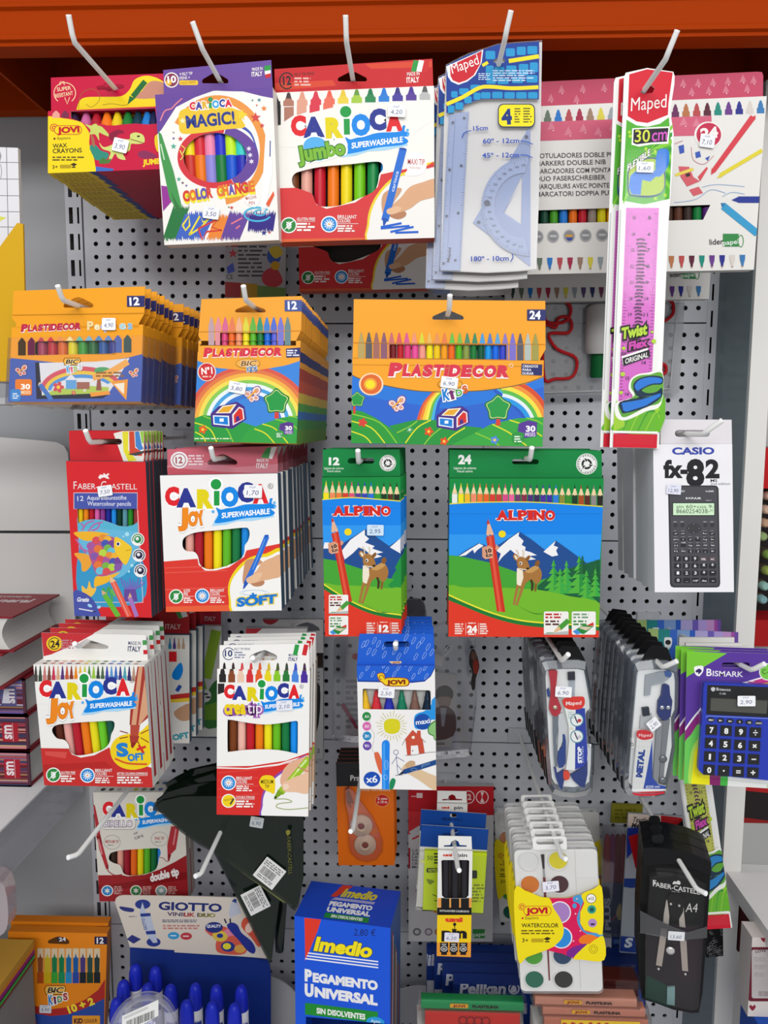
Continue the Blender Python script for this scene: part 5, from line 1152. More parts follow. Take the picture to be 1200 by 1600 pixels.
copies(it, 5,.0165, NTH('narrow green carton of twelve colour pencils, %s from the front of its stack'), jit=.0008, dx=.0012)
hook(563,720,.89,.028,'white display hook through the narrow green pencil carton stack', up=.012)

# --- white calculator cartons
zN = Zm(960,650,.18132)
it = It('calculator_carton','white carton printed with a dark scientific calculator, foremost on its hook','carton',[(332,243),(1012,243),(1033,1523),(350,1513)],.885, zN, 'scientific calculator cartons')
g, P = carton(it, .024,'eceaee','dcdce0',[], bottom='d8d0c8', left='e6e8ee')
P.text('CASIO',496,330,862,328,60,'3a48a8',.045)
P.text('fx-',422,526,632,526,150,'1c1a1e',.05); P.text('8',618,594,776,594,226,'1c1a1e',.05); P.text('2',784,528,906,528,156,'1c1a1e',.05)
P.text('MS',828,568,886,568,24,'1c1a1e',.02); P.text('2nd edition',828,594,996,594,22,'3a383c',0)
P.poly([(480,598),(866,598),(885,604),(898,625),(912,1440),(905,1468),(885,1478),(510,1478),(488,1470),(478,1445),(462,625),(468,605)],'343438'); P.poly([(490,610),(868,610),(884,630),(898,1440),(888,1464),(512,1464),(494,1440),(478,630)],'4a4a50')
P.text('CASIO',520,656,606,655,15,'d8d8dc',.03); P.text('fx-82MS',786,655,856,655,14,'d8d8dc',.02); P.text('S-V.P.A.M.',614,716,748,716,16,'e4e4e8',.04); P.micro(788,722,858,732,1,'a8a8ac',2)
P.rect(496,744,868,862,'2a2a2e',8); P.rect(506,752,860,854,'cdeac6'); P.text('sin 60+cos 9:',534,794,850,794,28,'2a3a2e',0); P.text('8660254038-',534,838,820,838,38,'2a3a2e',-.002); P.text('01',824,822,848,822,18,'2a3a2e',0)
for x, y in ((527,940),(586,940),(784,940),(843,940)): P.el(x, y, 19,19,'3a3a3e', n=14); P.micro(x-18, y-34, x+18, y-22,1,'a8a8ac',3)
P.el(684,968,62,46,'3e3e42')
for dx, dy in ((0,-36),(0,36),(-44,0),(44,0)): P.el(684+dx, 968+dy, 17,12,'34343a', n=10); P.el(684+dx, 968+dy, 4,4,'b8b8bc', n=6)
lab = [['x!','nCr','','','Rec','x³'],['ab/c','√','x²','^','log','ln'],['(-)','°\'"','hyp','sin','cos','tan'],['RCL','ENG','(',')',',','M+']]
for r in range(4):
    for c_ in range(6):
        if r == 0 and c_ in (2,3): continue
        x = 528+63*c_+r; y = 1012+51*r
        P.rect(x-22, y-13, x+22, y+14,'2c2c30',6); t = lab[r][c_]; P.text(t, x-5*len(t)-2, y+7, x+5*len(t)+2, y+7,15,'d4d4d8',.01, res=1); P.micro(x-18, y-27, x+18, y-17,1,'8a8488', r*7+c_, .6,.4)
big = [['7','8','9','DEL','AC'],['4','5','6','×','÷'],['1','2','3','+','−'],['0','.','×10ˣ','Ans','=']]
for r in range(4):
    for c_ in range(5):
        x = 543+75*c_+1.5*r; y = 1228+62*r; P.rect(x-29, y-20, x+29, y+22,'2a2a2e' if not (r == 0 and c_ > 2) else '5a4a50',7); t = big[r][c_]; w = 11 if len(t) == 1 else 8*len(t)/2+8
        P.text(t, x-w, y+13, x+w, y+13,(26 if len(t) == 1 and t not in '.−=' else 16) if t not in '.−=' else 6,'ececf0',.015, res=2)
done(it, g, 'carton')
g, P = tab(it, [(400,30),(1010,32),(1014,252),(396,252)],.004,'dedade',[slot(672,150,152,30)], back='c8c4c8')
P.line([(400,238),(1014,238)],3,'b8b4b8'); done(it, g, 'hang_tab')
price(it, 512,634,126,82,'12,90',-.002,4,'dfe0ee')
copies(it, 5,.0265, NTH('white scientific calculator carton, %s from the front, showing its long left side'), jit=.0014)
hook(1080,678,.889,.035,'white display hook holding the white calculator cartons', tx=.014, up=.014)

# ================================================================== fourth row
# --- 24 felt pens, white and red, with the yellow disc
zO = Zm(40,960,.25)
it = It('marker_carton','white and red carton of twenty-four felt pens with a yellow disc, foremost of its stack','carton',[(50,310),(738,322),(800,1080),(115,1068)],.875, zO, 'cartons of twenty-four felt pens')
win = spline([(166,735),(172,705),(200,690),(240,684),(350,674),(470,668),(540,665),(556,685),(550,720),(535,750),(525,800),(490,840),(420,868),(340,882),(300,876),(275,850),(268,815),(240,785),(195,775)],3)
g, P = carton(it, .019,'f2f0ec','e8e6e0',[win], top='e8e6e2')
T24 = ['4a4642','3a4a3a','c87a74','7a4a3a','c83a54','d8a888','5a3a7a','c85a3a','8a3a2a','ec8a1a','eab81a','c8d02a','4a8a3a','9ac83a','3a4a3a','4a6a4a','3a4ab0','5a9ad0','3a6ac0','3a3a8a','4aa0b0','3a2f6a','b8907a']
tip_row(P, T24,50,690,318,420,4, w=.86, shoulder=.35)
P.poly([(50,450),(80,420),(200,408),(420,400),(600,410),(700,420),(720,560),(50,560)],'f2f0ec')
P.poly([(90,835),(270,838),(290,875),(345,895),(430,880),(525,830),(540,900),(800,960),(810,1090),(100,1090)],'c8302e'); P.poly([(120,855),(260,860),(250,900),(125,880)],'d8504a'); P.poly([(100,940),(500,920),(540,955),(100,985)],'b82826')
P.blob([(530,860),(545,800),(590,760),(650,745),(720,730),(780,680),(800,760),(790,920),(700,968),(610,960),(555,920)],'f2d21e',4)
for a, b in (((590,728),(640,742)),((588,775),(640,765)),((720,745),(770,720)),((720,770),(770,800)),((700,790),(720,830))): P.line([a, b],6,'8a2a1a')
P.poly([(700,325),(742,325),(772,640),(712,690),(650,690),(655,600)],'a83a30'); P.poly([(708,325),(732,325),(692,690),(662,690)],'d8a07c'); P.poly([(745,400),(765,620),(715,690),(705,690)],'d8a07c'); P.poly([(655,690),(715,690),(705,760),(655,755)],'b84a3a'); P.poly([(650,755),(712,760),(700,800),(655,800)],'a83a30'); P.poly([(658,800),(695,800),(672,835),(660,830)],'8a2a24')
carioca_logo(P.fr((52,372),(695,358),(86,506),(650,500))); joy_word(P.fr((132,500),(308,495),(128,640),(322,640))); super_splash(P.fr((406,458),(706,430),(404,586),(666,568)))
P.text('S',570,885,646,880,82,'1f80d0',.06); P.text('OFT',640,916,748,905,44,'1f80d0',.05); P.line([(695,845),(752,825)],15,'d8302a'); P.line([(708,815),(738,865)],15,'d8302a'); P.line([(560,900),(640,930),(760,935)],10,'d8502a',4)
gluten(P, 175,1002,46); claims(P, 222,978,312,1048,['GLUTEN FREE']); brilliant(P, 388,1005,46); claims(P, 436,962,552,1055,['BRILLIANT','COLORS']); claims(P, 574,984,764,1058,['BETTER COLORING EXPERIENCE'])
# top face: two rows of colour dots
D = it.h
for r_ in range(2):
    for k in range(12):
        x = -it.w/2+.012+k*(it.w-.024)/11; y = .005+.008*r_
        g.face([(x+.0032*math.cos(a), y+.0022*math.sin(a), D+.00006) for a in [2*math.pi*i/10 for i in range(10)]], T24[(2*k+r_) % 23])
for i, c in ((0,'b03038'),):
    g.face([(it.w/2+.00005,.006,.01),(it.w/2+.00005,.013,.01),(it.w/2+.00005,.0115, D*.97),(it.w/2+.00005,.0095, D*.97)], c)
done(it, g, 'carton')
g, P = tab(it, [(98,114),(752,128),(766,300),(112,290)],.0185,'f2f0ec',[[(345,210),(358,198),(372,165),(385,152),(400,160),(500,190),(518,200),(515,212),(500,216),(360,214)]], back='d8d4ce')
P.poly([(98,114),(430,120),(300,190),(160,250),(112,262)],'c8343a'); P.el(180,182,50,46,'f0cc2e'); P.arc(180,182,38,38,5,45,330,'2a2226'); P.text('24',158,206,214,202,42,'2a2226',.03); P.micro(220,155,318,218,4,'b8828a',2)
made_in(P, 638,230,720,32,'3a3f6a',2); P.poly([(730,162),(758,160),(758,190),(732,192)],'4a9a54'); P.poly([(735,222),(762,222),(763,248),(737,250)],'cf2a30')
done(it, g, 'hang_tab')
pens(it, ['5a2a1e','e8a8a0','b82030','ee7a1a','ecdc1e','6ac82a','1f5a4a'],180,560,665,890,.003, tilt=-14)
copies(it, 3,.0215, NTH('white and red carton of twenty-four felt pens, %s from the front of its stack'), jit=.001)
hook(139,1000,.893,.026,'white display hook through the stack of twenty-four felt pen cartons', up=.006)
# behind it: slim pen cartons with blue sides, and a green one at the back
w_ = .132
def rearbox(name, label, cat, group, px0, py0, px1, py1, d, dep, front, side, art=None, tabc=None):
    """a partly hidden carton standing square to the wall; pixels of its top left and bottom right"""
    it = It(name, label, cat, [(px0, py0),(px1, py0),(px1, py1),(px0, py1)], d, None, group)
    g, P = carton(it, dep, front, side, [])
    if art: art(P, it)
    done(it, g, 'carton')
    if tabc:
        L = [(-it.w/2+.003, it.h-.002),(it.w/2-.003, it.h-.002),(it.w/2-.003, it.h+.034),(-it.w/2+.003, it.h+.034)]
        gg = G(); gg.prism(L, dep-.001, dep-.0003, tabc, None, [slot(0, it.h+.02,.016,.004)]); PP = Pr(it, gg, dep-.001, bbox(L)); 
        PP.z = lambda X, Y: (X, Y)
        if art: PP.poly([(it.w*.30, it.h+.034),(it.w*.36, it.h+.02),(it.w*.40, it.h+.022),(it.w*.36, it.h+.034)],'4a9a54'); PP.text('ITALY', it.w*.2, it.h+.006, it.w*.38, it.h+.006,.007,'e8c8c8',.02, up=(0,1)); PP.poly([(it.w*.36, it.h+.034),(it.w*.4, it.h+.022),(it.w*.46, it.h+.024),(it.w*.43, it.h+.034)],'e8e6e2')
        done(it, gg, 'hang_tab')
    return it
def art_rear(P, it):
    tip_row(P, ['3a8ab0','5a3a8a','c8a080','b89880'],262,290,996,1014, w=.7)
    P.poly([(264,1018),(276,1018),(276,1034),(264,1034)], RED); P.blob([(270,1050),(282,1035),(286,1048),(280,1062),(270,1060)], BLU, 3); P.line([(276,1080),(282,1071)],6,'2a50b0')
    P.poly([(230,1090),(300,1082),(300,1100),(230,1100)],'c83430'); P.poly([(230,1096),(300,1090),(300,1165),(230,1165)],'f0cc3a'); P.poly([(230,1100),(300,1096),(300,1165),(230,1165)],'e8e4de'); P.blob([(272,1112),(300,1098),(300,1122),(282,1126)],'c89a78',3); P.text('SOFT',264,1158,296,1152,9,'3aa0b0',.06)
it = rearbox('marker_carton','white felt pen carton with blue side half hidden behind the twenty-four pen stack','carton','slim felt pen cartons, fourth row',158,992,296,1161,1.02,.013,'e4e2dc','2f5878', art_rear, 'b8282e')
copies(it, 2,.024, lambda i: ('second blue sided felt pen carton behind the twenty-four pen stack','third blue sided felt pen carton behind the twenty-four pen stack')[i-1], jit=.001, dx=.002)
def art_green(P, it):
    P.line([(338,985),(322,1060)],16,'9ac03a'); P.line([(316,1065),(320,1080)],8,'8ab02a'); P.blob([(322,1090),(335,1065),(345,1070),(345,1130),(318,1135)],'3a7a3a',3); P.el(321,1087,9,10,'e8e8e4'); P.micro(314,1082,329,1092,2,'3a3a3a',2); P.poly([(310,1105),(346,1095),(346,1125),(310,1125)],'6a9a2a')
it = rearbox('marker_carton','white carton with a bright green marker on it, at the back near the panel','carton', None, 250,978,346,1150,1.16,.012,'d8d8d4','b8b8b8', art_green, 'b8283a')

# --- ten double-stroke felt pens
zP = Zm(320,990,.18132)
it = It('marker_carton','tall white and red carton of ten felt pens, foremost on its hook','carton',[(108,310),(908,312),(890,1580),(100,1558)],.87, zP, 'tall cartons of ten felt pens')
win = spline([(196,1000),(196,760),(208,744),(240,745),(330,762),(460,780),(560,782),(680,768),(780,752),(800,762),(802,800),(800,1020),(788,1032),(760,1028),(640,1005),(500,998),(360,1002),(240,1016),(206,1018)],2)
g, P = carton(it, .0125,'f3f1ee','c8b8a4',[win], left='e8e4e0')
P.poly([(95,1145),(400,1140),(700,1095),(895,1025),(900,1050),(700,1120),(500,1165),(800,1100),(900,1060),(900,1600),(95,1600)],'d8302c')
P.poly([(95,1150),(360,1158),(640,1120),(890,1045),(890,1052),(640,1135),(370,1168),(95,1162)],'f3f1ee')
for k in range(4): P.line([(110,1200+70*k),(460,1170+70*k)],8,'e0483e')
P.blob([(505,1590),(485,1480),(500,1370),(570,1260),(680,1170),(910,1060),(910,1600)],'8a4ab0',4); P.blob([(520,1590),(500,1480),(515,1380),(585,1270),(695,1185),(910,1075),(910,1600)],'f4f2f0',4)
C10 = ['2a2628','8a4a2a','ecc8b0','d8303a','e8602a','ecd820','8ac82a','2a7a3a','4a86dc','4a2f9a']
tip_row(P, C10,114,896,246,420,4, tipc=['2a2628','3a2a2a','d8484a','d83a3a','e0602a','d8b82a','4a5a2a','3a4a3a','3a50c0','4a2a4a'], w=.76, shoulder=.42)
P.poly([(112,430),(170,430),(165,520),(112,525)],'2a2628')
P.poly([(112,525),(170,505),(300,445),(500,410),(720,412),(900,432),(900,700),(112,700)],'f3f1ee')
carioca_logo(P.fr((52,372),(695,358),(165,548),(815,556))); super_splash(P.fr((406,458),(706,430),(518,646),(818,622)),'SUPERWASHABLE')
P.text('creatip',168,690,500,680,84,'8a4a9e',.12,0, out='a86ab8', ow=.1); P.text('crea',168,690,354,688,84,'f0d21e',.05); P.text('tip',366,686,496,684,92,'f4ecf4',.0)
P.blob([(470,1270),(500,1225),(570,1222),(605,1260),(600,1375),(560,1365),(510,1345),(478,1310)],'f2d21e',3); P.text('MEDIUM',484,1292,590,1292,34,'4a3a1a',.01); P.text('TIP',518,1330,556,1330,28,'4a3a1a',.01)
P.blob([(665,1310),(650,1260),(680,1170),(740,1110),(830,1070),(900,1050),(900,1180),(800,1200),(740,1260),(700,1330)],'e4b090',4); P.line([(900,1075),(740,1270),(650,1370)],62,'98c02a'); P.line([(880,1080),(720,1280)],14,'c8e46a'); P.poly([(632,1345),(678,1375),(612,1422),(594,1418)],'7aa020'); P.poly([(606,1395),(626,1412),(598,1425)],'2a3a1a')
P.text('carioca',800,1195,880,1095,24,'e8f4c8',.01)
P.blob([(900,1200),(830,1215),(740,1250),(670,1290),(668,1330),(690,1360),(780,1365),(900,1370)],'eac0a0',4); P.blob([(680,1300),(715,1295),(725,1325),(700,1345),(680,1335)],'f4d4bc',3); P.line([(800,1150),(900,1190)],10,'c88a6a',3)
P.line([(600,1425),(700,1425),(750,1450),(640,1465),(620,1495),(720,1515),(890,1500)],6,'8aa03a',5)
brilliant(P, 206,1285,64); claims(P, 272,1228,420,1360,['BRILLIANT','COLORS']); P.el(206,1440,62,60,'f8f8f8'); P.el(206,1440,54,52,'f2d21e'); P.text('THICK & THIN',168,1446,244,1430,18,'8a5a1a',.01); P.line([(220,1470),(250,1420)],14,'3a3a3a'); claims(P, 272,1396,430,1500,['DOUBLE STROKE'])
done(it, g, 'carton')
g, P = tab(it, [(128,100),(898,84),(904,330),(126,330)],.0005,'f3f1ee',[[(385,200),(400,185),(440,165),(500,145),(520,142),(600,175),(624,195),(622,218),(600,230),(410,228),(388,215)]], back='b8b0a8')
P.arc(205,174,52,55,7,45,330,'2a3a70'); P.text('10',172,196,238,196,54,'2a3a70',.03); P.text('FELT TIP PENS',254,144,390,142,20,'4a5070',.01); P.micro(254,152,362,216,3,'8a8ea8',2); made_in(P, 720,236,802,32,'2a3a70',0); italy(P, 778,92,894,190)
tip_row(P, C10,130,898,246,420,4, tipc=['2a2628','3a2a2a','d8484a','d83a3a','e0602a','d8b82a','4a5a2a','3a4a3a','3a50c0','4a2a4a'], w=.76, shoulder=.42)
done(it, g, 'hang_tab')
pens(it, ['7a4020','f0b8a8','c41f2c','ee8018','f2e41e','68bc22','1a7a42','1a90f0'],200,806,740,1040,.003)
price(it, 686,620,140,88,'2,10',-.0022,-2,'e8eaf4')
copies(it, 3,.014, NTH('tall white and red carton of ten felt pens, %s from the front of its hook'), jit=.0008, dx=.001, dz=.0006)
hook(405,1022,.871,.024,'white display hook through the tall ten felt pen cartons', up=.006, slope=.12)
it = rearbox('notebook_pack','dark blue card showing only its top edge behind the tall ten pen cartons','card', None, 364,994,482,1130,.935,.006,'2a45a4','24388a')
# slim cards near the wall to the right of it
it = rearbox('pencil_card','narrow dark card with two pencil tips near the panel beside the ten pen cartons','card', None, 470,992,505,1186,1.16,.006,'5a5a5e','4a4a4e', lambda P, it: (pencil_row(P, ['3a2a2a','3a2a26'],484,505,996,1008,1042), P.rect(484,1044,505,1186,'c8c8c8'), P.blob([(486,1075),(500,1072),(498,1130),(488,1150)],'2a2a30',3), P.text('12',492,1176,500,1176,6,'5a5a60',.02), P.micro(487,1048,503,1070,4,'8a8a90',3)))
it = rearbox('eraser_card','small pale card with a red round logo, high behind the blue topped card','card', None, 410,968,505,1020,1.13,.01,'d4d0d0','b8b4b4', lambda P, it: (P.blob([(412,962),(432,962),(436,968),(424,976),(412,972)],'b8303a',3), P.blob([(455,985),(480,972),(500,985)],'6a6a70',3), P.micro(420,980,450,992,3,'8a8a90')), None)
it = rearbox('eraser_card','white packet with red printed edge lying behind the blue topped card','card', None, 384,982,480,1040,1.0,.012,'d8d4d4','c8c4c4', lambda P, it: P.poly([(384,982),(410,982),(400,990),(384,990)],'b8303a'))

# --- six maxi pens, blue hood
zQ = Zm(540,975,.16667)
it = It('marker_carton','white carton of six thick pens with a blue hood, foremost of its stack','carton',[(104,392),(836,392),(852,1562),(134,1540)],.87, zQ, 'blue hooded cartons of six thick pens')
win = [(160,612),(172,606),(786,622),(798,634),(798,806),(172,800),(160,790)]
g, P = carton(it, .015,'f1efee','dcdad8',[win], top='2a5ac0', inner='dcdcda')
P.poly([(95,380),(850,380),(835,420),(800,490),(740,540),(620,552),(112,542)],'1f3f98'); P.poly([(95,380),(840,380),(828,415),(790,485),(735,528),(620,536),(112,528)],'2260d0')
def leaf(P, x, y, k=1.0, a=-62):
    c, s_ = math.cos(math.radians(a)), math.sin(math.radians(a)); pts = [(0,0),(14,-7),(44,-7),(50,0),(44,7),(14,7),(0,0)]; P.line([(x+(u*c-v*s_)*k, y+(u*s_+v*c)*k) for u, v in pts],3,'b4ccf4')
for x, y in ((130,510),(190,440),(240,500),(345,415),(370,460),(480,440),(560,400),(590,445),(680,470),(730,440),(620,520),(740,520),(440,500)): leaf(P, x, y, 1.3)
P.blob([(295,470),(340,455),(368,475),(372,510),(400,500),(560,505),(598,540),(590,575),(540,586),(390,582),(345,555),(310,525)],'9a3a1a',3); P.blob([(300,474),(338,462),(362,480),(366,520),(400,508),(556,512),(588,542),(580,568),(540,578),(392,574),(352,548),(316,520)],'f4d224',3); P.arc(336,500,24,24,7,80,380,'9a3a1a',14); P.text('JOVI',384,566,562,562,42,'8a2a1a',.06)
for cy, c, t in ((866,'2a8a44','A'),(958,'d86ab0','A'),(1050,'2a8ac0','3'),(1142,'6a4aa8','v')): P.el(197+(cy-866)*.02, cy, 41,42, c); P.text(t, 178, cy+14,200, cy+14,28,'f2f2f4',.02); P.micro(202, cy-12,226, cy+14,2,'e8e8ec',2)
P.line([(222,890),(240,980),(268,1030),(262,1100),(248,1170),(270,1205)],3,'a8a8ac',4)
for k in range(26):
    a = 2*math.pi*k/26; P.line([(435+92*math.cos(a),958+88*math.sin(a)),(435+(128+14*(k % 3))*math.cos(a),958+(124+14*(k % 3))*math.sin(a))],5,'c8c06a')
P.blob([(362,920),(400,890),(460,888),(505,910),(512,970),(490,1015),(430,1030),(375,1010),(360,970)],'d8d024',4)
P.blob([(645,870),(680,835),(740,815),(800,760),(810,710),(860,690),(860,880),(800,900),(770,980),(680,985),(645,960)],'2a94e0',4); P.el(722,915,76,75,'1a4fa8'); P.text('maxi',660,944,792,926,42,'f2f4f8',.02)
P.blob([(770,980),(800,930),(860,910),(860,1085),(830,1080),(820,1050),(780,1030)],'3a7a3a',3); P.blob([(778,980),(806,938),(860,920),(860,1075),(832,1072),(826,1044),(788,1024)],'8ac07a',3)
P.poly([(560,1075),(628,992),(668,1028),(670,1000),(702,998),(706,1060),(722,1082),(742,1212),(690,1220),(678,1135),(612,1140),(620,1224),(578,1230)],'c8503a'); P.el(634,1062,15,14,'f4ecd8'); P.rect(612,1140,678,1222,'f1efee'); P.el(629,1188,6,6,'4a3a3a'); P.line([(530,1135),(560,1078)],4,'7a4a3a'); P.line([(722,1082),(750,1110)],4,'7a4a3a'); P.line([(560,1232),(650,1226),(760,1205),(850,1198)],4,'6a6a6a',4)
P.arc(472,1202,24,24,4,0,360,'2a3f8a'); 
for pts in ([(475,1226),(482,1320),(490,1410)],[(478,1246),(432,1312)],[(480,1246),(552,1288)],[(484,1320),(535,1380)]): P.line(pts, 4,'2a3f8a')
P.blob([(268,1215),(290,1200),(312,1210),(345,1300),(348,1400),(322,1395),(290,1310)],'dc6a44',3); P.poly([(340,1130),(345,1105),(365,1088),(392,1088),(410,1105),(414,1130),(408,1550),(342,1550)],'1f84e8'); P.poly([(352,1130),(368,1100),(372,1550),(352,1550)],'4aa4f4'); P.arc(382,1320,18,46,3,0,360,'b8dcf8'); P.rect(372,1290,392,1350,'3a98ee',4); P.arc(374,1435,18,24,3,0,360,'b8dcf8')
P.blob([(412,1550),(415,1480),(440,1444),(468,1460),(462,1500),(440,1550)],'1f8a5a',3)
P.el(247,1453,78,70,'1a4fb4'); P.text('x6',192,1486,300,1482,66,'f4f6fa',.02)
P.blob([(860,1440),(780,1400),(700,1360),(620,1290),(560,1310),(525,1360),(540,1385),(600,1410),(700,1470),(800,1540),(870,1560)],'ddbf9a',4); P.blob([(560,1320),(600,1282),(650,1290),(640,1330),(580,1360)],'c8a47e',3); P.poly([(488,1418),(540,1372),(560,1398)],'1a2a4a'); P.line([(545,1385),(700,1340),(860,1290)],46,'1f4a8a'); P.arc(640,1362,30,14,3,0,360,'8ab0dc'); P.text('JOVI',710,1342,790,1316,20,'8ab0dc')
P.line([(465,1418),(540,1412)],4,'2a3a5a')
done(it, g, 'carton')
g, P = tab(it, [(130,92),(824,92),(838,400),(104,400)],.006,'2260d0',[slot(480,190,122,26)], back='1a4298')
for x, y in ((150,225),(180,215),(250,190),(290,220),(345,240),(200,290),(250,300),(345,320),(440,290),(550,280),(480,340),(620,190),(665,230),(700,190),(755,250),(790,300),(640,340),(550,160),(720,330)): leaf(P, x, y, 1.5)
P.poly([(405,350),(520,348),(525,366),(500,372),(430,370)],'f0d8a0'); P.text('JOVI',440,370,508,368,16,'b84a2a',.05)
done(it, g, 'hang_tab')
for X, c in ((185,'eec02a'),(290,'d0303c'),(408,'2a34b0'),(528,'1a7a5a'),(650,'7a5a50'),(770,'14283c')):
    gg = G(); x, z0 = it.loc(X, 815,.0075); _, z1 = it.loc(X, 618,.0075); r = .0068; H_ = z1-z0
    gg.lathe([(r, -.02),(r, H_*.05),(r*.8, H_*.3),(r*.58, H_*.5),(r*.54, H_*.66),(r*.46, H_*.68),(r*.32, H_*.9),(r*.12, H_)], mat(c, .3),14,(x, .0082, z0)); done(it, gg, 'felt_pen')
price(it, 382,642,152,98,'2,50',-.002,4)
copies(it, 5,.0165, NTH('blue hooded carton of six thick pens, %s from the front of its stack'), jit=.0006)
hook(619,1003,.876,.026,'white display hook through the blue hooded six pen cartons', up=.008)

# --- compass cases
CASE = clear('ffffff',.08,.0); CASE_D = clear('b4bcc6',.14,.16); BLK = mat('121214',.4)
def compass_case(label, q, d, zm, group, outline, kind):
    it = It('compass_case', label, 'compass case', q, d, zm, group)
    it.rect = (-1,-1,1,1); L = it.locs(outline); dep = .017
    c = (sum(p[0] for p in L)/len(L), sum(p[1] for p in L)/len(L))
    ins = lambda k: [(c[0]+(x-c[0])*k, c[1]+(z-c[1])*k) for x, z in L]
    # back shell with black hang strap, white insert, clear lid with bevelled rim
    g = G(); g.prism(ins(1.0),.0085, dep, CASE_D); done(it, g, 'case')
    top = max(z for x, z in L); xm = c[0]; wt = it.w*.46
    g = G(); st = [(xm-wt*.98, top-.045),(xm-wt*.92, top-.012),(xm-wt*.5, top+.010),(xm-wt*.3, top+.016),(xm+wt*.5, top+.014),(xm+wt*.8, top-.002),(xm+wt*.98, top-.03),(xm+wt*.9, top-.03),(xm+wt*.6, top-.004),(xm-wt*.5, top-.003),(xm-wt*.84, top-.02),(xm-wt*.88, top-.045)]
    g.prism(st, .0095,.0105, BLK); done(it, g, 'hanger','black hanging strap')
    g = G(); bk = [(x, z) for x, z in ins(1.0) if z < c[1]*.75]; 
    g.tube([(x, dep, z) for x, z in bk],.0016, BLK, 6, False); done(it, g, 'hinge_strip','black rear strip')
    g = G(); A, B = ins(1.0), ins(.9); n = len(A)
    tri_fill(g, B, 0, CASE)
    for i in range(n):
        j = (i+1) % n
        g.face([(A[i][0],.006, A[i][1]),(A[j][0],.006, A[j][1]),(B[j][0],0, B[j][1]),(B[i][0],0, B[i][1])], CASE_D)
        g.face([(A[i][0],.0085, A[i][1]),(A[j][0],.0085, A[j][1]),(A[j][0],.006, A[j][1]),(A[i][0],.006, A[i][1])], CASE_D)
    done(it, g, 'lid','clear plastic lid')
    g = G(); tri_fill(g, ins(.86),.0075,'eceeee'); 
    for i in range(n):
        j = (i+1) % n; A = ins(.86); g.face([(A[i][0],.0084, A[i][1]),(A[j][0],.0084, A[j][1]),(A[j][0],.0075, A[j][1]),(A[i][0],.0075, A[i][1])],'d0d2d4')
    done(it, g, 'tray')
    return it
zR = Zm(810,990,.16873)
outR = [(222,285),(260,270),(400,258),(560,258),(632,275),(650,370),(690,600),(696,690),(660,720),(645,765),(668,1070),(712,1075),(706,1300),(690,1480),(640,1520),(520,1540),(400,1532),(320,1500),(285,1440),(262,1200),(232,700),(216,350)]
it = compass_case('clear case with a red and blue compass, foremost on the left compass hook',[(218,265),(640,265),(700,1532),(290,1525)],.87, zR, 'clear compass cases on the left compass hook', outR, 0)
def part(it, name, pts, y, th, c, holes=(), sm=0, label=None):
    g = G(); pts = spline(pts, sm) if sm else pts; g.prism(it.locs(pts, y), y, y+th, c, None, [it.locs(h, y) for h in holes]); return done(it, g, name, label)
part(it, 'compass_handle',[(280,350),(300,340),(345,342),(362,352),(356,430),(348,500),(352,560),(372,620),(400,690),(385,740),(350,770),(310,755),(284,700),(288,640),(300,560),(298,470),(288,400)],.0026,.0045, mat('b02634',.35),(),0,'red handle')
part(it, 'compass_leg',[(320,740),(372,760),(365,900),(352,990),(362,1230),(340,1235),(330,1130),(320,900)],.0032,.004, mat('6a747e',.4))
part(it, 'compass_leg',[(370,740),(412,735),(428,860),(432,930),(410,935),(408,1000),(372,1085),(362,1085),(372,900),(366,800)],.0036,.0036, mat('c8ccd0',.35))
part(it, 'compass_grip',[(408,930),(430,935),(440,990),(438,1200),(410,1240),(375,1245),(362,1180),(368,1090),(405,1050),(412,990)],.0034,.004, mat('1f3f86',.4),(),0,'blue leg grip')
part(it, 'compass_clip',[(262,525),(282,505),(292,540),(290,590),(270,580)],.004,.003, mat('1f3f86',.4))
x, z = it.loc(340,682,.0024); g = G(); g.lathe([(.0026,0),(.0026,.0012),(.0012,.0016)], mat('e8d8b8',.25,.8),12,(x, .0026, z),(0,-1,0)); done(it, g, 'hinge_screw')
part(it, 'lead_box',[(458,362),(524,358),(526,430),(460,432)],.003,.004, mat('1c2030',.4)); part(it, 'lead_tube',[(468,432),(525,430),(522,580),(470,590)],.005,.0016, clear('d8e0e8',.12,.3))
part(it, 'spreader',[(328,1240),(350,1250),(360,1300),(420,1260),(425,1350),(405,1452),(380,1420),(345,1330)],.0035,.0035, mat('1f3478',.4)); part(it, 'spreader',[(500,1300),(560,1260),(640,1180),(640,1300),(615,1425),(570,1415),(510,1360),(480,1310)],.0035,.0035, mat('1f3478',.4)); part(it, 'spreader_wheel',[(418,1275),(455,1270),(478,1300),(470,1350),(430,1362),(415,1330)],.0028,.0035, mat('d8422a',.4))
g = G(); P = Pr(it, g, .0016, False)
P.poly([(410,600),(470,588),(560,583),(608,592),(618,700),(640,1100),(638,1170),(600,1230),(524,1266),(440,1262),(455,1150),(470,1000),(465,850),(440,740)],'e6eae8')
P.poly([(530,690),(616,690),(640,1100),(636,1180),(600,1232),(524,1262)],'2038a4'); P.blob([(410,610),(470,588),(560,582),(608,590),(614,650),(590,690),(530,705),(460,700),(420,670)],'dc2c20',3); P.text('Maped',440,664,582,656,34,'f6f0ee',.01,.1)
for cy in (800,952): P.el(542, cy, 62,62,'3a8a94'); P.el(542, cy, 53,53,'eef0f0'); P.line([(520, cy-40),(535, cy),(550, cy+30)],12,'2a3050'); P.el(565, cy+5,18,16,('c8303a','c8ccd0')[cy > 900])
P.text('STOP',586,1200,582,1046,36,'f2f4fa',.06); P.text('SYSTEM',606,1195,604,1046,16,'c8d0ec',0); P.micro(460,720,520,790,4,'b8c8c8',3); P.micro(470,870,512,890,2,'d8c89a',2)
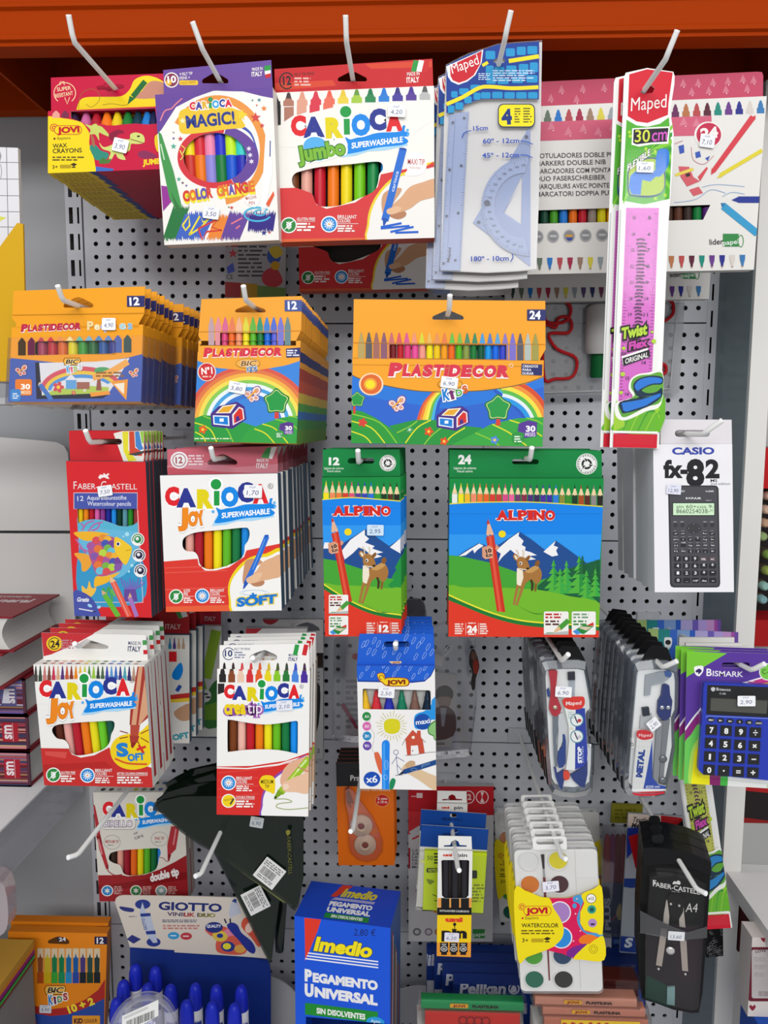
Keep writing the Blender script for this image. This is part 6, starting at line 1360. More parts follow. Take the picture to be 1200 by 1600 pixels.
done(it, g, 'card','printed card with a red logo patch')
price(it, 418,540,152,98,'6,90',-.0016,3)
copies(it, 8,.0205, NTH('clear compass case with black strap, %s from the front of the left compass hook'), names=('case','lid','hanger','hinge_strip','tray'), jit=.0008)
hook(872,1023,.88,.022,'white display hook holding the left row of compass cases', tx=.004, up=.010)
zS = Zm(920,970,.1812)
outS = [(412,385),(445,366),(560,352),(700,360),(784,392),(795,480),(790,760),(755,840),(762,1130),(740,1250),(700,1440),(670,1520),(560,1545),(440,1545),(360,1530),(325,1490),(322,1400),(350,1000),(385,600),(402,430)]
it = compass_case('clear case with a silver metal compass, foremost on the right compass hook',[(405,365),(790,378),(695,1535),(325,1530)],.87, zS, 'clear compass cases on the right compass hook', outS, 1)
part(it, 'compass_handle',[(640,560),(668,550),(695,560),(702,640),(722,690),(705,830),(660,862),(612,840),(594,800),(600,700),(628,650)],.0026,.0045, mat('1f2f6e',.35),(),0,'navy handle')
for X in (632,686):
    x, z = it.loc(X, 748,.0024); g = G(); g.lathe([(.0026,0),(.0026,.001),(.0012,.0014)], mat('c8ccd4',.25,.8),12,(x, .0026, z),(0,-1,0)); done(it, g, 'hinge_screw')
part(it, 'compass_leg',[(590,862),(638,862),(600,1400),(555,1370)],.0034,.004, mat('9a9ea4',.35,.5)); part(it, 'compass_leg',[(640,862),(700,850),(665,1150),(640,1400),(605,1402)],.0034,.004, mat('8a8e94',.35,.5))
for X, Y in ((642,1192),(640,1380)):
    x, z = it.loc(X, Y, .0022); g = G(); g.lathe([(.0045,0),(.0045,.0014),(.002,.002)], mat('7a7e84',.3,.7),14,(x, .0032, z),(0,-1,0)); done(it, g, 'compass_screw')
part(it, 'lead_box',[(462,755),(520,748),(528,815),(470,825)],.003,.004, mat('1c2636',.4)); part(it, 'lead_tube',[(448,820),(545,800),(545,940),(440,930)],.0045,.002, mat('b4b8bc',.3)); part(it, 'pencil_holder',[(490,470),(620,440),(720,440),(712,480),(640,540),(540,560),(530,640),(480,650)],.0045,.0022, clear('b8c0c8',.2,.5))
part(it, 'adaptor_cap',[(650,440),(700,430),(718,460),(700,490),(660,480)],.0042,.002, mat('3a5a9a',.35))
g = G(); P = Pr(it, g, .0016, False)
P.poly([(415,1000),(480,1025),(552,1010),(545,1350),(600,1410),(662,1420),(665,1470),(372,1470),(380,1350),(400,1150)],'dfe0de')
for k in range(9): P.line([(400-3*k*0+2,1040+44*k),(540,1040+44*k)],1.6,'c0c4cc')
for k in range(6): P.line([(415+24*k, 1030),(385+26*k, 1450)],1.6,'c0c4cc')
P.poly([(548,1020),(548,1350),(600,1412),(662,1425),(664,1452),(470,1448),(500,1300)],'2044a4'); P.blob([(418,950),(480,940),(540,960),(554,1000),(520,1022),(460,1026),(415,1000)],'d02430',3); P.text('Maped',430,1000,536,998,26,'f4e8e8',.0,.1); P.text('METAL',455,1352,482,1112,52,'1f3f94',.07); P.text('Ø250 mm',492,1444,612,1438,22,'e8ecf6',.01); P.poly([(370,1466),(665,1456),(650,1488),(560,1508),(440,1510),(385,1500)],'d8283a'); P.poly([(370,1450),(665,1450),(665,1466),(370,1476)],'f0f0f0'); P.rect(358,1010,392,1098,'dcdcd8'); P.arc(374,1066,12,16,5,0,360,'3a3a3a',14)
done(it, g, 'card','printed card with a red logo patch')
price(it, 560,892,104,92,'2,90',-.0016,-38)
copies(it, 8,.0225, NTH('clear compass case with black strap, %s from the front of the right compass hook'), names=('case','lid','hanger','hinge_strip','tray'), jit=.0008, dx=.0004)
hook(1025,1032,.88,.024,'white display hook holding the right row of compass cases', tx=.010, up=.010)

# --- blue pocket calculators on purple and green cards
zT = Zm(1000,950,.18132)
it = It('calculator_blister','blue pocket calculator on a purple and green card, foremost on its hook','calculator pack',[(408,376),(1262,392),(1240,1572),(374,1500)],.87, zT, 'pocket calculator packs')
L = [(-it.w/2,.006),(-it.w/2+.004,0),(it.w/2-.004,0),(it.w/2,.006),(it.w/2, it.h-.008),(it.w/2-.008, it.h),(-it.w/2+.008, it.h),(-it.w/2, it.h-.008)]
g = G(); hl = [it.locs(slot(826,492,122,22))]; g.prism(L, 0,.0006,'5a3a9a','f0f0ee', hl); P = Pr(it, g, 0.0, True, hl)
P.poly([(400,370),(750,390),(410,590),(400,600)],'7ac83a'); P.line([(380,1060),(450,960),(530,860)],14,'f4f2f4',4); P.poly([(380,1075),(450,975),(540,870),(540,1570),(370,1500)],'8a2a7a'); P.blob([(370,1200),(440,1090),(520,1010),(540,1400),(420,1520),(360,1510)],'6ac85a',4); P.blob([(440,1250),(500,1120),(540,1060),(540,1500),(420,1520)],'b4dc5a',4); P.poly([(470,1240),(520,1140),(620,1500),(605,1525),(440,1520)],'f2e81e'); P.poly([(600,1440),(700,1440),(690,1550),(600,1540)],'8a2a6a'); P.poly([(695,1450),(765,1450),(755,1560),(690,1550)],'4ab84a'); P.poly([(760,1450),(1270,1450),(1260,1600),(750,1580)],'eef0ec'); P.arc(1090,1440,150,110,26,20,90,'c4d8b4'); P.poly([(880,650),(1050,596),(1270,560),(1270,690),(900,680)],'c83a8a'); P.line([(885,648),(1050,600)],12,'f4f2f4'); P.poly([(1000,660),(1270,610),(1270,690)],'e8b83a')
P.blob([(468,508),(505,498),(544,502),(544,545),(520,580),(504,588),(478,572),(468,540)],'f4f4f6',3); P.blob([(480,540),(510,522),(532,540),(520,560),(500,572),(502,555),(484,556)],'3a2a6a',3); P.text('B',572,584,618,585,62,'f6f4f8',.02); P.text('ISMARK',626,586,888,594,46,'f6f4f8',.01)
P.el(1100,550,74,74,'f4f4f2'); P.el(1100,550,66,66,'7ac84a'); P.text('C-',1052,568,1104,568,40,'2a3a2a',.0)
done(it, g, 'card')
def rr(x0, y0, x1, y1, r): return [(x1-r+r*math.cos(math.radians(a)), y0+r+r*math.sin(math.radians(a))) for a in (-90,-45,0)]+[(x1-r+r*math.cos(math.radians(a)), y1-r+r*math.sin(math.radians(a))) for a in (0,45,90)]+[(x0+r+r*math.cos(math.radians(a)), y1-r+r*math.sin(math.radians(a))) for a in (90,135,180)]+[(x0+r+r*math.cos(math.radians(a)), y0+r+r*math.sin(math.radians(a))) for a in (180,225,270)]
yc = -.009
def cal(pts): return [( X, Y) for X, Y in pts]
g = G(); body = [(556,650),(575,645),(1170,672),(1185,690),(1150,1470),(1120,1488),(1040,1478),(540,1430),(508,1400),(505,1370),(540,900),(548,700)]
g.prism(it.locs(body, yc), yc, -.0004, mat('2038b4',.3)); P = Pr(it, g, yc, False)
P.poly([(580,662),(1165,685),(1150,945),(570,918)],'141416'); P.poly([(612,770),(1100,792),(1090,912),(606,885)],'50504a'); P.poly([(612,770),(1100,792),(1098,800),(612,778)],'2a2a28')
P.blob([(612,690),(630,682),(648,690),(646,708),(630,720),(614,708)],'c8c8cc',3); P.text('B',658,710,678,711,24,'d4d4d8',.01); P.text('ISMARK',682,712,784,717,18,'d4d4d8',.01); P.text('C-88',684,744,738,747,16,'b4b4b8',.02)
P.line([(572,945),(570,935),(590,930),(1140,955)],5,'8aa0e8')
done(it, g, 'calculator_body')
for r in range(4):
    for c_ in range(4):
        X = 617+126*c_-9*r*0-r*7; Y = 1050+115*r+8*c_ + 4*r*0; t = [['7','8','9','÷'],['4','5','6','×'],['1','2','3','−'],['0','·','=','+']][r][c_]
        g = G(); q = [(X-46, Y-44),(X+50, Y-40),(X+46, Y+46),(X-50, Y+42)]; g.prism(it.locs(q, yc-.0012), yc-.0012, yc, mat('17171a',.4), None, (), False); P = Pr(it, g, yc-.0012, False)
        if t == '·': P.rect(X-7, Y-7, X+7, Y+7,'f2f2f2')
        elif t in '−=+×÷':
            if t in '−+': P.rect(X-20, Y-5, X+20, Y+5,'f2f2f2')
            if t == '+': P.rect(X-5, Y-20, X+5, Y+20,'f2f2f2')
            if t == '=': P.rect(X-20, Y-12, X+20, Y-3,'f2f2f2'); P.rect(X-20, Y+5, X+20, Y+14,'f2f2f2')
            if t == '×': P.line([(X-15, Y-13),(X+15, Y+15)],11,'f2f2f2'); P.line([(X+15, Y-13),(X-15, Y+15)],11,'f2f2f2')
            if t == '÷': P.rect(X-20, Y-4, X+20, Y+5,'f2f2f2'); P.el(X, Y-17,6,6,'f2f2f2', n=10); P.el(X, Y+19,6,6,'f2f2f2', n=10)
        else: P.text(t, X-(18 if t != '1' else 11), Y+24, X+(18 if t != '1' else 7), Y+25,48,'f4f4f4',.04)
        done(it, g, 'key','black key with white symbol')
for k, t in enumerate(('MRC','M−','M+','%','CE','ON/C')):
    X, Y = 613+82*k, 964+5.5*k; g = G(); n = 14; q = [(X+32*math.cos(2*math.pi*i/n), Y+20*math.sin(2*math.pi*i/n)) for i in range(n)]; g.prism(it.locs(q, yc-.0008), yc-.0008, yc, mat('17171a',.4), None, (), False); P = Pr(it, g, yc-.0008, False); P.text(t, X-6*len(t)-3, Y+8, X+6*len(t)+3, Y+9,15,'e8e8ea',.03, res=1); done(it, g, 'function_key')
g = G(); bl = [(520,625),(560,612),(1215,640),(1215,700),(1185,1500),(1120,1520),(520,1460),(480,1420),(500,900)]; A = it.locs(bl); B = it.locs([(cx+(850-cx)*.02, cy+(1060-cy)*.02) for cx, cy in bl],-.012)
tri_fill(g, B, -.012, clear('ffffff',.04,.0))
for i in range(len(A)): j = (i+1) % len(A); g.face([(A[i][0],0, A[i][1]),(A[j][0],0, A[j][1]),(B[j][0],-.012, B[j][1]),(B[i][0],-.012, B[i][1])], clear('ffffff',.12,.0))
done(it, g, 'blister','clear plastic blister')
price(it, 918,802,154,90,'2,90',-.0126,0)
copies(it, 2,.009, lambda i: ('second purple and green calculator card, its left edge showing','third purple and green calculator card on the hook, mostly hidden')[i-1], names=('card',), dx=-.0035, dz=.0005)
hook(1160,1037,.872,.022,'white display hook holding the blue pocket calculators', tx=.008, up=.010, slope=.10)
for i, (x0, y0, x1, y1, d, lb) in enumerate(((1081,1008,1172,1120,.915,'white card edge directly behind the calculator packs, lowest of three'),(1071,1003,1158,1120,.945,'white card edge behind the calculator packs, middle of three'),(1061,994,1147,1120,.975,'white card edge behind the calculator packs, topmost of three'))):
    it = It('backing_card', lb, 'card',[(x0, y0),(x1, y0+4),(x1, y1),(x0, y1)], d, None, 'white cards behind the calculators'); g = G(); g.box((-it.w/2,0,0),(it.w/2,.004, it.h),'e8e6e2'); done(it, g, 'card')
# translucent striped folders with a shield near the wall
def folder(label, q, d):
    it = It('striped_folder', label, 'folder', q, d, None, 'translucent striped folders'); g = G(); w, h = it.w, it.h; x = -w/2
    st = [('a8c47a',.11),('2a8a8a',.13),('3a6ac8',.08),('7a9ac8',.14),('2a5ab8',.06),('a8a0d0',.14),('6a5ab0',.07),('a894d0',.10),('b88ac0',.09),('9a4a9a',.04),('6a4aa0',.04)]
    tot = sum(b for a, b in st); 
    P = Pr(it, g, -.0002, False); P.z = lambda X, Y: (X, Y)
    for c, k in st: g.box((x, 0,0),(x+w*k/tot, .0025, h), c); x += w*k/tot
    P.blob([(-.32*w, h-.012),(-.28*w, h-.011),(-.24*w, h-.012),(-.24*w, h-.022),(-.28*w, h-.028),(-.32*w, h-.022)],'e8ecec',3); P.el(-.28*w, h-.018,.004,.0035,'2a2a2a'); P.text('BISMARK',-.40*w, h-.045,-.13*w, h-.045,.006,'1f3040',.01, up=(0,1))
    P.line([(-.2*w, h-.058),(w*.1, h-.058)],.0016,'e8e8e8'); done(it, g, 'card'); return it
it = folder('translucent striped folder, nearer of two behind the calculators',[(1012,978),(1154,992),(1150,1160),(1010,1160)],1.06)
P_ = folder('translucent striped folder, farther of two behind the calculators',[(996,968),(1126,970),(1126,1150),(996,1150)],1.12)

# ================================================================== lower left
def rz(z): return ZC+z
def dz(px, py, z):
    """distance at which the sight line through a pixel reaches height z (relative to the camera)"""
    r = ray(px, py); return z/r.z*r.y
ZS = on(600,1650,1.2235).z-ZC                                          # base shelf, below the camera height
g = G(); g.box((-.62,-.48, rz(ZS)-.03),(.49,-.002, rz(ZS)), mat('d0d0ce',.5)); struct('floor_shelf', g)
class Bx(It):
    """axis-aligned thing: front face from (x0,z0) to (x1,z1) at d metres from the camera, dep deep"""
    def __init__(s, name, label, cat, x0, z0, x1, z1, d, zm=None, group=None):
        s.zm = zm or Zm(0,0,1); s.w, s.h = x1-x0, z1-z0
        s.M = Matrix.Translation(((x0+x1)/2,-DIST+d, rz(z0))); s.Mi = s.M.inverted(); s.rect = (-s.w/2,0, s.w/2, s.h)
        o = bpy.data.objects.new(name, None); COL.objects.link(o); o.matrix_world = s.M; s.o = o; tag(o, label, cat, group)
def pxx(px, py, d): return on(px, py, d).x
def pxz(px, py, d): return on(px, py, d).z-ZC

# --- double-tip pens carton near the wall
zU = Zm(100,1220,.16667)
it = It('marker_carton','white and dark red double tip pen carton standing behind the cream display header','carton',[(268,108),(1122,106),(1165,1128),(335,1132)],1.06, zU, 'double tip pen cartons')
win = spline([(422,740),(425,700),(450,672),(540,652),(700,640),(860,632),(900,645),(905,690),(890,720),(880,780),(850,840),(740,880),(620,890),(560,870),(540,820),(520,790),(460,770)],3)
g, P = carton(it, .018,'dcd6cc','b8a8a0',[win], top='d4d0ca')
P.poly([(320,885),(540,884),(600,895),(760,880),(900,830),(1040,760),(1150,695),(1175,1140),(330,1140)],'9a2228'); P.poly([(325,985),(600,950),(1155,850),(1160,920),(600,1010),(328,1030)],'86181e')
carioca_logo(P.fr((52,372),(695,358),(362,318),(1080,300)), False); super_splash(P.fr((406,458),(706,430),(735,406),(1045,372)))
P.rect(352,352,672,458,'9a8f88',40); P.rect(350,348,668,452,'f0ece8',40); P.text('BIRELLO',370,430,648,430,62,'5a2a5a',.07); P.text('BIRELLO',374,428,644,428,54,'f2ecf0',.02)
P.poly([(272,220),(290,230),(330,420),(345,540),(415,790),(418,820),(395,830),(330,640),(296,440)],'b03038'); P.poly([(300,520),(340,500),(360,590),(330,600)],'8a2028'); P.line([(322,545),(358,690)],14,'d8848a'); P.poly([(398,790),(416,785),(418,828),(408,830)],'7a1a20')
P.poly([(1005,425),(1082,430),(1050,640),(1000,690),(985,750),(972,748),(968,600)],'b03038'); P.line([(1050,450),(1025,600)],14,'d8848a'); P.poly([(975,690),(1005,690),(985,758)],'7a1a20')
P.line([(405,830),(430,860),(480,885),(545,878)],9,'9a2a2e',4); P.line([(880,715),(930,725),(960,755),(985,750)],6,'9a2a2e',4)
for cx, cy, t in ((452,575,'MEDIUM TIP'),(895,545,'FINE TIP')): P.arc(cx, cy, 80,68,4,0,360,'9a948c'); P.text(t, cx-(62 if len(t) > 8 else 44), cy+8, cx+(62 if len(t) > 8 else 44), cy+8,28,'b04a44',.01); P.micro(cx-44, cy+22, cx+44, cy+34,1,'7a7068',2)
P.text('double tip',812,945,1080,880,74,'f2eeec',.05,.1, out='8a1a20', ow=.06)
for cx, c in ((406,'2a7ab8'),(675,'2a7a3a'),(912,'8aa0a0')):
    P.el(cx, 1030,56,52,'e4dcd6'); P.el(cx, 1030,46,43, c); P.star(cx, 1030,32,'d8dcd8', n=6); P.micro(cx+64,985, cx+150,1065,5,'c8a09a', cx)
for k, c in enumerate(('2a2a2a','4a4644','b8a09a','b84a54','b8b030','7a8a5a','2a3a2a','5a6a9a','2a2a3a')):
    x = -it.w/2+.012+k*(it.w-.024)/9; g.face([(x+.0038*math.cos(a),.009+.0045*math.sin(a), it.h+.00006) for a in [2*math.pi*i/10 for i in range(10)]], c)
done(it, g, 'carton')
pens(it, ['3a2a24','e8a090','9a2030','ea6a24','e8d41e','5ab42e','1a6a3a','2a86d8'],425,930,630,900,.003)
g = G(); P = Pr(it, g, -.0012, False); P.text('PVP',660,508,692,492,16,'2a2e4a',0); P.text('5,20 €',664,550,745,525,24,'2a2e4a',0); P.rect(655,488,656,489,'d8d4cc'); done(it, g, 'price_sticker')
copies(it, 1,.02, lambda i: 'white and dark red double tip pen carton hidden behind its twin')
hook(206,1227,1.0,.17,'long white hook reaching out in front of the double tip pen carton', up=.002, out=.012, tx=-.006)

# --- dark green pouches
zV = Zm(240,1180,.21667)
GRN_M = clear('16241a',.05,.5,.14); GRN_L = clear('56663a',.12,.55,.2); 
def pouch(label, q, d, outline, seed, inner_parts, grp='dark green plastic pouches', amp=.004):
    it = It('plastic_pouch', label, 'pouch', q, d, zV, grp); it.rect = (-2,-2,2,2)
    L = it.locs(outline); b = bbox(L); R = random.Random(seed); V = [Vector(p) for p in L]; n = len(L); E = [(i, (i+1) % n) for i in range(n)]
    st = .016; x = b[0]
    while x < b[2]:
        z = b[1]
        while z < b[3]:
            p = (x+R.uniform(-.004,.004), z+R.uniform(-.004,.004))
            if inside(p, L): V.append(Vector(p))
            z += st
        x += st
    r = delaunay_2d_cdt(V, E, [],0,1e-6); v2 = [tuple(p) for p in r[0]]
    ph = [(R.uniform(20,70), R.uniform(20,70), R.uniform(0,6)) for _ in range(5)]
    def yy(p): return -amp*.5*sum(math.sin(a*p[0]+c*p[1]+e) for a, c, e in ph)/2 + R.uniform(-.25,.25)*amp
    Y = [yy(p) for p in v2]; F = [tuple(f) for f in r[2] if inside((sum(v2[i][0] for i in f)/3, sum(v2[i][1] for i in f)/3), L)]
    g = G(); g.mesh([(p[0], y, p[1]) for p, y in zip(v2, Y)], F, GRN_M, True); done(it, g, 'pouch_front')
    g = G(); g.mesh([(p[0],.006, p[1]) for p in v2], F, mat('0c140e',.3)); done(it, g, 'pouch_back')
    for nm, pts, c in inner_parts:  # flat coloured pieces between the front film and the back
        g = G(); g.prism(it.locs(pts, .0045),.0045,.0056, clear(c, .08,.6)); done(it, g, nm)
    return it
def barcode(it, X, Y, w, h, rot, y=-.006):
    g = G(); P = Pr(it, g, y, False).sub(X, Y, X+math.cos(math.radians(rot)), Y+math.sin(math.radians(rot)))
    P.rect(-w/2,-h/2, w/2, h/2,'e0dfdd',4); P.micro(-w*.44,-h*.42, w*.44,-h*.16,3,'6a6a6c',4,.5,.1); P.bars(-w*.38,-h*.12, w*.3,-h*.12,0, h*.34,26,'3a3a3e'); P.micro(-w*.38, h*.26, w*.4, h*.42,2,'6a6a6c',5,.5,.1)
    done(it, g, 'barcode_label','white barcode label')
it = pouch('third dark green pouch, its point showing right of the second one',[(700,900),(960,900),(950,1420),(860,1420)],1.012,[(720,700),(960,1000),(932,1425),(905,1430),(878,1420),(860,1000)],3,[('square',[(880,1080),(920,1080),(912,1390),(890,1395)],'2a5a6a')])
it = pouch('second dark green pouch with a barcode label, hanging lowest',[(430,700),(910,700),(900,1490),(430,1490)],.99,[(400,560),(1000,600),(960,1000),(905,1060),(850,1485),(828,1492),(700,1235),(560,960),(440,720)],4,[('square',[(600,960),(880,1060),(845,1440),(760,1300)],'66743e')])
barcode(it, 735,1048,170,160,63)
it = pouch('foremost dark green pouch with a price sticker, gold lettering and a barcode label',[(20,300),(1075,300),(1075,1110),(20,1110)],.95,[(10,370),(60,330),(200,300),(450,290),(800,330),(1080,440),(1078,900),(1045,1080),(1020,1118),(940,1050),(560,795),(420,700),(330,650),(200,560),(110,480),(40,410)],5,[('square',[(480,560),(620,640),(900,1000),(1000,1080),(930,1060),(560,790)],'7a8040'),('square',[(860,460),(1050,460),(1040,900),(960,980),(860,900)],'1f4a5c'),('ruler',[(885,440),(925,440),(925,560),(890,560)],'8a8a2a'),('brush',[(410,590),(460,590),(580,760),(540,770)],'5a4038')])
barcode(it, 836,852,176,170,38)
g = G(); P = Pr(it, g, -.006, False); P.text('FABER-CASTELL',962,590,974,860,26,'6a6a2a',.0,0, up=(1,0)); P.blob([(955,545),(980,540),(985,560),(970,580),(958,570)],'8a8430',3); done(it, g, 'gold_lettering')
price(it, 744,484,96,76,'6,90',-.006,10,'c4c8c8')
for k, (pts, d, lb) in enumerate((([(150,170),(260,110),(480,60),(480,130),(300,190),(200,235),(90,240),(80,215)],1.06,'crumpled top of a dark green pouch at the back, highest'),([(60,290),(100,235),(220,180),(480,100),(480,230),(250,270),(120,320)],1.03,'crumpled top of a dark green pouch, middle of three folds'),([(15,330),(100,270),(280,220),(480,190),(480,330),(250,330),(60,400),(5,375)],1.0,'crumpled top of a dark green pouch, lowest of three folds'))):
    pouch(lb, [(20,100),(480,100),(480,380),(20,380)], d, pts, 11+k, [],'crumpled pouch tops behind',.007)
hook(355,1278,.99,.13,'white display hook sticking out in front of the dark green pouches', up=.001, out=.008, tx=-.004)

# --- glue display: header, blue back and tray, bottles
zW = Zm(160,1380,.25)
it = It('glue_display','cream and blue counter display with a butterfly header holding glue bottles','display',[(80,80),(1040,92),(1050,900),(170,900)],1.03, zW); it.rect = (-2,-2,2,2)
g = G(); hd = [(100,84),(128,78),(560,84),(1000,96),(1040,470),(750,450),(450,432),(450,418),(172,400),(140,300),(78,120),(84,96)]
g.prism(it.locs(hd),0,.0015,'d2c8bc'); P = Pr(it, g, 0, False)
P.text('GIOTTO',350,164,746,178,50,'27306e',.04); P.text('VINILIK DUO',404,203,706,213,24,'4a3a5a',.03); P.text('LIK',510,207,578,209,23,'b03a3a',.035); P.text('DUO',602,210,706,213,23,'8a8a3a',.035)
P.micro(374,226,596,246,2,'5a5a70',3,.6,.1); P.micro(378,258,612,290,2,'c07a74',4,.6,.1); P.el(445,328,36,23,'3a94c8'); P.el(524,331,36,23,'b83a44'); P.micro(425,322,465,334,1,'d8e8f0'); P.micro(504,325,544,337,1,'f0d8d8')
P.blob([(108,145),(150,150),(196,160),(190,180),(140,175),(112,160)],'2e3478',3); P.poly([(152,350),(185,322),(242,350),(195,378)],'2e3478'); P.micro(165,202,215,214,1,'8a8488')
P.el(252,132,48,30,'2a3a86'); P.el(320,368,44,28,'2a3a86'); P.poly([(250,118),(270,180),(300,190),(345,370),(318,374),(275,320),(232,190)],'b4bcd0'); P.poly([(236,190),(300,186),(302,205),(240,210)],'2a3a86'); P.poly([(270,300),(330,295),(334,318),(275,320)],'2a3a86'); P.text('GIOTTO',280,290,262,216,20,'3a4a8a',.02)
P.blob([(640,290),(680,270),(760,270),(830,310),(900,380),(890,440),(800,446),(720,430),(708,380),(720,340),(680,330)],'d05a4a',3); P.blob([(740,350),(800,330),(840,320),(800,280),(760,300)],'d8809a',3); P.el(735,330,48,34,'d8b84a',10); P.el(735,328,20,14,'2a3a86'); P.el(785,396,44,32,'2a3a86',5); P.el(778,394,26,20,'e4d83a'); P.el(860,410,36,26,'d8a04a')
P.blob([(868,270),(890,215),(940,230),(1000,330),(980,400),(930,340)],'d0553f',3); P.el(918,278,24,34,'e8c8b8',20)
P.blob([(778,262),(810,245),(845,262),(870,310),(930,360),(957,410),(945,440),(905,420),(855,360),(800,300)],'2a3488',4); P.line([(775,250),(762,222)],9,'1c2038'); P.line([(800,248),(798,220)],9,'1c2038')
P.el(698,276,55,34,'2a3478'); P.text('QUALITY',652,276,742,276,18,'e8e8f0',.03); P.poly([(800,130),(825,100),(838,100),(870,185),(800,215),(790,190)],'b8bccc'); P.poly([(808,112),(825,96),(838,100),(838,125)],'2e3f80')
done(it, g, 'header_board','cream printed header')
g = G(); g.prism(it.locs([(172,402),(450,420),(750,452),(1040,492),(1052,560),(1052,1700),(172,1700)],.002),.002,.006, mat('17307e',.4)); done(it, g, 'back_board','dark blue back board')
X0, X1 = pxx(175,1590,.96), pxx(424,1590,.96)
g = G(); zt = it.Mi @ Vector((X0, it.M.translation.y-.12, rz(ZS)+.004)); 
W0, W1 = it.Mi @ Vector((X0,-DIST+.92, rz(ZS)+.001)), it.Mi @ Vector((X1,-DIST+1.02, rz(ZS)+.16))
g.box((min(W0.x, W1.x), min(W0.y, W1.y), min(W0.z, W1.z)),(max(W0.x, W1.x), max(W0.y, W1.y), max(W0.z, W1.z)), mat('17307e',.4)); done(it, g, 'tray','dark blue tray')
BL = mat('1c2ab0',.3); WT = mat('e8e6e8',.35)
zbase = ZS+.1605
bt = None
for k, (X, Y, d, lb) in enumerate(((205,510,1.005,'blue capped glue bottle, at the left end of the rear row'),(330,525,1.005,'blue capped glue bottle at the back, second from the left end'),(130,610,.985,'blue capped glue bottle in the second row at the left end'),(282,630,.98,'blue glue bottle cap just behind the clear round tub'),(425,637,.98,'blue glue bottle cap right of the clear round tub, rear row'),(580,630,.98,'blue capped glue bottle with white label, third from the right in the rear row'),(712,640,.98,'blue capped glue bottle with white label, second from the right in the rear row'),(868,642,.98,'blue capped glue bottle with white label, rear row right end'),(88,720,.95,'blue capped glue bottle at the front left edge of the tray'),(525,735,.94,'blue capped glue bottle in the front row beside the clear tub'),(685,745,.94,'blue capped glue bottle, middle of the front row'),(825,755,.94,'blue capped glue bottle, right end of the front row'))):
    A = on(*zW(X, Y), d); H = A.z-rz(zbase)
    o = bpy.data.objects.new('glue_bottle', None); COL.objects.link(o); o.location = (A.x, A.y, rz(zbase)); tag(o, lb, 'bottle','glue bottles in the display')
    R_ = .0095; g = G(); g.lathe([(R_*.9,0),(R_, .002),(R_, max(.01, H-.034)),(R_*.9, H-.031)], WT, 16); g.build('bottle_body', o)
    g = G(); g.lathe([(R_*1.03, H-.034),(R_*1.03, H-.022),(R_*.92, H-.010),(R_*.7, H-.003),(R_*.45, H-.0006),(R_*.3, H)], BL, 16); g.build('cap', o)
    g = G(); n = 8; a0 = -2.0
    for i in range(n):
        t0, t1 = a0+1.6*i/n, a0+1.6*(i+1)/n; r = R_*1.012
        g.face([(r*math.cos(t0), r*math.sin(t0), H-.060),(r*math.cos(t1), r*math.sin(t1), H-.060),(r*math.cos(t1), r*math.sin(t1), H-.052),(r*math.cos(t0), r*math.sin(t0), H-.046-.004*i/n)], mat('27409c',.35))
    g.build('label', o)
# --- clear round tub with a barcode label
A = on(224,1606,.86); o = bpy.data.objects.new('round_tub', None); COL.objects.link(o); tag(o, 'clear round plastic tub with a white barcode label in front of the glue bottles','tub')
nrm = (CAM-A).normalized(); nrm = (nrm+Vector((0,0,.35))).normalized(); up = (Vector((0,0,1))-nrm*nrm.z).normalized(); rt = up.cross(nrm)
o.matrix_world = Matrix(((rt.x, -nrm.x, up.x, A.x),(rt.y, -nrm.y, up.y, A.y),(rt.z, -nrm.z, up.z, A.z),(0,0,0,1)))
TB = clear('e4e4f0',.16,.10); rad = .0415
g = G(); g.lathe([(0.0001,0),(rad*.9,0),(rad*.97,.002),(rad, .006),(rad, .013)], TB, 36,(0,0,0),(0,1,0), False); g.build('tub_lid', o)
g = G(); g.lathe([(rad*.94,.013),(rad*.9,.05),(rad*.2,.052)], clear('d0d0e4',.1,.12),32,(0,0,0),(0,1,0), False); g.build('tub_body', o)
class Fr: pass
fr = Fr(); fr.zm = zW; fr.Mi = o.matrix_world.inverted(); fr.M = o.matrix_world; fr.rect = (-1,-1,1,1); fr.o = o; fr.loc = It.loc.__get__(fr); fr.locs = It.locs.__get__(fr)
g = G(); P = Pr(fr, g, -.0008, False); P.poly([(124,830),(350,728),(350,828),(240,890),(120,940)],'e6e6e4'); P.bars(150,862,330,790,0,50,26,'2a2a2e'); P.micro(135,822,136,823,1,'e6e6e4'); 
for k in range(2): P.line([(134,840+9*k),(285,772+9*k)],3,'8a8a8c')
g.build('barcode_label', o)['label'] = 'white barcode label'

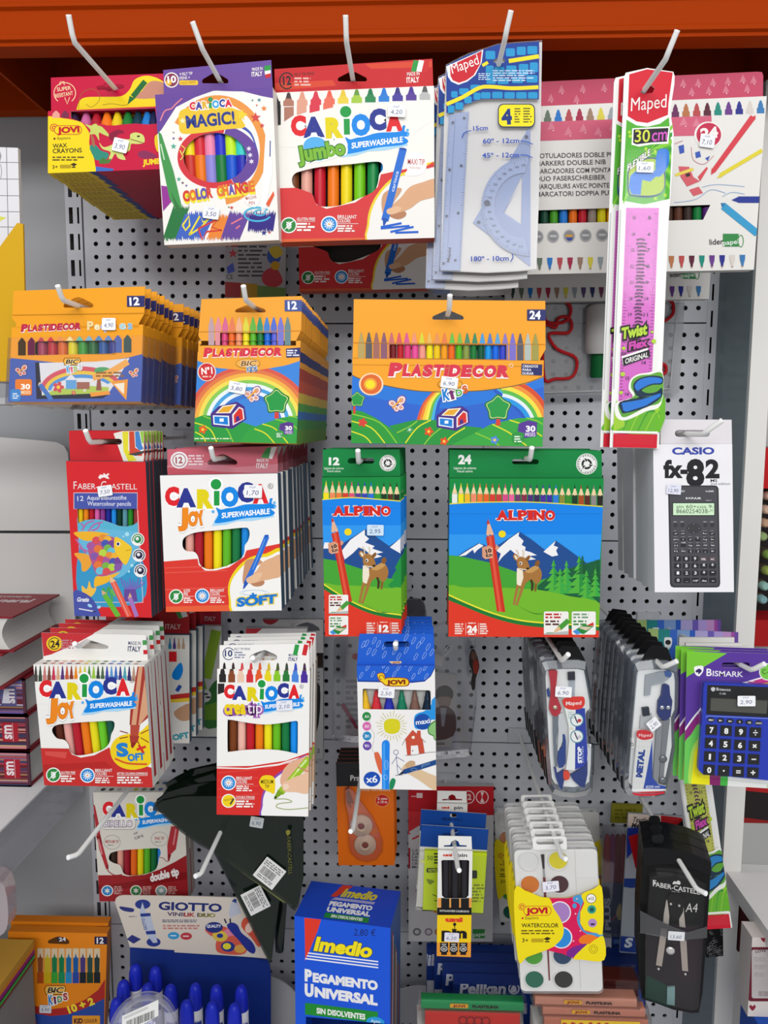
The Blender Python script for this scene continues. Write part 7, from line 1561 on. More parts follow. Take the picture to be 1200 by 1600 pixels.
# --- orange and blue pen carton low on the left
zAC = Zm(0,1400,.16667)
it = It('marker_carton','orange and blue carton of twelve pens low on the left beside the glue display','carton',[(72,335),(1012,348),(972,1300),(66,1290)],1.08, zAC)
H_ = it.loc(500,690)[1]
g, P = carton(it, .016,'e6861c','d87a18',[], bottom='2a3f8a')
hl = [it.locs([(446,432),(456,415),(520,385),(560,380),(620,395),(648,420),(650,445),(620,452),(460,445)])]
P.poly(hl and [(446,432),(456,415),(520,385),(560,380),(620,395),(648,420),(650,445),(620,452),(460,445)],'5a3410'); P.poly([(535,380),(620,395),(625,420),(545,425)],'26204a'); P.text('24',552,424,618,420,34,'e8e4e0',.03)
P.rect(886,380,1012,454,'26204a'); P.text('12',906,444,972,444,54,'f2f0ee',.03)
for i, (c, b) in enumerate((('8a4a2a','a84a1a'),('c8b02a','c8a81a'),('1f7a4a','3aa03a'),('1a7a4a','1a8a5a'),('1f6aa0','2a8ac0'),('1f5aa0','2a4aa0'),('4a3a7a','1c2430'),('2a4a4a','1c3a2a'),('2a3a3a','1c2428'))):
    X = 378+66.5*i; P.rect(X-29,488, X+29,720,'d8a458',4); P.rect(X-27,492, X+27,590,'d8c4a4',4); P.poly([(X-22,715),(X-25,580),(X-10,575),(X, 535),(X+10,575),(X+25,580),(X+22,715)], c); P.rect(X-30,715, X+30,822, b)
P.poly([(60,820),(990,815),(985,780),(940,880),(860,960),(700,1060),(560,1100),(400,1110),(240,1060),(60,900)],'e6861c')
P.poly([(60,900),(200,970),(330,1030),(480,1060),(640,1040),(800,970),(920,880),(985,780),(975,1320),(60,1320)],'b02c2a'); P.poly([(60,940),(200,1040),(330,1100),(480,1125),(640,1110),(800,1050),(980,960),(975,1320),(60,1320)],'2c4a9c')
bic_kids(P, 515,880,1.7,('2a80c8','6a2a5a','4a8a4a','a83a3a')); P.text('10 + 2',648,1100,890,1010,70,'f0d83a',.05); P.rect(678,1120,938,1200,'e89a2a',6); P.text('KiD',694,1192,778,1190,46,'4a2030',.05); P.text('COULEUR',790,1188,912,1180,32,'4a2030',.02)
P.blob([(250,1200),(270,1150),(320,1130),(340,1200)],'c8402a',3)
done(it, g, 'carton'); price(it, 426,1060,112,76,'3,90',-.0015,2,'d4d4dc')
copies(it, 1,.02, lambda i: 'orange carton edge just behind the carton of twelve pens low on the left', jit=0, dx=-.006, dz=.003)

# --- coloured foam sheets and wrapping at the lower left edge
_a = on(53,1468,1.06); xr, zt = _a.x, _a.z-ZC
for k, (c, t, lb) in enumerate((('7a3a34',.0045,'brown foam sheet at the bottom of the coloured pile'),('3ab04a',.0045,'bright green foam sheet in the coloured pile'),('4a2a3a',.003,'dark plum foam sheet between the magenta and green ones'),('9a2a7a',.0065,'magenta foam sheet in the coloured pile'),('d8862a',.006,'orange foam sheet near the top of the pile'),('c8963a',.009,'thick tan foam sheet on top of the coloured pile'))):
    z0 = zt-.0335+sum((.0045,.0045,.003,.0065,.006,.009)[:k]); it = Bx('foam_sheet', lb, 'foam sheet', xr-.22, z0, xr-.0006*k*0, z0+t*.96,.90, None, 'coloured foam sheets'); g = G()
    g.box((-it.w/2,0,0),(it.w/2,.16, it.h), mat(c, .6)); done(it, g, 'sheet')
g = G(); g.box((xr-.23,-DIST+.9, rz(ZS)+.0005),(xr-.004,-DIST+1.06, rz(zt-.034)), mat('8a8684',.6)); o = g.build('sheet_box'); o.location = (0,0,0); tag(o, 'grey box under the coloured foam sheets','box')
it = It('wrapped_pack','clear plastic wrapping bulging at the left edge above the foam sheets','pack',[(-60,1365),(14,1385),(12,1462),(-60,1468)],.93)
g = G(); R = random.Random(5); L = spline([(-60,1372),(-10,1368),(10,1385),(15,1430),(8,1455),(-20,1466),(-60,1466)],3); g.prism(it.locs(L),-.004,.02, clear('d8c8cc',.3,.35)); done(it, g, 'wrapping')

# --- left bay: white shelf, books, pale grey board, yellow display
xb, zs = pxx(48,1230,1.072), pxz(48,1230,1.072); xs = on(68,1231, dz(68,1231, zs)).x
g = G(); g.box((-1.0,-DIST+.80, rz(zs)-.003),(xs, -.001, rz(zs)), mat('e8e8ea',.4)); g.box((-1.0,-DIST+.80, rz(zs)-.03),(xs-.004,-.001, rz(zs)-.003), mat('d4d4d6',.4)); struct('shelf_left', g)
g = G(); g.box((xs-.003,-DIST+.80, rz(zs)-.075),(xs-.0005,-.02, rz(zs)-.004), clear('f0f0f4',.12,.30)); o = g.build('shelf_edge_strip'); tag(o, 'clear plastic strip along the end of the white shelf','shelf strip')
STR = ['4a2a3a','b0404a','6a6aa0','c8a07a','5a2a34','8a5a7a','3a3a5a','d08a8a','6a2430','a07a5a','54486a']
zz = zs; zd = pxz(31,963,1.04)-zs; kz = zd/.2455
for k, (t, kind, lb) in enumerate(((.0505*kz, 1,'striped book with a red spine badge, bottom of the stack'),(.0500*kz, 1,'striped book with a red spine badge, second from the bottom'),(.0510*kz, 2,'striped book in shiny wrap with a white spine badge'),(.0465*kz, 3,'thick book with white page edges under the red dictionary'),(.0475*kz, 4,'dark red dictionary on top of the book stack'))):
    d0 = (1.072,1.075,1.075,1.03,1.04)[k]; it = Bx('book', lb, 'book', xb-.20, zz+.0003, xb+(0,-.001,-.003,-.012,0)[k], zz+t-.0003, d0, None, 'books stacked on the white shelf')
    w, h = it.w, it.h; D = 1.184-d0; g = G(); RC = '8a1f2a'
    if kind in (1,2):
        g.box((-w/2,0,0),(w/2, D, .003), RC); g.box((-w/2,0, h-.003),(w/2, D, h), RC); g.box((-w/2,0,0),(w/2,.003, h),'5a3040'); P = Pr(it, g, 0.0, True); P.z = lambda X, Y: (X, Y)
        R = random.Random(k); z = .002
        while z < h-.003:
            b = R.uniform(.0006,.0026); P.poly([(-w/2, z),(w/2-.004, z),(w/2-.004, z+b),(-w/2, z+b)], R.choice(STR) if kind == 1 else R.choice(STR+['8a80c0','c8c0d8','6a5aa0'])); z += b
        bx = pxx(18,1180, d0)-it.M.translation.x
        c = 'a82030' if kind == 1 else '5a5a8a'; P.poly([(bx-.012, h*.25),(bx+.012, h*.25),(bx+.012, h*.78),(bx-.012, h*.78)], c); 
        if kind == 1: P.line([(bx+.004, h*.25),(bx+.004, h*.78)],.0006,'e8c8c8')
        P.text('sm', bx+.009 if kind == 2 else bx+.002, h*.32, bx+.009 if kind == 2 else bx+.002, h*.72,.011,'e8dce0',.03,0, up=(-1,0))
        if kind == 2: P.poly([(bx-.010, h*.32),(bx+.001, h*.32),(bx+.001, h*.72),(bx-.006, h*.72)],'d8d8e4')
    else:
        g.box((-w/2,-.002,0),(w/2+.004, D, .0025), RC); g.box((-w/2,-.002, h-.0025),(w/2+.004, D, h), RC); g.box((-w/2,-.002,0),(-w/2+.004, D, h), RC)
    done(it, g, 'cover')
    g = G(); z0, z1 = .003, h-.003; n = 8   # page block with a hollow fore edge
    prof = [(w/2-.004-.010*math.sin(math.pi*i/n), z0+(z1-z0)*i/n) for i in range(n+1)] if kind > 2 else [(w/2-.004-.006*math.sin(math.pi*i/n), z0+(z1-z0)*i/n) for i in range(n+1)]
    g.prism([(-w/2+.004, z0)]+prof+[(-w/2+.004, z1)],.0035 if kind < 3 else .001, D-.002, mat('d4d2ce',.7)); done(it, g, 'pages')
    if kind == 4:
        g = G(); P = Pr(it, g, 0.0, False); P.z = lambda X, Y: (X, Y); Wt = 'd8c4c8'
        P.text('Diccionario', w/2-.092,.0735, w/2-.032,.0735,.013, Wt, .01, up=(0,1)); P.text('General', w/2-.098,.0468, w/2-.016,.0468,.02, Wt, .04, up=(0,1)); P.line([(w/2-.15,.012),(w/2-.1,.012)],.0008,'b87a80')
        g.v = [(x, D*.30+(z-.012)*1.2, h+.0002-(y)*1) for x, y, z in g.v]; done(it, g, 'title_print')
    zz += t
it = It('pale_board','light grey board with a rounded corner standing behind the book stack','board',[(-60,680),(112,690),(118,925),(-60,925)],1.2, None, None, 20)  # pale two-piece sheet in front of the bay's plain panel
g = G(); L = it.locs([(-80,676),(0,683),(60,688),(88,691),(100,697),(106,708),(113,829),(-80,829)]); g.prism(L, 0,.004, mat('d6d4d2',.5)); done(it, g, 'upper_panel')
L = it.locs([(-80,833),(113,834),(122,1010),(-80,1010)]); zb2 = (it.Mi @ Vector((0,0, rz(zs)+.0005))).z; L[2] = (L[2][0], zb2); L[3] = (L[3][0], zb2); g = G(); g.prism(L, 0,.004, mat('d6d4d2',.5)); done(it, g, 'lower_panel')
zy = pxz(20,622,.95)
g = G(); g.box((-1.0,-DIST+.94, rz(zy)-.008),(pxx(40,622,.95),-DIST+1.0, rz(zy)), mat('b4b4b8',.5)); struct('shelf_upper_left', g)
it = It('card_display','yellow card display with a sloping top edge at the left','display',[(-80,350),(38,350),(42,625),(-80,625)],.95, None, None, 20)
zl = (it.Mi @ Vector((0,0, rz(zy)+.0005))).z
L = it.locs([(-80,470),(0,385),(27,348),(36,350),(42,622),(-80,622)]); L[4] = (L[4][0], zl); L[5] = (L[5][0], zl); g = G(); g.prism(L, 0,.003, mat('d8a81c',.5)); done(it, g, 'front_panel')
it = It('sketch_pad','white squared paper pad standing in the yellow display','pad',[(-80,228),(28,231),(31,400),(-80,402)],.966, None, None, 20)
L = it.locs([(-80,227),(28,231),(31,346),(32,400),(-80,402)]); zl = (it.Mi @ Vector((0,0, rz(zy)+.0005))).z; L[3] = (L[3][0], zl); L[4] = (L[4][0], zl); g = G(); g.prism(L, 0,.006, mat('e4e2e6',.6)); P = Pr(it, g, 0, bbox(L))
for y in (254,280,306,331,355): P.line([(-80, y-1),(32, y)],1,'6a6a70')
for x in (10,-16,-44): P.line([(x, 226),(x+3.5,400)],1,'6a6a70')
P.arc(-2,268,5,14,1,0,360,'8a8a8e',14); P.poly([(0,338),(10,340),(0,346)],'d8d85a'); P.line([(-2,235),(1,244),(-2,254)],3,'9a9a9e')
done(it, g, 'pad')

# ================================================================== lower middle and right
# --- blue glue-tube dispenser box
zX = Zm(440,1360,.16667)
dF = .92; a = on(460,1431, dF); b = on(610,1450, dF)
class Ang(It):
    """box turned about the vertical: front bottom-left and bottom-right corners given"""
    def __init__(s, name, label, cat, A, B, z0, z1, zm, group=None):
        s.zm = zm; d = Vector((B.x-A.x, B.y-A.y, 0)); s.w = d.length; s.h = z1-z0; an = math.atan2(d.y, d.x)
        s.M = Matrix.Translation(((A.x+B.x)/2,(A.y+B.y)/2, z0)) @ Matrix.Rotation(an, 4,'Z'); s.Mi = s.M.inverted(); s.rect = (-s.w/2,0, s.w/2, s.h)
        o = bpy.data.objects.new(name, None); COL.objects.link(o); o.matrix_world = s.M; s.o = o; tag(o, label, cat, group)
zTop = a.z; dB = dz(610,1450, zTop-ZC); B_ = on(610,1450, dB)
it = Ang('glue_box','blue dispenser box of all purpose glue with yellow and white lettering','box', a, B_, rz(ZS)+.0005, zTop, zX)
cw, H = it.w, it.h; DEP = .078
g = G(); UB = '1c56d8'; x0, x1 = -cw/2, cw/2
hw = it.locs([(228,1372),(1000,1440),(1000,1800),(225,1800)])
tri_fill(g, [(x0,0),(x1,0),(x1, H),(x0, H)],0, UB, [hw])
g.face([(x1,0,0),(x1, DEP, 0),(x1, DEP, H),(x1,0, H)],'3a5a9a'); g.face([(x0, DEP, 0),(x0,0,0),(x0,0, H),(x0, DEP, H)], UB); g.face([(x1, DEP, 0),(x0, DEP, 0),(x0, DEP, H),(x1, DEP, H)],'16307a'); g.face([(x0,0, H),(x1,0, H),(x1, DEP, H),(x0, DEP, H)],'1a44b8'); g.face([(x0, DEP, 0),(x1, DEP, 0),(x1,0,0),(x0,0,0)], UB)
P = Pr(it, g, 0, True, [hw])
P.poly([(214,444),(370,460),(340,560),(222,850)],'e23a2a')
P.text('Imedio',300,745,838,815,130,'f4e21e',.05,.25, out='1c2a5a', ow=.03, up=(0,-1))
for k in range(3): P.poly([(250-13*k, 768+26*k),(906,850+28*k),(906,862+28*k),(244-13*k, 780+26*k)],'f0f0f4')
P.text('P',216,1030,285,1040,108,'ecebee',.06, up=(0,-1)); P.text('EGAMENTO',292,1040,902,1120,84,'ecebee',.06, up=(0,-1)); P.text('U',216,1170,300,1178,112,'ecebee',.07, up=(0,-1)); P.text('NIVERSAL',310,1180,900,1262,92,'ecebee',.06, up=(0,-1))
P.poly([(220,1240),(905,1326),(900,1375),(800,1420),(220,1350)],'1f8a30'); P.text('SIN DISOLVENTES',328,1338,785,1398,52,'eef0ec',.04, up=(0,-1)); P.el(880,1420,85,46,'2a9ae0',8); P.text('Apto',836,1424,925,1432,30,'e8f0f4',0, up=(0,-1))
P.text('2,80 €',676,610,880,616,66,'1c2050',-.006,.05)
for k in range(9): g.face([(x1+.0003,.008+.007*k, H*.5),(x1+.0003,.012+.007*k, H*.5),(x1+.0003,.016+.006*k, H*.97-.01*k),(x1+.0003,.012+.006*k, H*.97-.01*k)],('c8402a','d8d8dc','2a3a6a','8a9a4a')[k % 4])
n0 = len(g.v); Q = Pr(it, g, 0, False); Q.z = lambda X, Y: (X, Y); Wx = cw; HD = DEP
Q.poly([(-.14*cw, HD*.98),(-.02*cw, HD*.98),(-.16*cw, HD*.62),(-.22*cw, HD*.62)],'c83a2a')
Q.text('Imedio',-.12*cw, HD*.66,.26*cw, HD*.66,.018*HD/.078,'c8b83a',.05,.25, up=(0,1)); Q.poly([(-.2*cw, HD*.54),(.26*cw, HD*.54),(.27*cw, HD*.61),(-.16*cw, HD*.61)],'9a9ac8')
Q.text('PEGAMENTO',-.2*cw, HD*.38,.26*cw, HD*.38, HD*.12,'e4e4ea',.06, up=(0,1)); Q.text('UNIVERSAL',-.2*cw, HD*.22,.26*cw, HD*.22, HD*.12,'e4e4ea',.06, up=(0,1)); Q.poly([(-.2*cw, HD*.05),(.27*cw, HD*.05),(.26*cw, HD*.18),(-.2*cw, HD*.18)],'1f8038'); Q.text('SIN DISOLVENTES',-.13*cw, HD*.08,.2*cw, HD*.08, HD*.07,'e4ece4',.04, up=(0,1))
g.v = g.v[:n0]+[(x, z, H+.0003-y*1.0) for x, y, z in g.v[n0:]]
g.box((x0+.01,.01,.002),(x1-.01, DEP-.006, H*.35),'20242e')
done(it, g, 'carton')

# --- correction-tape cards
zY = Zm(510,1150,.13746)
it = It('correction_tape_pack','orange card with a clear correction tape, foremost on its hook','tape pack',[(110,300),(758,300),(778,1466),(135,1472)],1.06, zY, 'correction tape packs')
g = G(); L = [(-it.w/2,0),(it.w/2,0),(it.w/2, it.h),(-it.w/2, it.h)]; g.prism(L, 0,.0012,'e8701a','b84a1a'); P = Pr(it, g, 0, True)
P.rect(90,290,780,572,'2c2c2e'); P.text('Cinta',280,420,420,420,46,'1a1a1c',0); P.text('Pratik',272,508,470,508,62,'e4e0dc',.02); P.text('cinta correctora',400,622,726,626,32,'f2d8b8',.01); P.el(635,734,83,72,'f0a05a'); P.el(635,734,76,66,'c82420'); P.text('5 mm',584,726,690,726,30,'f4e4dc',.02); P.text('x 10 m',580,764,690,764,30,'f4e4dc',.02)
done(it, g, 'card')
CT = clear('f0d8c8',.14,.06); g = G(); pod = [(200,590),(250,568),(300,600),(400,740),(520,900),(600,1060),(648,1200),(640,1320),(570,1410),(460,1440),(350,1410),(270,1330),(250,1240),(240,900),(205,760)]
A = it.locs(pod); B = it.locs([(cx+(420-cx)*.07, cy+(1100-cy)*.05) for cx, cy in pod],-.010)
tri_fill(g, B, -.010, CT)
for i in range(len(A)): j = (i+1) % len(A); g.face([(A[i][0],0, A[i][1]),(A[j][0],0, A[j][1]),(B[j][0],-.010, B[j][1]),(B[i][0],-.010, B[i][1])], clear('e8b08a',.2,.25))
done(it, g, 'blister','clear plastic tape body')
for cx, cy, r in ((395,1030,128),(440,1245,125)):
    x, z = it.loc(cx, cy, -.006); R_ = (it.loc(cx+r, cy, -.006)[0]-x)
    g = G(); prof = [(R_*.3,0),(R_*.3,-.0045),(R_*.5,-.005),(R_*.52,-.0042),(R_*.95,-.0042),(R_, -.003),(R_, 0)]
    g.lathe([(a_, -h_) for a_, h_ in prof], mat('e8e6e2',.35),28,(x, -.0015, z),(0,-1,0), False); done(it, g, 'tape_reel','white tape reel')
    g = G(); g.lathe([(R_*.28,0),(R_*.26,.0046),(R_*.1,.005)], mat('8a2a2a',.4),16,(x, -.0015, z),(0,-1,0)); done(it, g, 'reel_hub')
g = G(); g.prism(it.locs([(232,640),(255,600),(310,745),(268,735),(285,800),(240,730)]),-.006,-.002, mat('8a3f2a',.4)); done(it, g, 'applicator_tip')
copies(it, 4,.010, NTH('black and orange tape card, %s from the front, only its top edge showing'), names=('card',), dx=.0007, dz=.0012)
hook(561,1232,1.0,.105,'white hook crossing the orange correction tape card', up=.002, out=.01, tx=-.002)

# --- grey-white card with red top, yellow notes and black pens on one hook
zZ = Zm(620,1210,.18744)
it = It('marker_pack','large grey and red pen packet behind the yellow notes','pen packet',[(100,100),(806,98),(802,1396),(94,1390)],1.12, zZ)
g, P = carton(it, .012,'c4c2c4','b0aeb0',[])
P.rect(80,90,820,340,'b41f28'); P.rect(80,310,340,500,'c83038'); P.poly([(100,480),(200,420),(340,420),(340,510),(120,500)],'c4c2c4')
for cx, t in ((596,'12'),(712,'')): P.arc(cx, 190,54,56,8,0,360,'e8c8c8'); P.text(t, 570,212,622,210,48,'e8c8c8',.04) if t else P.blob([(700,150),(725,150),(712,190),(728,230),(696,230),(710,190)],'e8c8c8',3)
P.rect(165,155,215,196,'e4c8c8',4); P.micro(120,176,226,190,1,'d8a8a8',2); P.line([(128,540),(160,525),(185,510)],14,'c02a34',3); P.rect(90,612,112,785,'a01f34')
for i, t in enumerate(('LÁPICES','JUMBO','LARGE','FARB','CRAYON','MATITE')): P.text(t, 128,642+28*i, 128+24*len(t),642+28*i, 20,'3a3a40',.01, res=2)
for x, c in ((168,'6a6a6a'),(265,'8a7a8a'),(350,'a86a3a')): P.el(x, 1312,34,32, c); P.el(x, 1312,20,18,'b8b8ba')
P.rect(632,1290,734,1365,'3a8a44'); P.text('papel',636,1352,740,1344,32,'dce8dc',.01); P.poly([(190,1105),(300,1130),(300,1140),(210,1136)],'14342a'); P.poly([(300,1120),(345,1125),(345,1160),(305,1150)],'c8802a')
done(it, g, 'carton')
it = It('sticky_note_pack','yellow sticky notes on a blue topped card, in front','sticky notes',[(206,420),(764,456),(716,1142),(160,1100)],.985, zZ, 'yellow sticky note packs')
g = G(); L = [(-it.w/2,0),(it.w/2,0),(it.w/2, it.h),(-it.w/2, it.h)]; g.prism(L, 0,.0008,'e2e0da', None, [it.locs(slot(480,470,30,16))]); P = Pr(it, g, 0, True, [it.locs(slot(480,470,30,16))])
P.poly([(190,410),(780,430),(760,632),(190,600)],'17489c'); P.text('MEMOPAC',384,512,560,522,26,'0f2f6a',.03); done(it, g, 'card')
g = G(); q = it.locs([(232,618),(748,640),(716,1138),(216,1108)]); g.prism(q, -.005,0,'d8ee22','c8dc2a'); P = Pr(it, g, -.005, False); P.text('50',252,712,300,714,34,'2a3a1a',.0); P.micro(310,650,400,750,4,'3a4a1a',3); P.rect(248,780,340,818,'2a3a2a',8); P.text('NOTES',262,812,336,814,26,'d8ee22',.03); P.rect(600,800,670,868,'2a3420',10); P.poly([(245,870),(300,880),(316,895),(280,920),(258,905)],'8aa01a'); P.micro(600,910,730,1070,6,'8a9a2a',4); P.line([(296,1000),(340,1020)],6,'2a3a1a'); P.line([(310,1050),(340,1056)],6,'2a3a1a'); P.poly([(200,712),(232,716),(232,740),(198,734)],'e8ea8a'); done(it, g, 'note_block')
f = G(); f.box((-it.w/2-.001,-.0056,-.001),(it.w/2+.001,.0012, it.h*.7), clear('ffffff',.05,.0)); done(it, f, 'film_wrap')
bq = copies(it, 1,.03, lambda i: 'yellow sticky notes on a blue topped card, the one behind', names=('card','note_block','film_wrap'), dz=.006)
zz_ = zZ
def unipin(label, q, d, grp):
    it = It('fineliner_pack', label, 'pen packet', q, d, zZ, grp)
    win = [(372,720),(385,714),(592,714),(604,722),(598,1010),(575,1034),(400,1034),(376,1010)]
    g, P = carton(it, .009,'ecebe8','c8c6c2',[win]); P.rect(340,1030,640,1110,'f0a85a'); P.rect(340,1040,640,1100,'e8a050')
    for X in (404,486,568): P.rect(X-34,1030, X+34,1112,'1c1a1c')
    P.rect(320,1110,640,1172,'181618'); P.text('ROTULADORES CALIBRADOS',358,1144,602,1150,16,'dcdad8',.02, res=2)
    P.rect(320,1172,640,1540,'f2cc1a'); P.text('uni',404,1226,550,1228,36,'e0462a',.08); P.text('pin',372,1360,584,1362,80,'1c1a1c',.06); P.rect(470,1265,492,1290,'f2cc1a'); P.line([(482,1262),(482,1330)],7,'1c1a1c'); P.el(482,1250,14,14,'1c1a1c'); P.rect(320,1400,640,1540,'e89a34')
    for X, t in ((394,'02'),(474,'04'),(554,'08')): P.poly([(X-34,1402),(X+34,1402),(X+34,1480),(X+24,1484),(X+24,1505),(X-24,1505),(X-24,1484),(X-34,1480)],'1c1a1c'); P.arc(X, 1452,28,24,5,0,360,'e4e2e0',18); P.text(t, X-14,1462, X+14,1462,18,'e4e2e0',.02, res=2); P.micro(X-20,1408, X+20,1424,1,'b8b8b8')
    P.text('uni',386,680,460,682,20,'d8402a',.06); P.text('pin',506,686,586,688,28,'1c1a1c',.02)
    done(it, g, 'carton')
    hl = [(392,592),(445,588),(456,560),(486,545),(514,560),(524,588),(582,592),(582,604),(392,604)]
    g, P = tab(it, [(346,512),(622,518),(628,650),(345,640)],.0045,'eeedea',[hl], back='d4d2ce'); done(it, g, 'hang_tab')
    return it
it = unipin('white and yellow pack of three black fineliners, in front of the notes',[(344,632),(630,640),(618,1525),(332,1512)],.925,'fineliner packs')
pens(it, ['2c2a30','2c2a30','2c2a30'],366,606,700,1040,.0015,'fineliner_pen', sides=10, fill=.8)
price(it, 458,1358,122,76,'6,20',-.0015,3,'e4e2ee')
zz2 = Zm(620,1210,.18744)
bq = copies(it, 1,.1, lambda i: 'white pack of three black fineliners behind the blue topped notes')[0]
bq.matrix_world = Matrix.Translation(on(*zZ(462,244),1.06)-(it.M @ Vector((0,0, it.h)))) @ it.M
hook(711,1316,.93,.055,'white display hook holding fineliners and yellow notes', up=.002, out=.01, tx=.001, slope=.16)

# --- watercolour pan boxes
zAA = Zm(760,1230,.21254)
PAN = {(0,0): 'e4e4e2',(1,0): 'e2d41c',(0,1): 'dc7a1a',(1,1): '4a1c24',(0,2): 'c83a4a',(1,2): '9a6ab0',(0,3): '7a3a8a',(1,3): '2f86d0',(0,4): '4aa42a',(1,4): '1a3f66',(0,5): '1c6a52',(1,5): '2a2a26'}
def watercolour(label, q, d, grp, full=True):
    it = It('watercolour_set', label, 'watercolour set', q, d, zAA, grp)
    w, h = it.w, it.h; WH = mat('ecebe9',.35)
    g = G(); r = .006; L = []
    for cx, cz, a0 in ((w/2-r, h-r, 0),(-w/2+r, h-r, 90),(-w/2+r, r, 180),(w/2-r, r, 270)): L += [(cx+r*math.cos(math.radians(a0+t)), cz+r*math.sin(math.radians(a0+t))) for t in (0,30,60,90)]
    g.prism(L, .002,.010, WH); 
    xs_ = (-w*.325, w*.03); 
    g.box((w*.235,.0008, h*.02),(w*.245,.002, h*.98), WH); g.box((w*.245,.0008, h*.79),(w*.47,.002, h*.797), WH); g.box((w*.245,.0008, h*.42),(w*.47,.002, h*.427), WH)
    done(it, g, 'tray','white palette tray')
    for (i, j), c in PAN.items():
        if not full and j not in (0,1,4,5): continue
        x, z = xs_[i]+.0*w, h*(.915-.166*j); R_ = w*.128
        g = G(); g.lathe([(R_*.86,0),(R_*.9,.0022),(R_, .0022),(R_*1.04,-.001)], WH, 24,(x, .0022, z),(0,-1,0), False); g.lathe([(0.0001,.0009),(R_*.86,.0006)], mat(c, .7),24,(x, .0022, z),(0,-1,0), False); done(it, g, 'paint_pan')
    if full:
        g = G(); g.tube([(-w*.155,.0012, h*.955),(-w*.15,.0012, h*.86)],[.0022,.0012], mat('2a221c',.6),8); g.tube([(-w*.15,.0012, h*.86),(-w*.148,.0012, h*.80)],.0013, mat('c8ccd0',.3,.8),8); g.tube([(-w*.148,.0012, h*.80),(-w*.142,.0012, h*.08)],[.0016,.0008], mat('7a1a22',.35),8); done(it, g, 'brush','dark red paint brush')
    g = G(); tri_fill(g, L, -.0025, clear('ffffff',.10,.0))
    for i in range(len(L)): j = (i+1) % len(L); g.face([(L[i][0],-.0025, L[i][1]),(L[j][0],-.0025, L[j][1]),(L[j][0],.003, L[j][1]),(L[i][0],.003, L[i][1])], clear('ffffff',.2,.12))
    done(it, g, 'lid','clear plastic lid')
    g = G(); cx_, cz_, rr = -w*.065, h+.007,.003; tb = [(cx_+sx*(w*.205-rr)+rr*math.cos(math.radians(a0+t)), cz_+sz*(.0085-rr)+rr*math.sin(math.radians(a0+t))) for sx, sz, a0 in ((1,1,0),(-1,1,90),(-1,-1,180),(1,-1,270)) for t in (0,30,60,90)]; g.prism(tb, -.001,.0002, WH, None, [slot(-w*.065, h+.009, w*.165,.0035)]); done(it, g, 'hanger','white hang loop')
    # printed card sleeve
    g = G(); hl = []; c3 = [it.locs([(490+132*math.cos(math.radians(a))*1.0, cy+80*math.sin(math.radians(a))*1.0) for a in range(0,360,15)],-.0036) for cy in (920,1105)]
    sl = [(212,757),(300,765),(400,808),(470,815),(600,815),(700,790),(780,752),(843,740),(862,1262),(780,1265),(650,1258),(560,1225),(440,1198),(380,1220),(300,1248),(235,1262)]
    L2 = it.locs(sl, -.0036); Lx = [p[0] for p in L2]
    win2 = [it.locs([(548+70*math.cos(math.radians(a)), cy+78*math.sin(math.radians(a))) for a in range(-105,106,15)],-.0036) for cy in ()]
    g.prism(L2,-.0036,-.0030,'f2dc1a'); P = Pr(it, g, -.0036, False)
    P.poly([(460,815),(600,815),(700,790),(720,850),(690,920),(690,1000),(720,1050),(790,1070),(850,1068),(854,1130),(700,1160),(640,1258),(560,1225),(440,1198),(500,1170),(560,1110),(568,1050),(540,960),(500,880)],'d81c58')
    P.blob([(640,805),(700,792),(712,840),(690,900),(690,1000),(730,1060),(790,1070),(850,1080),(850,1100),(760,1090),(690,1040),(665,960),(690,880),(670,850),(640,840)],'4a9ad0',3); P.el(648,872,16,18,'4a9ad0'); P.blob([(680,1120),(720,1085),(790,1090),(830,1130),(780,1150),(700,1150)],'ee7a22',3); P.blob([(600,1200),(650,1170),(740,1150),(700,1190),(640,1250),(590,1235)],'7a2a8a',3)
    P.blob([(700,790),(780,752),(850,740),(856,1060),(800,1068),(740,1050),(708,1000),(700,940),(720,860)],'f2dc1a',4); P.blob([(640,1262),(680,1210),(760,1150),(800,1120),(862,1100),(866,1270),(700,1268)],'f2dc1a',4)
    P.el(540,920,82,82,'ece8ee'); P.el(540,920,74,74,'a880c0'); P.el(552,1106,80,80,'ece8ee'); P.el(552,1106,71,72,'2f8ad6'); 
    P.blob([(205,760),(300,768),(400,810),(465,820),(495,890),(540,960),(568,1040),(555,1110),(500,1165),(430,1200),(300,1248),(232,1265)],'f2dc1a',4)
    P.el(262,880,26,26,'c8202c'); P.el(262,880,22,22,'f2dc1a'); P.arc(262,880,15,15,6,60,380,'c8202c'); P.rect(272,872,478,944,'c8202c',34); P.rect(276,876,474,940,'f2dc1a',31); P.text('JOVI',290,930,450,926,44,'c0182a',.06)
    P.el(266,963,8,8,'c8202c', n=10); P.text('Explora',286,972,382,970,22,'3a2a14',0); P.text('WATERCOLOR',258,1030,530,1030,30,'1c1a16',.015); P.micro(256,1045,500,1085,2,'6a5a14',3,.5,.1); P.text('3+',262,1140,308,1140,30,'1c1a16',.01); P.rect(330,1112,420,1140,'c0a41a',4); P.poly([(420,1115),(448,1100),(474,1112),(448,1128)],'3a2a14'); P.line([(430,1135),(464,1135)],9,'3a2a14')
    P.el(770,818,37,36,'2a2426'); P.el(770,818,33,32,'f6f2ee'); P.text('x12',748,828,790,828,22,'2a2426',.02); P.el(774,898,32,32,'3aa08a'); P.rect(760,885,790,914,'1c5a5a',4); P.el(780,998,32,32,'b08ac8'); P.rect(766,1000,796,1014,'3a2a4a',4); P.arc(786,1190,32,32,3,0,360,'8a7a1a'); P.arc(786,1190,18,18,3,0,360,'8a7a1a')
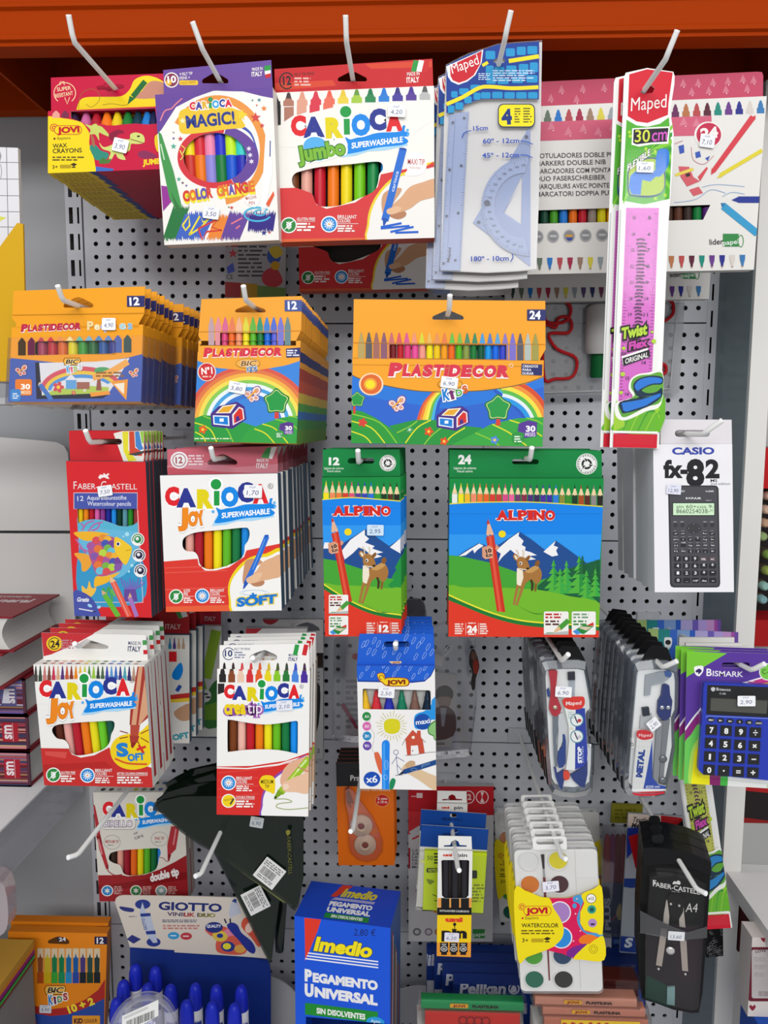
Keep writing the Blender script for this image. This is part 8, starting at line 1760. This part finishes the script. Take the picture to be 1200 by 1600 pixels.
    for x, y in ((665,820),(655,930),(690,1055),(640,1130)): P.el(x, y, 6,6,'f4c8d4', n=8)
    x0 = min(Lx); g.face([(x0,-.0036, L2[0][1]),(x0+.0,.0102, L2[0][1]),(L2[-1][0],.0102, L2[-1][1]),(L2[-1][0],-.0036, L2[-1][1])],'f0d41a')
    done(it, g, 'sleeve','yellow printed card sleeve')
    return it
it = watercolour('watercolour pan set with yellow sleeve, foremost on its hook',[(203,450),(812,450),(860,1508),(252,1508)],.895,'watercolour pan sets')
price(it, 474,730,120,76,'3,70',-.0032,-5,'eceaf4')
copies(it, 6,.0165, NTH('watercolour pan set with yellow sleeve, %s from the front of the stack'), jit=.0008, dz=.0008)
for X_, Y_, lb in ((822,1266,'watercolour pan set against the panel, showing left of the stack'),(886,1268,'watercolour pan set against the panel, showing right of the stack')):
    bq = copies(it, 1,.22, lambda i: lb, names=('tray','lid','sleeve','paint_pan'))[0]
    q0 = on(X_, Y_, 1.17 if X_ < 850 else 1.19); bq.matrix_world = Matrix.Translation(q0-(it.M @ Vector((0,0, it.h)))) @ it.M
hook(868,1312,.9,.035,'white display hook holding the watercolour pan sets', up=.001, out=.008, tx=.003)

# --- black compass case
zAB = Zm(930,1250,.21869)
def blackcase(label, q, d, grp):
    it = It('compass_box', label, 'compass box', q, d, zAB, grp); it.rect = (-1,-1,1,1)
    out = [(338,400),(345,345),(420,338),(560,355),(700,388),(800,428),(832,450),(820,700),(800,1000),(770,1400),(745,1535),(700,1540),(560,1515),(440,1470),(338,1440),(310,1200),(312,900),(330,600)]
    L = it.locs(out); g = G(); g.prism(L, .004,.020, mat('141415',.35)); g.prism(it.locs([(340,400),(345,345),(420,338),(560,355),(700,388),(800,428),(830,450),(825,545),(700,490),(540,455),(345,470)]),0,.004, mat('171719',.4)); g.prism(it.locs(slot(452,300,44,30)),.006,.010, mat('1c1c1e',.4)); done(it, g, 'case','black case with hang tab')
    win = [(385,540),(440,522),(560,528),(700,560),(795,610),(770,1100),(745,1500),(700,1520),(560,1490),(440,1450),(350,1420),(352,1000),(375,700)]
    g = G(); A = it.locs(win, 0); tri_fill(g, it.locs(win, .0038),.0038, mat('221c20',.5)); P = Pr(it, g, .0038, False)
    P.poly([(375,560),(560,545),(790,620),(780,900),(540,890),(370,830)],'0e0e0f'); P.poly([(370,1250),(540,1340),(540,1480),(350,1415)],'16382e'); P.poly([(540,900),(780,910),(750,1300),(600,1300)],'2a1c26')
    P.blob([(552,600),(565,580),(580,585),(590,575),(608,585),(605,605),(580,600)],'e4e2e0',3); P.text('FABER-CASTELL',412,615,748,676,34,'e4e2e0',.01,0, up=(0,-1)); P.text('F',412,612,436,616,42,'e4e2e0',.01, up=(0,-1)); P.text('since 1761',546,656,606,664,12,'b8b6b4',0, up=(0,-1))
    P.text('A4',644,800,728,802,62,'d8d6d4',-.006,.1)
    done(it, g, 'insert','dark inner card with white lettering')
    for nm, pts, c, y in (('compass_head',[(515,700),(540,670),(600,675),(635,710),(628,800),(600,850),(560,852),(530,800)],'1a1817',.001),('compass_leg',[(508,720),(516,720),(530,830),(525,890),(486,878),(490,820)],'b4aca4',.0012),('compass_leg',[(628,720),(634,800),(645,912),(602,905),(600,850),(625,800)],'b4aca4',.0012),('compass_leg',[(470,922),(516,928),(476,1190),(434,1180)],'aa9e96',.0012),('compass_leg',[(606,1005),(652,1005),(664,1225),(622,1220)],'aa9e96',.0012),('lead_box',[(515,1340),(570,1335),(568,1470),(512,1460)],'7a9a9a',.0012)):
        g = G(); g.prism(it.locs(pts, y), y, .0037, mat(c, .4,.2)); done(it, g, nm)
    for X, Y, r in ((540,742,9),(600,754,9),(452,1206,9),(644,1243,9),(537,1076,32)):
        x, z = it.loc(X, Y, .001); rr_ = r*.21869*.00076; g = G(); g.lathe([(rr_, 0),(rr_, .001),(rr_*.5,.0016)], mat('d8d6d4',.3,.5),14,(x, .0012, z),(0,-1,0)); done(it, g, 'compass_screw' if r < 20 else 'thumb_wheel')
    g = G(); B = it.locs([(cx+(560-cx)*.03, cy+(1020-cy)*.03) for cx, cy in win],-.005); CL = clear('ffffff',.03,.0); A = it.locs(win, 0)
    tri_fill(g, B, -.005, CL)
    for i in range(len(A)): j = (i+1) % len(A); g.face([(A[i][0],.003, A[i][1]),(A[j][0],.003, A[j][1]),(B[j][0],-.005, B[j][1]),(B[i][0],-.005, B[i][1])], clear('a0a0a8',.25,.1))
    done(it, g, 'lid','clear curved window')
    g = G(); bl = it.locs([(320,790),(540,900),(660,945),(800,905),(800,985),(640,1000),(520,985),(322,950)],-.006); g.prism(bl, -.006,-.0056, clear('c8c8cc',.1,.03)); done(it, g, 'clasp','clear middle band')
    return it
it = blackcase('black compass box with a clear window, foremost on its hook',[(330,340),(830,400),(745,1530),(300,1450)],.91,'black compass boxes')
price(it, 580,972,118,64,'13,60',-.0065,4,'e4e4e8', False)
copies(it, 2,.022, lambda i: ('black compass box second from the front on its hook','black compass box third from the front on its hook')[i-1], names=('case',), jit=.001, dx=.004)
hook(1057,1338,.915,.065,'white display hook crossing the black compass box', up=.001, out=.012, tx=.006)

# --- second flexible ruler, text marker cards and pen packet behind the black case
it = flexpack('long pack with a yellow green flexible ruler beside the black compass box',[(1048,1130),(1099,1132),(1144,1449),(1096,1453)],1.0,'c4c65a', None, None, '2a86c8',.46)
def qcard(name, label, cat, q, d, th, c, draw, zm=None, grp=None, part='card'):
    it = It(name, label, cat, q, d, zm, grp); g = G(); L = [(-it.w/2,0),(it.w/2,0),(it.w/2, it.h),(-it.w/2, it.h)]; g.prism(L, 0, th, c); P = Pr(it, g, 0, True); draw(P); done(it, g, part); return it
def dr(P):
    P.poly([(235,90),(485,110),(480,190),(230,185)],'d8c8bc'); P.text('Textliner',264,155,412,168,36,'2a2628',.02,.2); P.text('Metallic',258,196,392,204,34,'2a2628',.04,.2); P.poly([(470,110),(640,130),(640,300),(470,250)],'b81c24'); P.poly([(225,200),(440,195),(330,300),(225,420)],'2238a0'); P.poly([(215,420),(330,430),(330,600),(200,560)],'b8bcc8'); P.poly([(200,560),(330,560),(330,640),(200,620)],'1f3f94'); P.poly([(180,640),(330,620),(330,980),(180,960)],'a8b0b8'); P.poly([(170,970),(330,985),(330,1095),(170,1080)],'1f3f94'); P.text('S',205,1050,262,1050,66,'dce4ee',.05,.2)
qcard('highlighter_card','white, blue and red highlighter card behind the black compass box','card',[(240,95),(620,118),(560,1110),(172,1090)],1.08,.004,'a8acb4', dr, zAB)
it = It('folded_card','red and black pointed card leaning beside the black compass box','card',[(240,140),(640,140),(640,500),(240,500)],1.03, zAB); g = G(); L = it.locs([(240,265),(440,205),(625,140),(645,330),(640,520),(290,490)]); g.prism(L, 0,.002,'b8141c'); P = Pr(it, g, 0, False); P.poly([(480,260),(625,145),(645,330),(640,520),(460,510)],'141216'); P.text('ZAN',568,302,650,318,40,'d8d4d4',.03); P.blob([(530,240),(560,225),(572,240),(545,255)],'2a3a8a',3); done(it, g, 'card')
it = It('pen_packet','clear packet of red and violet pens near the panel beside the watercolour sets','pen packet',[(50,215),(225,220),(205,990),(45,960)],1.12, zAB)
for i, c in enumerate(('a83038','8a2a6a','7a1a24','9a2030')):
    X = 88+38*i; x, za = it.loc(X, 250,.008); _, zb_ = it.loc(X, 700,.008); g = G(); g.lathe([(.0058,0),(.0058,(za-zb_)*.7),(.005,(za-zb_)*.9),(.003, za-zb_)], mat(c, .4),12,(x, .009, zb_)); done(it, g, 'felt_pen')
g = G(); L = it.locs([(52,590),(215,600),(200,965),(48,945)]); g.prism(L, 0,.001,'1c3a66'); P = Pr(it, g, 0, False); P.text('PLUS',110,930,104,700,40,'c8d0dc',.05, up=(-1,0)); P.line([(170,800),(120,860)],8,'c83038'); P.blob([(150,800),(180,735),(190,800),(210,830),(170,860)],'c8b87a',3); done(it, g, 'card')
f = G(); f.prism(it.locs([(45,215),(226,220),(206,975),(40,965)]),-.003,.017, clear('d8d8dc',.12,.08)); done(it, f, 'pouch')
qcard('patterned_card','black patterned card corner under the yellow green ruler pack','card',[(790,915),(915,920),(912,1100),(795,1140)],1.05,.003,'161618', lambda P: [P.arc(R.uniform(800,910), R.uniform(925,1120), R.uniform(8,18), R.uniform(8,18),3,0,300,'7a7a7c',10) for R in [random.Random(k) for k in range(26)]], zAB)
qcard('yellow_card','dull yellow packet near the panel above the clear pen packet','card',[(112,22),(345,40),(330,170),(118,165)],1.17,.004,'8a8428', lambda P: P.micro(140,60,300,140,3,'6a641c',3), zAB)
qcard('notebook','dark blue notebook near the panel behind the watercolour sets','notebook',[(958,1395),(975,1395),(975,1515),(956,1515)],1.14,.006,'1c3c84', lambda P: P.micro(959,1440,973,1490,4,'5a7ab4',2))

# --- blue flat boxes, modelling-clay bars, white round cards at the bottom
def pel(P, x, y, k=1.0):
    P.text('Pelikan', x, y, x+72*k, y, 17*k, 'd8dcec',.04,.1)
for k, (xa, xb_, y, d, lb) in enumerate(((667,1000,1488,1.10,'dark blue flat box at the bottom, rearmost of four'),(679,1005,1502,1.07,'dark blue flat box at the bottom, third from the front'),(692,1008,1519,1.04,'dark blue flat box at the bottom, second from the front'),(709,1010,1537,1.01,'dark blue flat box with a white bird badge, foremost of four'))):
    xx0, xx1, z1 = pxx(xa, y, d), pxx(xb_, y, d), pxz(xa, y, d)
    it = Bx('paint_box', lb, 'box', xx0, ZS+.0005, xx1, z1, d, None, 'dark blue flat boxes'); g = G(); g.box((-it.w/2,0,0),(it.w/2,.022, it.h), mat('1b3580',.35)); P = Pr(it, g, 0, True)
    P.rect(xa, y+14, xb_, y+300,'1c3a8c'); P.rect(xa, y+44, xa+14, y+300,'d0d4dc')
    pel(P, xa+9, y+14+k*.5) if k == 3 else pel(P, xa+(4 if k else -30), y+20)
    if k == 3: P.arc(xa+94, y+8,9,9,2.2,0,360,'d8dcec',18); P.blob([(xa+88, y+12),(xa+92, y+3),(xa+97, y+5),(xa+98, y+12),(xa+93, y+14)],'d8dcec',3)
    done(it, g, 'carton')
def bar(label, xa, xb_, yt, yb, d, c, dep, txt=True, grp='wrapped modelling clay bars', strip=False, zbot=None):
    """soft-edged bar of modelling clay in clear wrap"""
    A, B = on(xa, yb, d), on(xb_, yb, d); z1 = on(xa, yt, d).z; z0 = A.z if zbot is None else zbot
    it = Bx('clay_bar', label, 'modelling clay', A.x, z0-ZC, B.x, z1-ZC, d, None, grp); w, h = it.w, it.h; r = min(.005, h*.3)
    prof = []
    for cy, cz, a0 in ((r, h-r, 90),(r, r, 180),(dep-r, r, 270),(dep-r, h-r, 0)): prof += [(cy+r*math.cos(math.radians(a0+t)), cz+r*math.sin(math.radians(a0+t))) for t in (0,30,60,90)]
    g = G(); n = len(prof); V = [(x, y, z) for x in (-w/2, w/2) for y, z in prof]; F = [(i, (i+1) % n, n+(i+1) % n, n+i) for i in range(n)]; g.mesh(V, F, mat(c, .45)); g.face([V[i] for i in range(n)], mat(c, .45)); g.face([V[n+i] for i in reversed(range(n))], mat(c, .45))
    done(it, g, 'clay')
    g = G(); P = Pr(it, g, -.0012, False); P.z = lambda X, Y: (X, Y)
    if txt: P.rect(-w*.22, h*.36,-w*.04, h*.78,'d8a02a',.002); P.text('JOVI',-w*.19, h*.44,-w*.07, h*.44, h*.24,'8a1a1a',.05, up=(0,1)); P.text('PLASTILINA', w*.0, h*.42, w*.26, h*.42, h*.26,'2a1a16',.05, up=(0,1))
    elif strip:
        P.rect(-w*.34, h*.2, w*.42, h*.85,'e8c02a',.001); R = random.Random(2)
        for k in range(9): P.blob([(-w*.3+w*.08*k+R.uniform(-.003,.003)*0+.004*math.cos(a), h*.52+h*.22*math.sin(a)*R.uniform(.6,1.2)) for a in (0,1.2,2.4,3.6,5)],'b83a1a',2)
    else:
        for k in range(4): P.arc(-w*.1+w*.08*k, h*.6, h*.2, h*.2, h*.05,0,360,'7a1414',14)
    done(it, g, 'print')
    g = G(); g.box((-w/2-.004,-.0018,.0002),(w/2+.004, dep+.001, h+.001), clear('ffffff',.05,.0)); done(it, g, 'film_wrap'); return it
zr = on(660,1578,.93).z
b1 = bar('red modelling clay bar under the green one at the bottom',664,812,1578.5,1612,.93,'c42a22',.02, False)
b2 = bar('green modelling clay bar at the bottom of the picture',658,818,1562,1578,.9305,'1c8a50',.016)
b3 = bar('salmon modelling clay bar with a yellow printed strip, nearest',850,1012,1587,1614,.90,'b8705a',.011, False, strip=True)
b4 = bar('salmon modelling clay bar just above the yellow strip one',848,1008,1572,1587,.9005,'bc7a66',.016)
b5 = bar('salmon modelling clay bar, upper one of the right pile',836,995,1557,1571.5,.9015,'c08470',.02)
b6 = bar('dark brown modelling clay bar behind the salmon ones',930,996,1530,1556,1.0,'6a2418',.03, False, zbot=on(930,1572,1.0).z)
for (x0, x1, y, d, nm) in ((652,822,1614,.92,'left'),(838,1016,1616,.895,'right')):
    A = on(x0, y, d); B = on(x1, y, d); g = G(); g.box((A.x, A.y, rz(ZS)+.0005),(B.x, A.y+.05, A.z-.0005), mat('c8c6c4',.6)); o = g.build('clay_box'); tag(o, 'white carton under the %s pile of modelling clay' % ('green and red' if nm == 'left' else 'salmon'),'box')
for cx, cy, rx, d, lb in ((412,1605,68,1.13,'white round card with fine print left of the blue glue box'),(655,1640,86,1.16,'white round card with fine print right of the blue glue box')):
    it = It('round_card', lb, 'card',[(cx-rx, cy-rx*1.15),(cx+rx, cy-rx*1.15),(cx+rx, cy+rx),(cx-rx, cy+rx)], d, None, None); L = it.locs([(cx+rx*math.cos(math.radians(a)), cy+rx*1.15*math.sin(math.radians(a))) for a in range(180,361,10)]); zl = (it.Mi @ Vector((0,0, rz(ZS)+.0005))).z; L += [(L[-1][0], zl),(L[0][0], zl)]
    g = G(); g.prism(L, 0,.003,'d8d8dc'); P = Pr(it, g, 0, False)
    for k in range(8): P.micro(cx-rx*.6+k*6, cy-rx*.5+14*(k % 2), cx-rx*.6+k*6+4, cy+rx*.1,7,'9aa0b0', k, .7,.1)
    done(it, g, 'card')

# --- behind the upper rows, against the panel
it = It('cutter_pack','clear blister of red cookie cutters and a green capped bottle behind the ruler pack','cutter pack',[(846,474),(1072,474),(1058,612),(848,620)],1.19)
g = G(); L = [(-it.w/2,0),(it.w/2,0),(it.w/2, it.h),(-it.w/2, it.h)]; g.prism(L, -.001,.0005, clear('e0e0e2',.10,.22)); done(it, g, 'blister')
g = G(); A = it.locs([(850,466),(1066,466),(1052,608),(852,614)],-.016); n = len(A); g.tube([(x, -.004, z) for x, z in A]+[(A[0][0],-.004, A[0][1])],.0014, clear('ffffff',.3,.3),6); done(it, g, 'blister_rim')
def wire(name, pts, c, y=-.006, rad=.0026):
    g = G(); P_ = spline(pts, 4); L = it.locs(P_, y); g.tube([(x, y, z) for x, z in L]+[(L[0][0], y, L[0][1])], rad, mat(c, .35),8); done(it, g, name)
wire('cookie_cutter',[(850,512),(868,512),(872,498),(885,495),(893,505),(888,520),(858,522),(870,545),(900,560),(895,588),(868,592),(850,590)],'c81c24'); wire('cookie_cutter',[(852,470),(880,470),(892,482),(886,500),(870,505),(852,500)],'c81c24'); wire('cookie_cutter',[(1036,470),(1050,472),(1052,488),(1044,498),(1034,500)],'c81c24'); wire('cookie_cutter',[(1034,570),(1040,572),(1040,582),(1034,584)],'c81c24')
x, z = it.loc(932,590,-.008); _, z1 = it.loc(932,475,-.008); g = G(); H_ = z1-z; g.lathe([(.017, H_*.33),(.019, H_*.4),(.019, H_*.95),(.012, H_)], mat('d4d2d0',.4),20,(x, -.010, z)); done(it, g, 'bottle'); g = G(); g.lathe([(.0095,0),(.0105,.004),(.0105, H_*.33)], mat('146a38',.35),18,(x, -.010, z)); done(it, g, 'bottle_cap','green screw cap')
qcard('craft_card','grey printed card with coloured shapes under the purple pen carton','card',[(353,340),(448,342),(445,463),(351,467)],1.17,.006,'a4a4a8', lambda P: (P.text('12',353,385,372,385,12,'a02a34',.04), P.micro(372,382,420,434,8,'4a4a50',3,.45), P.star(364,396,8,'c04a54'), P.poly([(354,418),(364,410),(367,424),(356,428)],'4a5ab8'), P.el(428,400,11,13,'3a5aa8'), P.blob([(420,390),(434,384),(442,396),(430,404)],'c8b03a',3), P.blob([(412,425),(430,418),(442,440),(425,450),(410,440)],'b8404a',3), P.el(430,415,7,7,'c89a2a'), P.poly([(351,440),(376,442),(376,466),(351,466)],'9a2a2e'), P.poly([(376,442),(402,444),(402,466),(376,466)],'b8902a'), P.poly([(402,446),(446,450),(446,466),(402,466)],'6a8a4a'), P.text('CE',354,436,364,436,7,'3a3a3e',.01)))
CB = clear('e8e8ec',.10,.03)
it = It('clear_bag','clear bag with a magenta pen, left of the blue hooded pen carton','clear bag',[(524,998),(580,998),(576,1160),(520,1156)],1.15); g = G(); g.prism(it.locs([(522,1000),(540,990),(582,995),(580,1160),(520,1156)]),-.004,.008, CB); done(it, g, 'bag'); g = G(); L = it.locs([(541,1022),(580,1020),(578,1152),(532,1148)],.002); g.prism(L, .002,.003,'b4b2b4'); P = Pr(it, g, .002, False); P.el(556,1026,6,5,'a82430'); P.micro(540,1060,570,1140,9,'8a8a90',3); done(it, g, 'card'); g = G(); a_, b_ = it.loc(535,1100,0), it.loc(558,1138,0); g.tube([(a_[0],0, a_[1]),(b_[0],0, b_[1])],[.0035,.002], mat('9a1a4a',.4),10); done(it, g, 'pen','magenta pen')
it = It('clear_bag','clear bag with a grey portrait card, right of the blue hooded pen carton','clear bag',[(676,990),(742,985),(736,1182),(680,1185)],1.15); g = G(); g.prism(it.locs([(660,985),(700,972),(742,985),(744,1100),(734,1180),(670,1186)]),-.004,.008, CB); done(it, g, 'bag')
g = G(); L = it.locs([(672,1048),(714,1055),(706,1168),(668,1166)],.002); g.prism(L, .002,.003,'aaa6a4'); P = Pr(it, g, .002, bbox(L)); P.blob([(680,1085),(685,1074),(698,1071),(708,1080),(706,1092),(696,1090),(682,1092)],'3a342f',3); P.blob([(684,1090),(704,1090),(702,1104),(694,1110),(687,1104)],'8a7468',3); P.blob([(670,1118),(686,1104),(700,1104),(712,1118),(708,1150),(670,1155)],'4a2428',3); P.poly([(688,1106),(698,1106),(694,1135),(690,1135)],'8a8a90'); P.micro(672,1158,704,1166,1,'7a7670',2); done(it, g, 'card')
g = G(); g.prism(it.locs([(672,1018),(694,1026),(690,1042),(670,1034)],-.005),-.005,-.0045,'b8b6ba'); done(it, g, 'price_tag'); g = G(); pts = [it.loc(*p, -.006) for p in ((694,1018),(700,1010),(706,1008),(704,1016),(694,1024))]; g.tube([(x, -.006, z) for x, z in pts],.0008, mat('e8e8ea',.4),6); done(it, g, 'tag_string')
it = It('keyring','small dark keyring charm with a rust body right of the clear bag','keyring',[(732,1012),(750,1012),(746,1078),(736,1078)],1.12); g = G(); L = it.locs(spline([(738,1014),(744,1020),(749,1040),(746,1052),(743,1062),(742,1076),(738,1078),(736,1066),(738,1050),(733,1038),(734,1022)],3)); g.prism(L, 0,.003,'2a2426','b8b8bc'); P = Pr(it, g, 0, False); P.blob([(739,1034),(747,1032),(747,1050),(741,1052)],'8a2a1c',3); P.blob([(737,1018),(744,1020),(744,1030),(737,1030)],'6a4a3a',3); done(it, g, 'charm')
it = It('clear_bag','dark clear bag top between the two deer pencil stacks','clear bag',[(624,938),(662,936),(664,986),(626,988)],1.17); g = G(); g.prism(it.locs(spline([(624,950),(634,938),(652,936),(664,946),(664,990),(626,990)],3)),-.006,.006, clear('6a6a70',.14,.35)); done(it, g, 'bag')

# --- right-hand bay
P0 = on(1136,1362,1.0985); z0 = P0.z; x0 = P0.x+.0335
g = G(); xr2 = on(1135,1362, dz(1135,1362, z0-ZC)).x
g.box((xr_+.0275,-DIST+1.098, z0-.022),(1.2,.028, z0), mat('dcdad8',.5)); g.box((xr2,-DIST+.84, z0-.022),(1.2,-DIST+1.097, z0), mat('e4e2e0',.5)); struct('shelf_right', g)
ze = on(1196,425,1.12).z
g = G(); g.box((xr_+.034,-DIST+1.1, ze-.012),(1.2,.028, ze+.05), mat('8a8a82',.6)); struct('shelf_upper_right', g)
def rb(name, label, cat, xa, ya, xb_, yb, d, dep, c, rough=.5, zbot=None, zm=None):
    A, B = on(xa, yb, d), on(xb_, ya, d); it = Bx(name, label, cat, (A.x if d+dep < 1.09 else max(A.x, xr_+.029)),(A.z if zbot is None else zbot)-ZC, B.x, B.z-ZC, d, zm); g = G(); g.box((-it.w/2,0,0),(it.w/2, dep, it.h), mat(c, rough)); return it, g
it, g = rb('storage_box','pale grey box on the right shelf under the dark red one','box',1158,1288,1260,1338,1.12,.08,'a8a8a6',.5, z0+.0005); zt1 = it.M.translation.z+it.h; done(it, g, 'body')
it, g = rb('storage_box','black box with red edges on top of the pale grey box at the right','box',1160,1228,1260,1284,1.12,.08,'241c1e',.5, zt1+.0005); P = Pr(it, g, 0, True); P.poly([(1150,1225),(1262,1225),(1262,1245),(1150,1234)],'a81c20'); P.poly([(1150,1276),(1262,1290),(1262,1300),(1150,1290)],'8a1a1c'); done(it, g, 'body')
# rack of marker pens lying with their caps towards the room
zc0 = on(1185,1010,1.12).z
it, g = rb('marker_rack','dark red rack beside the right end panel holding the marker pens','rack',1165,970,1290,1010,1.12,.09,'a01418',.4, zc0); 
Ms = it.Mi
zt2 = on(1185,700,1.12).z; top = zt2-it.M.translation.z
g.box((-it.w/2,.06, it.h),(it.w/2,.085, top), mat('1c1416',.5)); g.box((-it.w/2,0, top-.058),(it.w/2,.085, top), mat('b8181c',.4)); done(it, g, 'rack_body')
for k, (X, Y, c) in enumerate(((1199,775,'c8a090'),(1196,797,'c8a894'),(1194,818,'b8947c'),(1190,839,'8aa06a'),(1200,868,'7a9a4a'),(1198,893,'8a9a4a'),(1193,917,'8ab0a8'),(1190,938,'7aa0a4'))):
    A = on(X+4, Y, 1.13); o = bpy.data.objects.new('marker_pen', None); COL.objects.link(o); o.location = A; tag(o, 'marker pen with %s cap lying in the right rack, %s from the top' % (('pink','pale pink','beige','green','olive','light olive','grey green','blue grey')[k], ORD[k] if k else 'first'),'pen','marker pens in the right rack')
    gg = G(); gg.lathe([(.0075,0),(.0085,.004),(.0085,.05)], mat('4a4438',.5),14,(0,.012,0),(0,1,0)); gg.build('barrel', o); gg = G(); gg.lathe([(.004,0),(.0062,.002),(.0065,.014)], mat(c, .4),14,(0,0,0),(0,1,0)); gg.build('cap', o)
# things under the right shelf
zl0 = on(1175,1592,.97).z
it, g = rb('gift_box','white box printed with dark red hearts under the right shelf','box',1168,1468,1290,1588,.97,.034,'d8d0cc',.5)
zAE = Zm(1050,1220,.23734); it.zm = zAE; P = Pr(it, g, 0, True)
P.rect(500,1095,700,1452,'6a1c2c',20); P.rect(525,1112,700,1432,'c4bcbc',14); P.text('LOVE',550,1132,620,1126,18,'5a3a40',.03)
for k in range(3): P.micro(540,1160+50*k, 632,1190+50*k, 3,'a89a9a', k, .4)
P.bars(570,1418,632,1420,0,-34,14,'8a7a7a')
def heart(P, x, y, r, c): P.blob([(x, y-r*.3),(x+r*.5, y-r*.8),(x+r, y-r*.2),(x, y+r),(x-r, y-r*.2),(x-r*.5, y-r*.8)], c, 3)
for x, y in ((470,1145),(495,1210),(488,1370),(530,1492),(605,1040),(445,1260)): heart(P, x, y, 22,'8a2438')
done(it, g, 'carton')
g = G(); zt3 = it.M.translation.z-.0006; A = on(1183,1600,.96); g.box((A.x, -DIST+.955, zt3-.14),(1.2,-DIST+1.01, zt3), mat('1c52b8',.4)); o = g.build('plastic_crate'); tag(o, 'bright blue crate under the white heart box at the right','crate')
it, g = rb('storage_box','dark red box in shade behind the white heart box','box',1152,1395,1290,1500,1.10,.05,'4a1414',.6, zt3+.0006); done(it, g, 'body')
